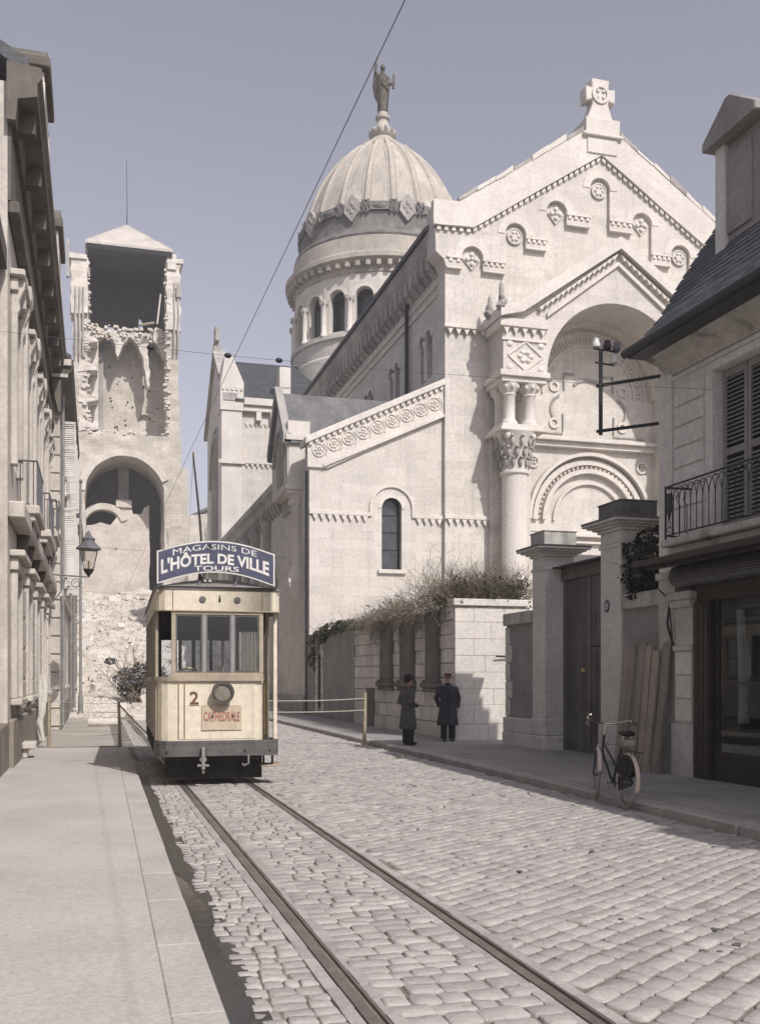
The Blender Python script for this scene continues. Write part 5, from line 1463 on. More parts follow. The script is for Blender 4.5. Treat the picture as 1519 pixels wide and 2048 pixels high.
MB().box(HX - .03, HX, -14, 14.42, 6.52, 6.60).build('moulding', M['house'], rh, bevel=.01)
zs = [3.95, 4.42, 4.73, 5.07, 5.40, 5.74, 6.07, 6.42]
for a, b in zip(zs, zs[1:]):
    MB().box(HX - .028, HX, 13.55, 14.38, a + .012, b - .012).build('wall_panel', M['house'], rh, bevel=.01)
    MB().box(HX - .028, HX, 10.2, 11.6, a + .012, b - .012).build('wall_panel', M['house'], rh, bevel=.01)
MB().box(HX - .05, HX + .02, 13.29, 13.5, 3.95, 6.5).box(HX - .05, HX + .02, 11.8, 12.04, 3.95, 6.5).box(HX - .06, HX + .02, 11.8, 13.5, 6.37, 6.5).build('window_surround', M['house'], rh, bevel=.012)
for yc in (12.665, 9.2):
    for s_ in (-1, 1):
        ya, yb_ = (yc + .01, yc + .60) if s_ > 0 else (yc - .60, yc - .01)
        sh = MB().box(HX + .12, HX + .16, ya, ya + .07, 3.97, 6.34).box(HX + .12, HX + .16, yb_ - .07, yb_, 3.97, 6.34)
        for zz in (3.97, 5.05, 6.24):
            sh.box(HX + .12, HX + .16, ya + .07, yb_ - .07, zz, zz + .11)
        sh = sh.build('shutter', M['shutter_grey'], rh, bevel=.004)
        for i in range(33):
            zz = 4.10 + i * .0655
            if 4.98 < zz < 5.16 or zz > 6.22:
                continue
            MB().hexa([(HX + .125, ya + .07, zz), (HX + .155, ya + .07, zz + .03), (HX + .155, yb_ - .07, zz + .03), (HX + .125, yb_ - .07, zz),
                       (HX + .125, ya + .07, zz + .012), (HX + .155, ya + .07, zz + .042), (HX + .155, yb_ - .07, zz + .042), (HX + .125, yb_ - .07, zz + .012)]).build('slat', M['shutter_grey'], sh)
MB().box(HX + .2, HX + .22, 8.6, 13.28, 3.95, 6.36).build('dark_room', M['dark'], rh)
# roof
MB().prism([(HX - .72, 6.95), (HX - .1, 7.62), (HX + .32, 8.32), (HX + .98, 9.28), (HX + 1.25, 9.0), (HX + 2.4, 8.7), (HX + 6.4, 8.5), (HX + 6.4, 6.9), (HX, 6.99)], 'y', -14, 14.66).build('roof', M['slate'], rh)
sl0 = [(HX - .72, 6.95), (HX - .1, 7.62), (HX + .32, 8.32), (HX + .98, 9.28)]
rfo = [o for o in rh.children if o.name.startswith('roof')][0]
row = 0
cum = [0]
for (a, b), (c, d) in zip(sl0, sl0[1:]):
    cum.append(cum[-1] + sqrt((c - a) ** 2 + (d - b) ** 2))
def on_slope(s):
    for i in range(3):
        if s <= cum[i + 1] or i == 2:
            t = (s - cum[i]) / (cum[i + 1] - cum[i])
            (a, b), (c, d) = sl0[i], sl0[i + 1]
            L = cum[i + 1] - cum[i]
            return a + (c - a) * t, b + (d - b) * t, (c - a) / L, (d - b) / L
slate_rest = MB()
s = .02
nsl = 0
while s < cum[3] - .05:
    y = 14.70 - (.1 if row % 2 else 0)
    while y > 9.5:
        wd = .205 * R(.94, 1.04)
        x, z, ux, uz = on_slope(s)
        x2, z2, _, _ = on_slope(min(s + .20, cum[3]))
        nx_, nz_ = -uz, ux
        lo_, hi_ = .017 + R(-.002, .004), .006
        ya, yb2 = min(y, 14.70), y - wd + .005
        k = MB().hexa([(x, yb2, z), (x, ya, z), (x2, ya, z2), (x2, yb2, z2),
                       (x + nx_ * lo_, yb2, z + nz_ * lo_), (x + nx_ * lo_, ya, z + nz_ * lo_), (x2 + nx_ * hi_, ya, z2 + nz_ * hi_), (x2 + nx_ * hi_, yb2, z2 + nz_ * hi_)])
        if y > 12.2 and nsl < 295:
            k.build('slate', M['slate_piece'], rfo); nsl += 1
        else:
            slate_rest.add(k.v, k.f)
        y -= wd
    s += .125; row += 1
slate_rest.build('slates', M['slate_piece'], rfo, kind='stuff')
gu = MB().tube([(HX - .74, -14, 6.99), (HX - .74, 14.70, 6.99)], .075, 8)
gu.build('gutter', M['lead'], rh, smooth=60)
chm = MB().box(HX + 2.55, HX + 3.35, 13.9, 14.6, 8.4, 9.35).box(HX + 2.75, HX + 3.15, 14.0, 14.5, 9.35, 9.8).build('chimney', M['house'], rh, bevel=.02)
MB().lathe([(.10, 9.8), (.09, 10.2), (.12, 10.25), (.0, 10.26)], HX + 2.95, 14.25, 10).build('chimney_pot', M['plank'], chm, smooth=40)
MB().box(HX - .72, HX - .10, -14, 14.64, 6.90, 6.946).build('eaves_board', M['lead'], rh)
for k, y0 in enumerate((13.8, -1.2)):
    d = MB().box(HX + .42, HX + 2.6, y0 - 1.1, y0, 8.2, 10.02 + k * .7).build('dormer', M['wallrender'], rh, bevel=.02)
    MB().box(HX + .38, HX + .415, y0 - .85, y0 - .27, 8.6, 9.85).build('dormer_window', M['wallrender'], d)
    MB().prism([(y0 + .12, 10.02 + k * .7), (y0 - 1.22, 10.02 + k * .7), (y0 - 1.22, 10.16 + k * .7), (y0 - .62, 10.58 + k * .7), (y0 - .48, 10.58 + k * .7), (y0 + .12, 10.16 + k * .7)], 'x', HX + .18, HX + 2.8).build('dormer_pediment', M['wallrender'], d, bevel=.02)
    MB().box(HX + .34, HX + .42, y0 - .25, y0 - .02, 8.2, 10.015).build('dormer_pilaster', M['house'], d)
# balcony
bal = MB().box(HX - .55, HX - .002, 8.2, 13.95, 3.72, 3.84).box(HX - .45, HX - .002, 8.3, 13.88, 3.60, 3.72).build('balcony', M['house_cove'], rh, bevel=.02)
ry0, ry1, rx = 8.25, 13.86, HX - .50
r = MB().tube([(HX, ry1, 4.66), (rx, ry1, 4.66), (rx, ry0, 4.66)], .018, 5).tube([(rx, ry1, 3.90), (rx, ry0, 3.90)], .014, 5).tube([(HX, ry1, 3.90), (rx, ry1, 3.90)], .014, 5).tube([(rx, ry1, 3.84), (rx, ry1, 4.68)], .018, 5)
r.build('handrail', M['iron'], bal)
pit = .155
i = 0
y = ry1 - .22
prev = None
while y > ry0:
    m = MB().tube([(rx, y, 3.90), (rx, y, 4.36)] + [(rx, y - pit * 2 * (1 - cos(t)) / 2 * 1.0, 4.36 + .26 * sin(t)) for t in [pi * k / 10 for k in range(1, 6)]], .0085, 4)
    m.tube([(rx, y, 4.36)] + [(rx, y + pit * 2 * (1 - cos(t)) / 2, 4.36 + .26 * sin(t)) for t in [pi * k / 10 for k in range(1, 6)]], .0085, 4)
    m.build('picket', M['iron'], bal)
    y -= pit; i += 1
m = MB()
for k in range(3):
    m.tube([(HX - .12 - k * .13, ry1, 3.9), (HX - .12 - k * .13, ry1, 4.4)] + [(HX - .12 - k * .13 - .06 * sin(t), ry1, 4.4 + .2 * t / 3) for t in (1, 2, 3)], .009, 4)
m.build('side_pickets', M['iron'], bal)
m = MB().prism([(ry1 - .17, 4.55), (ry1 - .03, 4.55), (ry1 - .02, 4.35), (ry1 - .10, 4.12), (ry1 - .18, 4.35)], 'x', rx - .012, rx + .012)
for s_, zz in ((1, 4.06), (-1, 3.99)):
    m.tube([(rx, ry1 - .10 + s_ * .05 * cos(a), zz + .05 * sin(a)) for a in [k * .7 for k in range(9)]], .008, 4)
m.build('end_panel', M['iron'], bal)
# awning, blind, shop front
MB().hexa([(HX - .92, 6, 3.46), (HX - .01, 6, 3.66), (HX - .01, 14.5, 3.66), (HX - .92, 14.1, 3.46), (HX - .92, 6, 3.49), (HX - .01, 6, 3.71), (HX - .01, 14.5, 3.71), (HX - .92, 14.1, 3.49)]).build('shop_canopy', M['slate_pale'], rh)
MB().box(HX - .95, HX - .90, 6, 14.12, 3.40, 3.50).box(HX - .78, HX - .70, 6, 14.0, 3.36, 3.43).build('canopy_edge', M['shopwood'], rh, bevel=.01)
b = MB().tube([(HX - .20, 6, 3.28), (HX - .20, 14.0, 3.28)], .17, 14)
b.build('rolled_blind', M['iron_grey'], rh, smooth=60)
m = MB()
for k in range(9):
    a = pi * .6 + k * .22
    m.tube([(HX - .20 + .172 * cos(a), 6, 3.28 + .172 * sin(a)), (HX - .20 + .172 * cos(a), 13.95, 3.28 + .172 * sin(a))], .008, 4)
m.build('blind_slats', M['shopwood'], rh, kind='stuff')
MB().box(HX - .02, HX + .35, 14.36, 14.86, .1, 3.4).box(HX - .06, HX + .39, 14.32, 14.90, 3.30, 3.42).build('corner_pillar', M['shopstone'], rh, bevel=.012)
sp = MB().box(HX - .12, HX + .3, 13.72, 14.32, .1, .95).box(HX - .08, HX + .3, 13.77, 14.27, .95, 3.05).build('shop_pilaster', M['shopstone'], rh, bevel=.012)
MB().box(HX - .20, HX + .3, 13.68, 14.36, 2.92, 3.05).box(HX - .16, HX + .3, 13.72, 14.32, 2.80, 2.921).build('pilaster_capital', M['shopstone'], sp, bevel=.02)
MB().box(HX - .12, HX + .3, 13.75, 14.29, 2.10, 2.2).build('pilaster_band', M['shopstone'], sp, bevel=.02)
MB().box(HX - .06, HX + .3, 6, 13.70, 2.86, 3.12).build('fascia', M['shopwood'], rh, bevel=.01)
MB().box(HX - .10, HX + .1, 13.28, 13.70, .10, 2.86).build('shop_shutter_stack', M['shopwood'], rh, bevel=.008)
for k in range(3):
    MB().box(HX - .12, HX - .10, 13.31 + k * .13, 13.42 + k * .13, .2, 2.8).build('shutter_leaf', M['shopwood'], rh, bevel=.004)
wf = MB().box(HX - .02, HX + .05, 9.5, 9.6, .55, 2.86).box(HX - .02, HX + .05, 13.18, 13.27, .55, 2.86).box(HX - .02, HX + .05, 11.4, 11.46, .55, 2.86).box(HX - .03, HX + .06, 9.5, 13.27, .47, .56).build('shop_window', M['shopwood'], rh, bevel=.008)
MB().box(HX + .0, HX + .006, 9.6, 13.18, .56, 2.86).build('pane', M['glass'], wf)
MB().box(HX - .05, HX + .1, 9.4, 13.27, .10, .47).build('stallriser', M['shopwood'], rh, bevel=.01)
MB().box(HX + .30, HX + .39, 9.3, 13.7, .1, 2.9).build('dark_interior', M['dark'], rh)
MB().box(HX + .05, HX + .3, 9.6, 13.18, .9, .93).box(HX + .05, HX + .3, 9.6, 13.18, 1.6, 1.62).build('display_shelf', M['shopwood'], rh)
m = MB().tube([(HX + .2, 12.95, 2.7), (HX + .2, 12.85, 1.9), (HX + .2, 12.88, 1.2), (HX + .2, 12.86, 1.0)], [.06, .09, .07, .1], 7)
m.build('reflection_drape', M['wallrender'], rh, smooth=60)  # drape shape put in for a reflection in the shop pane
MB().tube([(HX - .72, 14.28, 3.40), (HX - .14, 14.34, 2.95), (HX - .10, 14.28, 2.1)], .012, 5).tube([(HX - .14, 14.32, 2.9), (HX - .2, 14.3, 2.55), (HX - .1, 14.28, 2.2)], .02, 5).build('blind_rod', M['iron'], rh)
for (zz0, zz1, ya, yb_, lb) in ((1.74, 2.09, 13.80, 14.24, 'topmost cream paper poster on the shop pilaster'), (1.36, 1.71, 13.81, 14.23, 'middle paper notice on the shop pilaster, the palest one'), (1.0, 1.33, 13.80, 14.24, 'lowest paper notice on the shop pilaster by the dark doorway')):
    solo(MB().box(HX - .086, HX - .082, ya, yb_, zz0, zz1), 'paper_notice', M['paper'], (HX - .084, (ya + yb_) / 2, zz0), lb, 'notice', 'notices pasted on the shop pilaster')

# iron bracket with insulators on the house corner
ib = thing('insulator_bracket', 'dark iron wire bracket with insulators standing out from the house corner', 'wire bracket', (HX, 14.85, 5.9))
bx_, by_ = 8.41, 15.6
m = MB().tube([(bx_, by_, 5.88), (bx_, by_, 7.36)], .035, 6).tube([(HX + .02, 14.84, 6.74), (bx_ - .05, by_ + .05, 6.74)], .03, 6).tube([(HX + .02, 14.84, 5.95), (bx_ - .05, by_ + .05, 5.95)], .03, 6)
m.build('frame', M['iron'], ib)
d_ = Vector((1, .15, 0)).normalized()
for q, hw_ in ((7.36, .36), (7.12, .28)):
    MB().tube([(bx_ - d_.x * hw_ * .4, by_ - d_.y * hw_ * .4, q), (bx_ + d_.x * hw_, by_ + d_.y * hw_, q)], .018, 5).build('cross_arm', M['iron'], ib)
for o_, q, mt in ((-.1, 7.36, 'porcelain'), (.14, 7.36, 'iron'), (.34, 7.36, 'iron_grey'), (.28, 7.12, 'porcelain')):
    MB().lathe([(.02, 0), (.07, .03), (.075, .09), (.05, .13), (.055, .17), (.0, .20)], bx_ + d_.x * o_, by_ + d_.y * o_, 10).xf(lambda p, q=q: (p.x, p.y, p.z + q)).build('insulator', M[mt], ib, smooth=40)

# ------------------------------------------------------------------ vegetation
def leafset(m, c, rad, n, size, flat=1.0, hang=0.0):
    for i in range(n):
        while True:
            p = Vector((R(-1, 1), R(-1, 1), R(-1, 1)))
            if p.length < 1:
                break
        if R(0, 1) < .6:
            p.normalize(); p *= R(.75, 1.05)
        q = Vector((c[0] + p.x * rad[0], c[1] + p.y * rad[1], c[2] + p.z * rad[2]))
        s = size * R(.6, 1.3)
        u = Vector((R(-1, 1), R(-1, 1), R(-.6, .6))).normalized()
        v = u.cross(Vector((R(-1, 1), R(-1, 1), R(-1, 1)))).normalized()
        m.add([q - u * s, q + v * s * .55 - u * s * .1, q + u * s, q - v * s * .55 - u * s * .1], [(0, 1, 2, 3)])
def twig(m, p, d, ln, r, depth=0, droop=.0, seg=5):
    pts = [Vector(p)]
    d = Vector(d).normalized()
    for i in range(seg):
        d = (d + Vector((R(-.28, .28), R(-.28, .28), R(-.22, .22) - droop))).normalized()
        pts.append(pts[-1] + d * ln / seg)
        if depth and R(0, 1) < .75:
            twig(m, pts[-1], d + Vector((R(-.9, .9), R(-.9, .9), R(-.3, .7))), ln * R(.4, .7), r * .6, depth - 1, droop, 4)
    m.tube(pts, [r * (1 - .75 * k / seg) for k in range(seg + 1)], 3, False)

iv = thing('ivy', 'leafy ivy spilling over the far end of the garden wall by the church', 'ivy', (GX, 36, 3.4))
m = MB()
for (yy, zz, ry, rz, n) in ((39.6, 3.0, .5, .6, 220), (38.4, 3.35, .9, .35, 260), (36.8, 3.5, 1.1, .28, 260), (35.0, 3.55, 1.0, .24, 220), (33.6, 3.5, .8, .18, 130), (39.9, 2.4, .3, .5, 120)):
    leafset(m, (GX + .1, yy, zz), (.42, ry, rz), n, .10)
m.build('leaves', M['ivy'], iv, kind='stuff')
m = MB()
for i in range(30):
    twig(m, (GX + R(-.1, .3), R(33, 40), 3.45), (R(-.6, .3), R(-.5, .5), R(.1, .8)), R(.3, .7), .008, 1)
m.build('stems', M['twig'], iv, kind='stuff')

vn = thing('bare_vine', 'tangle of bare brownish vine stems hanging over the pilastered garden wall', 'vine', (GX, 28, 3.4))
m = MB()
for i in range(620):
    yy = R(23.8, 33.2)
    t = (33.2 - yy) / 9.4
    twig(m, (GX + R(-.15, .35), yy, 3.36 + R(0, .25 + .35 * t)), (R(-1.0, .15), R(-.8, .8), R(-.25, .9)), R(.35, .85) * (.6 + .5 * t), .0085, 1, R(.03, .22))
for i in range(170):
    yy = R(23.8, 31)
    twig(m, (GX - .12, yy, 3.45), (R(-.25, .0), R(-.5, .5), -1), R(.3, .8), .007, 1, .1)
m.build('stems', M['twig'], vn, kind='stuff')
m = MB()
for i in range(40):
    yy = R(23.9, 32.5)
    leafset(m, (GX + R(-.25, .3), yy, 3.5 + R(-.2, .35)), (.3, .4, .28), 22, .045)
m.build('leaves', M['ivy'], vn, kind='stuff')

sh = thing('bare_shrub', 'small leafless shrub standing up behind the garden wall against the church', 'shrub', (9.3, 27.0, 0))
m = MB()
for i in range(16):
    twig(m, (9.3 + R(-.4, .4), 27.0 + R(-.6, .6), 3.2), (R(-.35, .35), R(-.4, .4), 1), R(1.0, 1.75), .014, 2)
m.tube([(9.3, 27, 0), (9.3, 27, 3.3)], .05, 6)
m.build('stems', M['twig'], sh, kind='stuff')

hd = thing('hedge', 'twiggy brown hedge along the top of the sunlit corner wall', 'hedge', (9.5, 24.0, 3.5))
m = MB(); lv = MB()
for i in range(400):
    twig(m, (R(8.6, 10.7), 23.7 + R(-.1, .9), 3.5), (R(-.6, .6), R(-.7, .3), 1), R(.4, .85), .010, 2, .02, 4)
for i in range(46):
    leafset(lv, (R(8.7, 10.6), 23.7 + R(-.15, .6), 3.65 + R(0, .55)), (.3, .3, .22), 26, .05)
for i in range(14):
    leafset(lv, (8.8 + i * .14, 23.55, 3.55), (.15, .12, .12), 26, .045)
m.build('stems', M['twig'], hd, kind='stuff')
lv.build('leaves', M['ivy'], hd, kind='stuff')

ev = thing('evergreen_bush', 'dark evergreen bush bulging over the low wall beside the right gate pier', 'bush', (9.7, 15.7, 3.2))
m = MB()
for (dx, dy, dz, rr_, n) in ((0, 0, .55, .52, 520), (.1, -.45, .75, .45, 380), (-.15, .45, .3, .45, 400), (.1, .4, .9, .4, 300), (-.2, .1, .15, .42, 300), (-.22, .62, .72, .28, 160), (-.3, .3, -.05, .25, 140)):
    leafset(m, (9.72 + dx, 15.65 + dy, 3.25 + dz), (rr_, rr_, rr_ * .8), n, .062)
m.build('leaves', M['ivydark'], ev, kind='stuff')
m = MB().tube([(9.8, 15.65, .1), (9.8, 15.65, 3.4)], .06, 6)
for i in range(40):
    twig(m, (9.75 + R(-.2, .2), 15.65 + R(-.4, .4), 3.3 + R(0, .5)), (R(-.8, .8), R(-.8, .8), R(0, 1)), R(.3, .7), .012, 1)
m.build('stems', M['twig'], ev, kind='stuff')
lb = thing('laurel_bush', 'light leafy bush showing above the gate lintel between the two piers', 'bush', (10.4, 18.4, 0))
m = MB()
leafset(m, (10.5, 18.3, 4.35), (.4, .6, .35), 110, .075); leafset(m, (10.4, 17.8, 4.6), (.3, .35, .3), 60, .07)
m.build('leaves', M['ivy'], lb, kind='stuff')
m = MB().tube([(10.5, 18.3, 0), (10.5, 18.3, 4.2)], .05, 6)
for i in range(14):
    twig(m, (10.5, 18.3, 4.0), (R(-.5, .5), R(-.8, .8), 1), R(.5, .9), .012, 1)
m.build('stems', M['twig'], lb, kind='stuff')
gb = thing('grey_leaf_mass', 'grey mass of leaves over a dark area of the rubble left of the tram', 'bush', (2.0, 50, .4))  # leaf clusters and twigs set over a dark area of the rubble
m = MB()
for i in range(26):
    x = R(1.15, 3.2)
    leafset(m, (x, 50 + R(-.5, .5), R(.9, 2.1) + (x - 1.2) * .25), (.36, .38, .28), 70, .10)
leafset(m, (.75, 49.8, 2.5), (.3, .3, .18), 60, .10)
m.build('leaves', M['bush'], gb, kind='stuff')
m = MB()
for i in range(30):
    twig(m, (2.0 + R(-.6, .8), 50 + R(-.4, .4), .3), (R(-.5, .5), R(-.4, .4), 1), R(1.5, 2.6), .03, 1)
m.build('stems', M['twig'], gb, kind='stuff')
# ------------------------------------------------------------------ the tram
tr = thing('tram', 'small cream electric tram with a blue roof sign and a single headlamp', 'tram', (1.84, 15.5, 0), radians(-1.5), local=True)
LEN = 6.7


def path_wall(pts, z0, z1, th=.03):
    m = MB()
    n = len(pts)
    inn = []
    for i, p in enumerate(pts):
        a, b = Vector(pts[max(i - 1, 0)]), Vector(pts[min(i + 1, n - 1)])
        d = (b - a).normalized()
        inn.append((p[0] - d.y * th, p[1] + d.x * th))
    for i in range(n - 1):
        p, q, r, s = pts[i], pts[i + 1], inn[i + 1], inn[i]
        m.hexa([(p[0], p[1], z0), (q[0], q[1], z0), (r[0], r[1], z0), (s[0], s[1], z0), (p[0], p[1], z1), (q[0], q[1], z1), (r[0], r[1], z1), (s[0], s[1], z1)])
    bm = m.bm(); bmesh.ops.remove_doubles(bm, verts=bm.verts, dist=1e-5)
    m.v = [tuple(v.co) for v in bm.verts]; bm.verts.index_update()
    m.f = [tuple(v.index for v in f.verts) for f in bm.faces]; bm.free()
    # drop inner doubled faces
    cnt = {}
    for f in m.f:
        cnt[tuple(sorted(f))] = cnt.get(tuple(sorted(f)), 0) + 1
    m.f = [f for f in m.f if cnt[tuple(sorted(f))] == 1]
    return m


dash = [(-.93, .95), (-.93, .34), (-.915, .20), (-.86, .09), (-.77, .025), (-.64, 0), (.54, 0), (.62, .02), (.67, .07), (.69, .14)]
path_wall(dash, .70, 1.64).build('dash_panel', M['cream'], tr, smooth=40)
sill = [(-.95, .95), (-.95, .33), (-.93, .19), (-.87, .07), (-.78, -.01), (-.66, -.05), (.62, -.05), (.69, .0)]
path_wall(sill, 1.63, 1.695, .09).build('window_sill', M['tramframe'], tr, smooth=40)
band = [(-.955, LEN - .2), (-.955, .26), (-.945, .14), (-.90, .04), (-.82, -.035), (-.72, -.05), (.78, -.05), (.87, -.03), (.93, .04), (.955, .14), (.955, LEN - .2)]
path_wall(band, 2.71, 3.03).build('letterboard', M['cream'], tr, smooth=40)
path_wall([(p[0] * 1.02, p[1] - .02) for p in band], 3.028, 3.075, .05).build('roof_edge', M['tramroof'], tr, smooth=40)
path_wall([(p[0] * 1.008, p[1] - .008) for p in band], 2.695, 2.712, .03).build('band_moulding', M['tramframe'], tr)
for x in (-.70, .66):
    MB().box(x - .006, x + .006, -.056, -.050, 2.715, 3.025).build('band_line', M['redline'], tr)
# roof shell
rm = MB()
NX, NY = 14, 16
for j in range(NY + 1):
    yy = -.10 + (LEN + .1) * j / NY
    for i in range(NX + 1):
        u = -1 + 2 * i / NX
        e = (0, .75, .95)[j] if j < 3 else (0, .75, .95)[NY - j] if NY - j < 3 else 1
        w_ = .98 * (.90 + .10 * min(1, j / 1.0, (NY - j) / 1.0))
        rm.v.append((u * w_, yy, 3.07 + .20 * (1 - u * u) * e))
for j in range(NY):
    for i in range(NX):
        a = j * (NX + 1) + i
        rm.f.append((a, a + 1, a + NX + 2, a + NX + 1))
rm.build('roof', M['tramroof'], tr, smooth=180)
MB().box(-.93, .93, .0, LEN - .2, 2.98, 3.02).build('ceiling', M['tramframe'], tr)
# windscreen
ws = MB().box(-.72, .68, -.03, .03, 2.645, 2.70).box(-.72, .68, -.03, .03, 1.69, 1.755)
for a, b in ((-.72, -.655), (.615, .68)):
    ws.box(a, b, -.03, .03, 1.755, 2.645)
ws.build('windscreen_frame', M['tramframe'], tr, bevel=.006)
for a in (-.225, .205):
    MB().box(a - .03, a + .03, -.025, .025, 1.755, 2.645).build('mullion', M['shutter_grey'], tr, bevel=.005)
for a, b in ((-.655, -.255), (-.195, .175), (.235, .615)):
    p = MB().box(a, b, .0, .006, 1.755, 2.645).build('windscreen_pane', M['glass'], tr)
    MB().box(a, a + .022, -.015, .015, 1.757, 2.643).box(b - .022, b, -.015, .015, 1.757, 2.643).box(a + .022, b - .022, -.015, .015, 2.62, 2.643).box(a + .022, b - .022, -.015, .015, 1.757, 1.785).build('sash', M['tramgrey'], p)
# left corner pane and posts
MB().hexa([(-.72, .0, 1.70), (-.715, .0, 1.70), (-.925, .27, 1.70), (-.93, .27, 1.70), (-.72, .0, 2.69), (-.715, .0, 2.69), (-.925, .27, 2.69), (-.93, .27, 2.69)]).build('corner_pane', M['glass'], tr)
MB().box(-.95, -.90, .25, .31, .70, 2.70).build('corner_post', M['tramframe'], tr, bevel=.006)
MB().box(-.95, -.90, 1.2, 1.30, .70, 2.70).build('corner_post', M['tramframe'], tr, bevel=.006)
MB().box(.87, .93, .20, .27, .68, 2.71).build('door_post', M['cream'], tr, bevel=.006)
MB().box(.80, .85, .55, .60, .68, 2.71).build('door_post', M['tramframe'], tr, bevel=.006)
MB().tube([(.72, .10, .80), (.72, .10, 1.6)], .014, 6).tube([(.90, .32, .95), (.90, .32, 2.0)], .014, 6).build('grab_rail', M['brass'], tr)
MB().hexa([(.50, -.006, 1.25), (.68, .06, 1.62), (.68, .06, 1.64), (.48, -.006, 1.64), (.52, -.002, 1.25), (.69, .07, 1.62), (.69, .07, 1.64), (.5, .0, 1.64)]).build('dash_stay', M['cream'], tr)
# saloon sides with many narrow windows
for sx in (-1, 1):
    x0, x1 = (-.95, -.91) if sx < 0 else (.91, .95)
    MB().box(x0, x1, 1.30, LEN - 1.3, .72, 1.62).build('side_panel', M['tramside'], tr)
    MB().box(x0 - .015, x1 + .015, 1.30, LEN - 1.3, 1.62, 1.69).build('side_rail', M['tramframe'], tr)
    k = 0
    yy = 1.30
    while yy < LEN - 1.3:
        MB().box(x0, x1, yy, yy + .055, 1.69, 2.71).build('window_post', M['tramframe'], tr)
        yy += .41
    MB().box((x0 + x1) / 2 - .003, (x0 + x1) / 2 + .003, 1.3, LEN - 1.3, 1.69, 2.71).build('window_glass', M['glass'], tr)
    for yy in [1.5 + .62 * i for i in range(6)]:
        MB().box(x0 - .008, x1 + .008, yy, yy + .02, .74, 1.60).build('panel_strip', M['tramframe'], tr)
    MB().box(x0 - .01, x1 + .01, LEN - 1.3, LEN - .3, .72, 1.64).build('rear_panel', M['tramside'], tr)
    MB().box(x0, x1, LEN - .35, LEN - .28, 1.64, 2.71).build('rear_post', M['tramframe'], tr)
MB().box(-.95, -.915, .96, 1.2, .72, 1.62).build('platform_panel', M['tramside'], tr)
for k in range(7):
    MB().box(-.965, -.95, 1.1 + k * .7, 1.5 + k * .7, .52, .70).build('side_grille', M['under'], tr)
MB().box(-.94, -.92, .9, LEN - .9, .42, .72).build('skirt', M['tramgrey'], tr)
# interior
MB().box(-.92, .92, .05, LEN - .2, .66, .70).build('floor', M['tramdark'], tr)
bk = MB().box(-.905, -.30, 1.26, 1.30, .70, 1.62).box(.30, .905, 1.26, 1.30, .70, 1.62).box(-.905, .905, 1.26, 1.30, 2.45, 2.98)
for x in (-.88, -.33, .30, .84):
    bk.box(x, x + .06, 1.255, 1.305, 1.62, 2.45)
bk.build('bulkhead', M['tramdark'], tr)
bk = MB().box(-.905, -.30, LEN - 1.34, LEN - 1.30, .70, 1.62).box(.30, .905, LEN - 1.34, LEN - 1.30, .70, 1.62).box(-.905, .905, LEN - 1.34, LEN - 1.30, 2.45, 2.98)
for x in (-.88, -.33, .30, .84):
    bk.box(x, x + .06, LEN - 1.345, LEN - 1.295, 1.62, 2.45)
bk.build('bulkhead', M['tramdark'], tr)
for sx in (-1, 1):
    MB().box(min(sx * .52, sx * .9), max(sx * .52, sx * .9), 1.4, LEN - 1.4, 1.10, 1.15).build('bench', M['tramdark'], tr)
    MB().box(min(sx * .85, sx * .9), max(sx * .85, sx * .9), 1.4, LEN - 1.4, 1.15, 1.60).build('bench_back', M['tramdark'], tr)
ct = MB().lathe([(.0, .7), (.13, .7), (.13, 1.6), (.11, 1.66), (.0, 1.68)], -.42, .34, 14).build('controller', M['tramdark'], tr, smooth=40)
MB().tube([(-.60, .22, 1.74), (-.56, .18, 1.80), (-.44, .17, 1.83), (-.33, .20, 1.80), (-.31, .24, 1.70)], .016, 7).tube([(-.42, .34, 1.66), (-.42, .30, 1.82)], .012, 5).build('brass_handle', M['brass'], ct, smooth=60)
MB().tube([(.18, .3, .7), (.18, .3, 1.70)], .02, 6).tube([(.18 + .14 * cos(a), .3 + .14 * sin(a), 1.71) for a in [2 * pi * k / 16 for k in range(17)]], .012, 5, False).build('brake_wheel', M['brass'], tr, smooth=60)
path_wall([(-.90, LEN - .3), (-.6, LEN - .02), (.6, LEN - .02), (.90, LEN - .3)][::-1], .70, 1.64).build('rear_dash', M['cream'], tr)
rw = MB()
for x in (-.72, -.25, .20, .66):
    rw.box(x, x + .06, LEN - .08, LEN - .03, 1.64, 2.71)
rw.build('rear_window_frame', M['tramframe'], tr)
# bumper, coupler, step, lifeguard, wheels
bump = [(-.95, .95), (-.95, .34), (-.94, .18), (-.89, .06), (-.80, -.035), (-.66, -.065), (.80, -.065), (.88, -.03), (.92, .05), (.93, .5)]
path_wall(bump, .475, .70, .06).build('bumper', M['tramgrey'], tr, smooth=40)
path_wall([(p[0] * 1.004, p[1] - .006) for p in bump], .675, .715, .05).build('bumper_lip', M['tramgrey'], tr, smooth=40)
MB().box(-.20, .36, -.082, -.066, .475, .615).build('bumper_plate', M['tramgrey'], tr, bevel=.008)
for x in (-.23, .39, -.78, .78):
    MB().ball((x, -.075, .56), .016, 6, 4).build('bolt', M['iron'], tr)
cp = MB().box(-.30, -.20, -.14, -.05, .40, .46).box(-.275, -.225, -.17, -.09, .28, .62).tube([(-.34, -.13, .34), (-.16, -.13, .34)], .022, 6).tube([(-.25, -.13, .60), (-.25, -.13, .22)], .02, 6)
cp.build('coupling', M['pole'], tr, bevel=.006)
MB().tube([(.44, -.08, .50), (.44, -.12, .36), (.36, -.14, .33), (.34, -.14, .37)], .016, 6).build('hook', M['pole'], tr)
MB().box(.66, .99, .10, .50, .285, .315).build('step', M['post'], tr, bevel=.005)
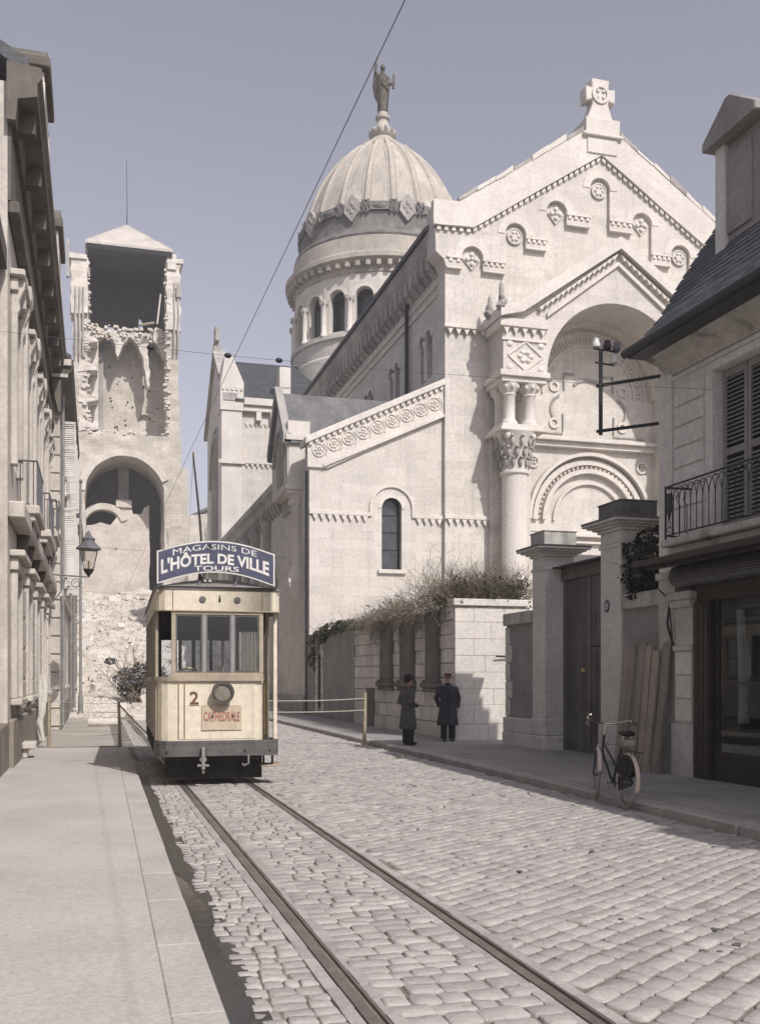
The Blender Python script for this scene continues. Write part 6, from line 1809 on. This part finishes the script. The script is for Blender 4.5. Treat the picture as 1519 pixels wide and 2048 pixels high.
MB().box(.70, .73, .2, .24, .31, .60).box(.84, .87, .2, .24, .31, .60).build('step_hanger', M['iron'], tr)
MB().box(-.80, .70, .30, .36, .10, .46).build('lifeguard', M['under'], tr)
MB().box(-.70, .70, .6, LEN - .6, .36, .62).build('underframe', M['under'], tr)
MB().box(-.66, .66, 1.6, 5.1, .18, .36).build('truck_frame', M['under'], tr)
for yy in (2.3, 4.4):
    for x in (-.53, .46):
        w_ = MB().lathe([(.10, 0), (.36, 0), (.375, .02), (.375, .055), (.40, .06), (.40, .08), (.10, .08)], 0, 0, 22).xf(lambda p, x=x, yy=yy: (x + (p.z if x < 0 else .08 - p.z) - .04, yy + p.x, .385 + p.y))
        w_.build('wheel', M['under'], tr, smooth=40)
for k in range(13):
    MB().ball((-.70 + k * .11, -.064, .655), .009, 6, 4).build('rivet', M['tramgrey'], tr)
for x in (-.14, .52):
    MB().box(x - .0025, x + .0025, -.0035, -.0005, .72, 1.62).build('panel_seam', M['tramframe'], tr)
MB().box(-.62, .56, -.0035, -.0005, .735, .741).build('panel_seam', M['tramframe'], tr)
# headlamp
hl = MB().lathe([(.0, .0), (.11, .0), (.15, -.05), (.165, -.12), (.17, -.15), (.15, -.155), (.138, -.15), (.125, -.10), (.06, -.065), (.0, -.06)], 0, 0, 26).xf(lambda p: (.045 + p.x, p.z - .002, 1.455 + p.y)).build('headlamp', M['iron_grey'], tr, smooth=45)
MB().ring((.045, 1.455), .128, .172, 'y', -.17, -.15, 0, 2 * pi, 26).build('lamp_rim', M['bronze'], hl, smooth=40)
MB().lathe([(.132, -.135), (.12, -.105), (.06, -.072), (.0, -.067)], 0, 0, 20).xf(lambda p: (.045 + p.x, p.z - .002, 1.455 + p.y)).build('reflector', M['reflector'], hl, smooth=60)
MB().lathe([(.128, -.155), (.08, -.168), (.0, -.175)], 0, 0, 20).xf(lambda p: (.045 + p.x, p.z, 1.455 + p.y)).build('lens', M['lens'], hl, smooth=60)
MB().ball((.045, -.10, 1.455), .03, 8, 6).build('bulb', M['porcelain'], hl, smooth=60)
for x in (-.255, .275):
    MB().lathe([(.0, -.02), (.045, -.018), (.052, -.01), (.052, 0)], 0, 0, 16).xf(lambda p, x=x: (x + p.x, p.z - .05, 2.875 + p.y)).build('marker_lamp', M['tramgrey'], tr, smooth=40)
MB().box(-.01, .02, -.058, -.05, 2.84, 2.90).box(.0, .012, -.058, -.05, 2.90, 2.95).build('hook_hole', M['dark'], tr)
# red lines, number and destination board
for x in (-.615, -.525):
    MB().box(x - .008, x + .008, -.006, -.001, .74, 1.58).build('red_line', M['redline'], tr)
CAP = max(v[2] for v in text_geo('H').v)


def lettering(s, x0, x1, lo, hi, y, bold=.012, depth=.0):
    m = text_geo(s, 1.0, bold, depth)
    a, b = min(v[0] for v in m.v), max(v[0] for v in m.v)
    f = lambda p: (x0 + (p.x - a) / (b - a) * (x1 - x0), y + p.y, 0)
    def w(p):
        x = x0 + (p.x - a) / (b - a) * (x1 - x0)
        l_, h_ = lo(x), hi(x)
        return (x, y + p.y, l_ + (h_ - l_) * p.z / CAP)
    return m.xf(w)


lettering('2', -.44, -.31, lambda x: 1.275, lambda x: 1.46, -.003, .02).build('number_shadow', M['tramdark'], tr, recalc=False)
lettering('2', -.45, -.32, lambda x: 1.28, lambda x: 1.465, -.006, -.01).build('number', M['redline'], tr, recalc=False)
MB().box(-.46, -.30, -.005, -.002, 1.25, 1.261).build('number_underline', M['redline'], tr)
dp = MB().box(-.265, .345, -.022, -.004, .875, 1.255).rough(2, .006, 3).build('destination_board', M['plate'], tr)
lettering('CATHEDRALE', -.235, .315, lambda x: 1.02 - .01 * x, lambda x: 1.155 - .01 * x, -.034, .015).build('lettering', M['redfade'], dp, recalc=False)
for x in (-.10, .21):
    MB().ball((x, -.034, 1.09), .018, 6, 4).build('nail', M['iron'], dp)
# roof sign
def bmp(x):
    return max(0.0, 1 - (abs(x + .04) / .9) ** 2) ** 1.15
SX0, SX1 = -.935, .855
xs = [SX0 + (SX1 - SX0) * i / 30 for i in range(31)]
outer = [(x, 3.10 + .195 * bmp(x)) for x in xs] + [(x, 3.60 + .18 * bmp(x)) for x in reversed(xs)]
xi = [SX0 + .022 + (SX1 - SX0 - .044) * i / 30 for i in range(31)]
inner = [(x, 3.122 + .195 * bmp(x)) for x in xi] + [(x, 3.578 + .18 * bmp(x)) for x in reversed(xi)]
sg = MB().prism(outer, 'y', -.045, -.015).build('roof_sign', M['white'], tr)
MB().prism(inner, 'y', -.050, -.046).build('sign_face', M['blue'], sg)
lettering('MAGASINS DE', -.70, .575, lambda x: 3.455 + .192 * bmp(x), lambda x: 3.56 + .165 * bmp(x), -.053, .0).build('lettering', M['white'], sg, recalc=False)
lettering("L'HÔTEL DE VILLE", -.875, .765, lambda x: 3.235 + .202 * bmp(x), lambda x: 3.442 + .135 * bmp(x), -.053, .034).build('lettering', M['white'], sg, recalc=False)
lettering('TOURS', -.385, .30, lambda x: 3.285 + .035 * bmp(x), lambda x: 3.352 + .042 * bmp(x), -.053, .012).build('lettering', M['white'], sg, recalc=False)
for x in (-.9, .82, -.3, .25):
    MB().tube([(x, -.01, 3.12 + .2 * bmp(x)), (x, .25, 3.16)], .012, 5).box(x - .02, x + .02, -.02, .02, 3.06, 3.16).build('sign_stay', M['iron_grey'], sg)
for i in range(3):
    MB().box(-.30 + i * .075, -.262 + i * .075, .06, .12, 3.16, 3.36).build('roof_resistor', M['shutter'] if i else M['iron'], tr)
# trolley pole on its base
MB().lathe([(.14, 3.22), (.12, 3.30), (.06, 3.36), (.05, 3.46), (.0, 3.47)], -.05, 2.3, 12).build('trolley_base', M['iron'], tr, smooth=40)
po = MB().tube([(-.05, 2.3, 3.42), (-.10, 2.6, 4.5), (-.185, 3.08, 5.76)], [.026, .022, .016], 7).build('trolley_pole', M['iron'], tr, smooth=60)
MB().lathe([(.03, -.015), (.05, -.01), (.035, 0), (.05, .01), (.03, .015)], 0, 0, 12).xf(lambda p: (-.185 + p.z, 3.08 + p.x, 5.78 + p.y)).build('trolley_wheel', M['brass'], po)
MB().tube([(-.02, 2.25, 3.45), (-.16, 2.5, 3.32), (-.185, 3.08, 5.74)][0:1] + [(-.30, 3.4, 3.25), (-.185, 3.08, 5.74)], .005, 4).build('pole_rope', M['rope'], po)

# ------------------------------------------------------------------ bicycle
bk = thing('bicycle', 'old black bicycle with pale mudguards and swept handlebars propped at the right kerb', 'bicycle', (6.50, 11.42, 0), radians(-7), local=True)
bk.rotation_euler = (0, radians(4), radians(-7))
WR = .345
def wheel(yc, steer=0.0):
    def f(p):
        x, y_ = p.x * cos(steer) - p.y * sin(steer), p.x * sin(steer) + p.y * cos(steer)
        return (x, yc + y_, WR + p.z)
    c = lambda rr, k, n: (0, rr * cos(2 * pi * k / n), rr * sin(2 * pi * k / n))
    w_ = MB().tube([c(WR - .018, k, 36) for k in range(37)], .018, 8, False).xf(f).build('wheel', M['rubber'], bk, smooth=60)
    MB().tube([c(WR - .042, k, 36) for k in range(37)], .011, 6, False).xf(f).build('rim', M['chrome'], w_, smooth=60)
    s = MB().tube([(-.05, 0, 0), (.05, 0, 0)], .018, 8)
    for k in range(28):
        a = 2 * pi * k / 28
        b = a + (.35 if k % 2 else -.35)
        s.tube([((.035 if k % 4 < 2 else -.035), .015 * cos(b), .015 * sin(b)), (0, (WR - .045) * cos(a), (WR - .045) * sin(a))], .0016, 3, False)
    s.xf(f).build('spokes', M['iron_grey'], w_)
    return f
f0 = wheel(0.0)
ST = radians(-15)
f1 = wheel(1.04, ST)
def guard(f, a0, a1, name):
    m = MB()
    n = 16
    for k in range(n + 1):
        a = a0 + (a1 - a0) * k / n
        for x, rr in ((-.032, WR + .012), (-.018, WR + .028), (.018, WR + .028), (.032, WR + .012)):
            m.v.append((x, rr * cos(a), rr * sin(a)))
    for k in range(n):
        for j in range(3):
            q = k * 4 + j
            m.f.append((q, q + 1, q + 5, q + 4))
    o = m.xf(f).build(name, M['bikewhite'], bk, smooth=60)
    md = o.modifiers.new('t', 'SOLIDIFY'); md.thickness = .002
    return o
guard(f0, radians(75), radians(196), 'rear_mudguard')
guard(f1, radians(62), radians(170), 'front_mudguard')
BB = (0, .46, .29)
fr = MB().tube([BB, (0, .24, .80)], .015, 8).tube([BB, (0, .89, .66)], .017, 8).tube([(0, .36, .50), (0, .88, .80)], .014, 8)
fr.tube([(0, .90, .62), (0, .865, .90)], .018, 8)
for s_ in (-1, 1):
    fr.tube([(s_ * .05, 0, WR), (s_ * .04, .36, .295), BB], .009, 6).tube([(s_ * .05, 0, WR), (s_ * .035, .2, .62), (0, .25, .74)], .008, 6)
fr.build('frame', M['iron'], bk, smooth=60)
MB().tube([f1(Vector((-.05, 0, 0))), f1(Vector((-.045, -.12, .34))), (-.02, .895, .64)], .010, 6).tube([f1(Vector((.05, 0, 0))), f1(Vector((.045, -.12, .34))), (.02, .895, .64)], .010, 6).build('fork', M['iron'], bk, smooth=60)
MB().tube([(0, .865, .88), (0, .855, 1.03), (0, .89, 1.06)], .013, 8).build('stem', M['chrome'], bk, smooth=60)
hb = MB().tube([(-.33, .62, 1.10), (-.31, .72, 1.13), (-.25, .83, 1.13), (-.12, .89, 1.07), (0, .90, 1.05), (.12, .87, 1.06), (.23, .77, 1.10), (.27, .66, 1.12), (.27, .56, 1.10)], .014, 8).build('handlebar', M['chrome'], bk, smooth=60)
MB().tube([(-.33, .64, 1.10), (-.335, .52, 1.08)], .016, 8).build('grip', M['leather'], hb, smooth=60)
MB().tube([(.27, .58, 1.105), (.268, .46, 1.08)], .016, 8).build('grip', M['leather'], hb, smooth=60)
MB().ball((-.24, .80, 1.165), (.032, .032, .022), 10, 6).build('bell', M['chrome'], hb, smooth=60)
MB().tube([(-.30, .74, 1.10), (-.33, .66, 1.05), (-.335, .58, 1.04)], .006, 5).build('brake_lever', M['chrome'], hb)
sd = MB().ball((0, .11, .965), (.115, .12, .045), 14, 8).ball((0, .26, .955), (.04, .14, .026), 10, 6)
sd = solid(sd, .008, 2).build('saddle', M['leather'], bk, smooth=180)
m = MB()
for s_ in (-1, 1):
    m.tube([(s_ * .06 + .018 * cos(k * .9), .06 + .018 * sin(k * .9), .86 + k * .0035) for k in range(22)], .005, 4)
    m.build('saddle_spring', M['chrome'], sd)
    m = MB()
MB().tube([(0, .24, .78), (0, .22, .92)], .012, 6).build('seat_post', M['chrome'], sd)
MB().box(-.07, .07, -.06, .03, .80, .885).build('tool_bag', M['rubber'], bk, bevel=.02)
m = MB()
for x in (-.055, 0, .055):
    m.tube([(x, .12, .745), (x, -.32, .745)], .006, 5)
m.tube([(-.055, -.32, .745), (.055, -.32, .745)], .006, 5)
for s_ in (-1, 1):
    m.tube([(s_ * .055, -.22, .745), (s_ * .05, 0, WR)], .005, 5)
m.build('rear_rack', M['iron'], bk)
m = MB()
for s_ in (-1, 1):
    pts = [(s_ * .046, .02, .40)] + [(s_ * .046, (WR - .0) * cos(a), WR + (WR - .0) * sin(a)) for a in [radians(20 + 130 * k / 10) for k in range(11)]] + [(s_ * .046, -.12, .42)]
    m.v += pts; n = len(pts); m.f.append(tuple(range(len(m.v) - n, len(m.v))))
o = m.build('skirt_guard', M['cloth'], bk)
cc = MB().prism([(.0, .29), (.46, .19), (.56, .24), (.56, .34), (.46, .39), (.0, .40), (-.06, .345)], 'x', .052, .075).build('chain_case', M['iron'], bk, bevel=.01)
MB().tube([(-.03, .46, .29), (-.09, .46, .29), (-.09, .34, .22)], .010, 6).tube([(.08, .46, .29), (.11, .46, .29), (.11, .58, .36)], .010, 6).build('crank', M['chrome'], bk)
for p in ((-.14, .34, .22), (.16, .58, .36)):
    MB().box(p[0] - .045, p[0] + .045, p[1] - .035, p[1] + .035, p[2] - .012, p[2] + .012).build('pedal', M['rubber'], bk)

# ------------------------------------------------------------------ two men
def person(loc, rz, label, coat, hatkind, arms, s=.96, lean=0.0):
    t = thing('person', label, 'person', loc, rz, local=True)
    t.scale = (s, s, s)
    b = MB()
    for q in (-1, 1):
        b.tube([(q * .10, 0, .95), (q * .10, .01, .5), (q * .10, -.01, .10)], [.085, .06, .042], 8)
        b.ball((q * .10, .05, .05), (.04, .11, .04), 8, 6)
        sh_, el, ha, tip = arms[0 if q < 0 else 1]
        b.tube([sh_, el, ha], [.05, .042, .03], 8)
        d = (Vector(tip) - Vector(ha)).normalized()
        side = d.cross(Vector((0, 0, 1))).normalized() if abs(d.z) < .9 else Vector((0, 1, 0))
        pc = Vector(ha) + d * .05
        b.tube([Vector(ha), pc + d * .03], [.03, .036], 8)
        for k in range(4):
            o_ = side * (.024 - .016 * k)
            l_ = (.075, .085, .08, .062)[k]
            b.tube([pc + o_ + d * .02, pc + o_ + d * (.03 + l_ * .5) + Vector((0, 0, -.006)), pc + o_ * .9 + d * (.02 + l_ * .9) + Vector((0, 0, -.026))], [.010, .009, .008], 6)
        b.tube([pc + side * .03 - d * .02, pc + side * .052 + d * .02, pc + side * .05 + d * .05], [.011, .010, .008], 6)
    b.tube([(0, 0, .9), (0, 0, 1.15), (0, -.01, 1.38), (0, 0, 1.46)], [.13, .13, .15, .07], 12)
    b.tube([(-.19, 0, 1.38), (.19, 0, 1.38)], .055, 8)
    b.tube([(0, 0, 1.42), (0, .015, 1.54)], .055, 10)
    b.ball((0, .02, 1.63), (.076, .098, .118), 16, 12)
    b.ball((0, .03, 1.56), (.058, .075, .06), 12, 8)
    b.ball((0, .118, 1.615), (.014, .022, .026), 8, 6)
    for q in (-1, 1):
        b.ball((q * .078, .01, 1.62), (.012, .022, .034), 8, 6)
    b.ball((0, .105, 1.573), (.026, .012, .010), 8, 6)
    body = solid(b, .011, 3).build('body', M['skin'], t, smooth=180)
    for q in (-1, 1):
        MB().ball((q * .031, .106, 1.64), (.011, .008, .008), 8, 6).build('eye', M['leather'], body, smooth=60)
    MB().ball((0, .0, 1.66), (.084, .098, .10), 14, 8).xf(lambda p: (p.x, p.y - .012, p.z)).build('hair', M['hat'], body, smooth=60)
    c = MB().lathe([(.07, 1.50), (.16, 1.455), (.215, 1.40), (.225, 1.28), (.205, 1.10), (.215, .95), (.25, .70), (.285, .42), (.10, .42)], 0, 0, 28, sy=.70)
    for q in (0, 1):
        sh_, el, ha, tip = arms[q]
        c.tube([(sh_[0] * .9, sh_[1], sh_[2] + .01), sh_, tuple((Vector(sh_) + Vector(el)) / 2), el, tuple((Vector(el) + Vector(ha)) / 2), ha], [.075, .085, .078, .070, .062, .058], 10)
    def fold(p):
        if p.z < 1.0:
            a = atan2(p.y, p.x)
            k = 1 + .045 * sin(7 * a + 1.3) * min(1, (1.0 - p.z) / .4) + .02 * sin(13 * a)
            return (p.x * k, p.y * k, p.z)
        return (p.x, p.y, p.z)
    c.xf(fold)
    co = solid(c, .014, 3).build('overcoat', M[coat], t, smooth=180)
    MB().lathe([(.085, 1.43), (.10, 1.47), (.085, 1.535), (.072, 1.53)], 0, .005, 16, sy=.95).build('collar', M[coat], co, smooth=60)
    MB().box(-.004, .004, .14, .205, .45, 1.35).build('front_seam', M['hat'], co)
    for k in range(4):
        MB().ball((.03, .158, 1.28 - k * .14), .012, 6, 4).build('button', M['hat'], co)
    tr_ = MB()
    for q in (-1, 1):
        tr_.tube([(q * .10, 0, .62), (q * .105, .01, .35), (q * .105, -.005, .07)], [.10, .088, .085], 10)
    tr_.build('trousers', M['trouser'], t, smooth=60)
    for q in (-1, 1):
        MB().ball((q * .105, .07, .045), (.05, .145, .05), 10, 6).xf(lambda p: (p.x, p.y, max(p.z, 0))).build('shoe', M['leather'], t, smooth=60)
    if hatkind == 'bowler':
        MB().lathe([(.150, 1.70), (.155, 1.712), (.105, 1.708), (.104, 1.76), (.095, 1.80), (.06, 1.83), (.0, 1.838)], 0, .005, 22, sy=1.12).build('hat', M['hat'], t, smooth=50)
    else:
        k = MB().lathe([(.098, 1.685), (.100, 1.73), (.108, 1.77), (.10, 1.785), (.0, 1.79)], 0, .005, 22, sy=1.1).build('cap', M['kepi'], t, smooth=50)
        MB().lathe([(.101, 1.69), (.103, 1.712), (.099, 1.712)], 0, .005, 22, sy=1.1).build('cap_band', M['brass'], k, smooth=50)
        MB().prism([(-.085, .09), (-.07, .15), (0, .175), (.07, .15), (.085, .09)], 'z', 1.678, 1.688).build('peak', M['leather'], k)
    return t
A1 = [((-.20, 0, 1.38), (-.25, -.10, 1.10), (-.10, .22, 1.00), (.02, .32, .98)), ((.20, 0, 1.38), (.25, -.10, 1.10), (.10, .22, 1.01), (-.02, .32, 1.0))]
A2 = [((-.20, 0, 1.38), (-.29, -.05, 1.12), (-.25, .06, .88), (-.24, .09, .78)), ((.20, 0, 1.38), (.30, -.08, 1.13), (.21, -.14, .92), (.12, -.18, .86))]
person((6.97, 22.1, .12), radians(-72), 'man in a dark bowler hat and long overcoat, hands held in front', 'coat1', 'bowler', A1, .90)
person((8.36, 23.25, .12), radians(168), 'man in a red-brown peaked cap and long navy overcoat by the wall corner', 'coat2', 'kepi', A2, .935)

# ------------------------------------------------------------------ barriers, ropes, wires
def post(loc, h, r, label, lean=(0, 0)):
    x, y_, z_ = loc
    m = MB().tube([(x, y_, z_), (x + lean[0] * .5 + R(-.01, .01), y_ + lean[1] * .5, z_ + h * .5), (x + lean[0], y_ + lean[1], z_ + h)], [r * 1.15, r, r * .9], 8)
    return solo(m.rough(1, .006, 6), 'barrier_post', M['post'], loc, label, 'post', 'rough wooden barrier posts', smooth=50)
post((6.40, 23.9, -.02), 1.34, .045, 'rough wooden barrier post at the right kerb beside the man in the bowler hat', (.03, 0))
post((2.9, 25.2, -.02), 1.32, .045, 'rough wooden barrier post holding the ropes beyond the right flank of the tram')
post((.55, 23.3, -.02), 1.18, .035, 'slim dark barrier post at the end of the left pavement', (-.03, 0))
post((-1.05, 25.2, -.02), 1.25, .04, 'crooked barrier post close to the left houses')
def rope(a, b, sag, r, label, name='rope', mt='rope', cat='rope', group=None):
    n = 14
    pts = []
    for i in range(n + 1):
        t = i / n
        p = Vector(a).lerp(Vector(b), t)
        p.z -= sag * 4 * t * (1 - t)
        pts.append(p)
    o = MB().tube(pts, r, 5).build(name, M[mt], None, smooth=60, org=tuple(Vector(a)))
    o.location = a
    return tag(o, label, cat, group)
rope((6.40, 23.86, 1.17), (2.9, 25.16, 1.16), .06, .013, 'upper hemp rope across the road right of the tram', group='barrier ropes right of the tram')
rope((6.40, 23.86, .88), (2.9, 25.16, .87), .05, .013, 'lower hemp rope across the road right of the tram', group='barrier ropes right of the tram')
rope((.53, 23.26, 1.10), (-1.05, 25.16, 1.14), .03, .007, 'top rope of the left barrier', group='barrier ropes on the left')
rope((.54, 23.26, .90), (-1.05, 25.16, .92), .02, .007, 'second rope of the left barrier', group='barrier ropes on the left')
rope((.55, 23.26, .42), (-1.05, 25.16, .34), .05, .007, 'lowest rope of the left barrier, near the ground', group='barrier ropes on the left')
rope((.55, 23.3, 1.05), (1.5, 24.6, .05), .02, .018, 'slanting wooden stay propping the left barrier post', 'prop', 'post', 'prop')
solo(MB().box(-1.3, .62, 23.42, 23.50, -.02, .135).rough(3, .012, 3), 'edge_board', M['plinth'], (-.4, 23.45, .0), 'rough board edging the end of the left pavement', 'board')
m = MB()
for k in range(5):
    m.tube([(-1.22 + R(-.06, .06), 25.4 + R(-.1, .1), .15), (-1.2 + R(-.12, .12), 25.4 + R(-.1, .1), .6), (-1.18 + R(-.1, .1), 25.4, 1.0), (-1.22 + R(-.05, .05), 25.4, 1.75)], R(.03, .06), 6)
solo(m.rough(1, .03, 4), 'sacking', M['wallstone'], (-1.2, 25.4, .02), 'bundle of twisted grey sacking hung by the left house wall', 'sacking', smooth=60)

tw_ = MB().tube([(1.93, -4, 5.8), (1.66, 18.6, 5.8), (1.35, 60, 5.9)], .0036, 5).build('trolley_wire', M['wire'], None, org=(1.9, 0, 5.8))
tw_.location = (1.9, 0, 5.8)
tag(tw_, 'long overhead trolley wire running up the street above the track', 'overhead wire')
def span(a, b, label, knobs, sag=.06, r=.006):
    o = rope(a, b, sag, r, label, 'span_wire', 'wire', 'wire')
    for t in knobs:
        p = Vector(a).lerp(Vector(b), t); p.z -= sag * 4 * t * (1 - t)
        MB().ball(p, (.05, .035, .035), 8, 6).build('insulator', M['iron'], o, smooth=60, org=tuple(a))
    return o
span((-1.0, 46, 7.5), (8.6, 46.5, 7.35), 'upper cross wire with insulators in front of the rubble', (.2, .42))
span((-.6, 46, 5.5), (8.6, 46.5, 5.4), 'lower cross wire in front of the rubble', (.18,))
span((-1.4, 13.2, 5.98), (9.05, 13.2, 6.05), 'thin span wire crossing high above the tram between the houses', (.20, .295, .36), .1, .003)

# stray stones and dark scraps on the road
for i, (x, y_, s, lb) in enumerate(((6.1, 19.9, .075, 'small dark stone lying on the setts in front of the man in the bowler hat'), (4.6, 8.7, .018, 'tiny dark pebble lying on the setts in the middle of the road'))):
    solo(rock((x, y_, s * .45), s, i), 'loose_stone', M['pilaster_dark'], (x, y_, 0), lb, 'stone')

# ------------------------------------------------------------------ the air
hz = MB().box(-270, 270, -130, 430, -1.3, 75).build('haze', [], None, kind='stuff')
hm = bpy.data.materials.new('haze_air'); hm.use_nodes = True
N_, L_ = hm.node_tree.nodes, hm.node_tree.links
N_.remove(N_['Principled BSDF'])
pv = N_.new('ShaderNodeVolumePrincipled')
pv.inputs['Color'].default_value = (0.95, 0.95, 0.97, 1)
pv.inputs['Density'].default_value = 0.0010
pv.inputs['Anisotropy'].default_value = 0.0
L_.new(pv.outputs[0], N_['Material Output'].inputs['Volume'])
hz.data.materials.append(hm)
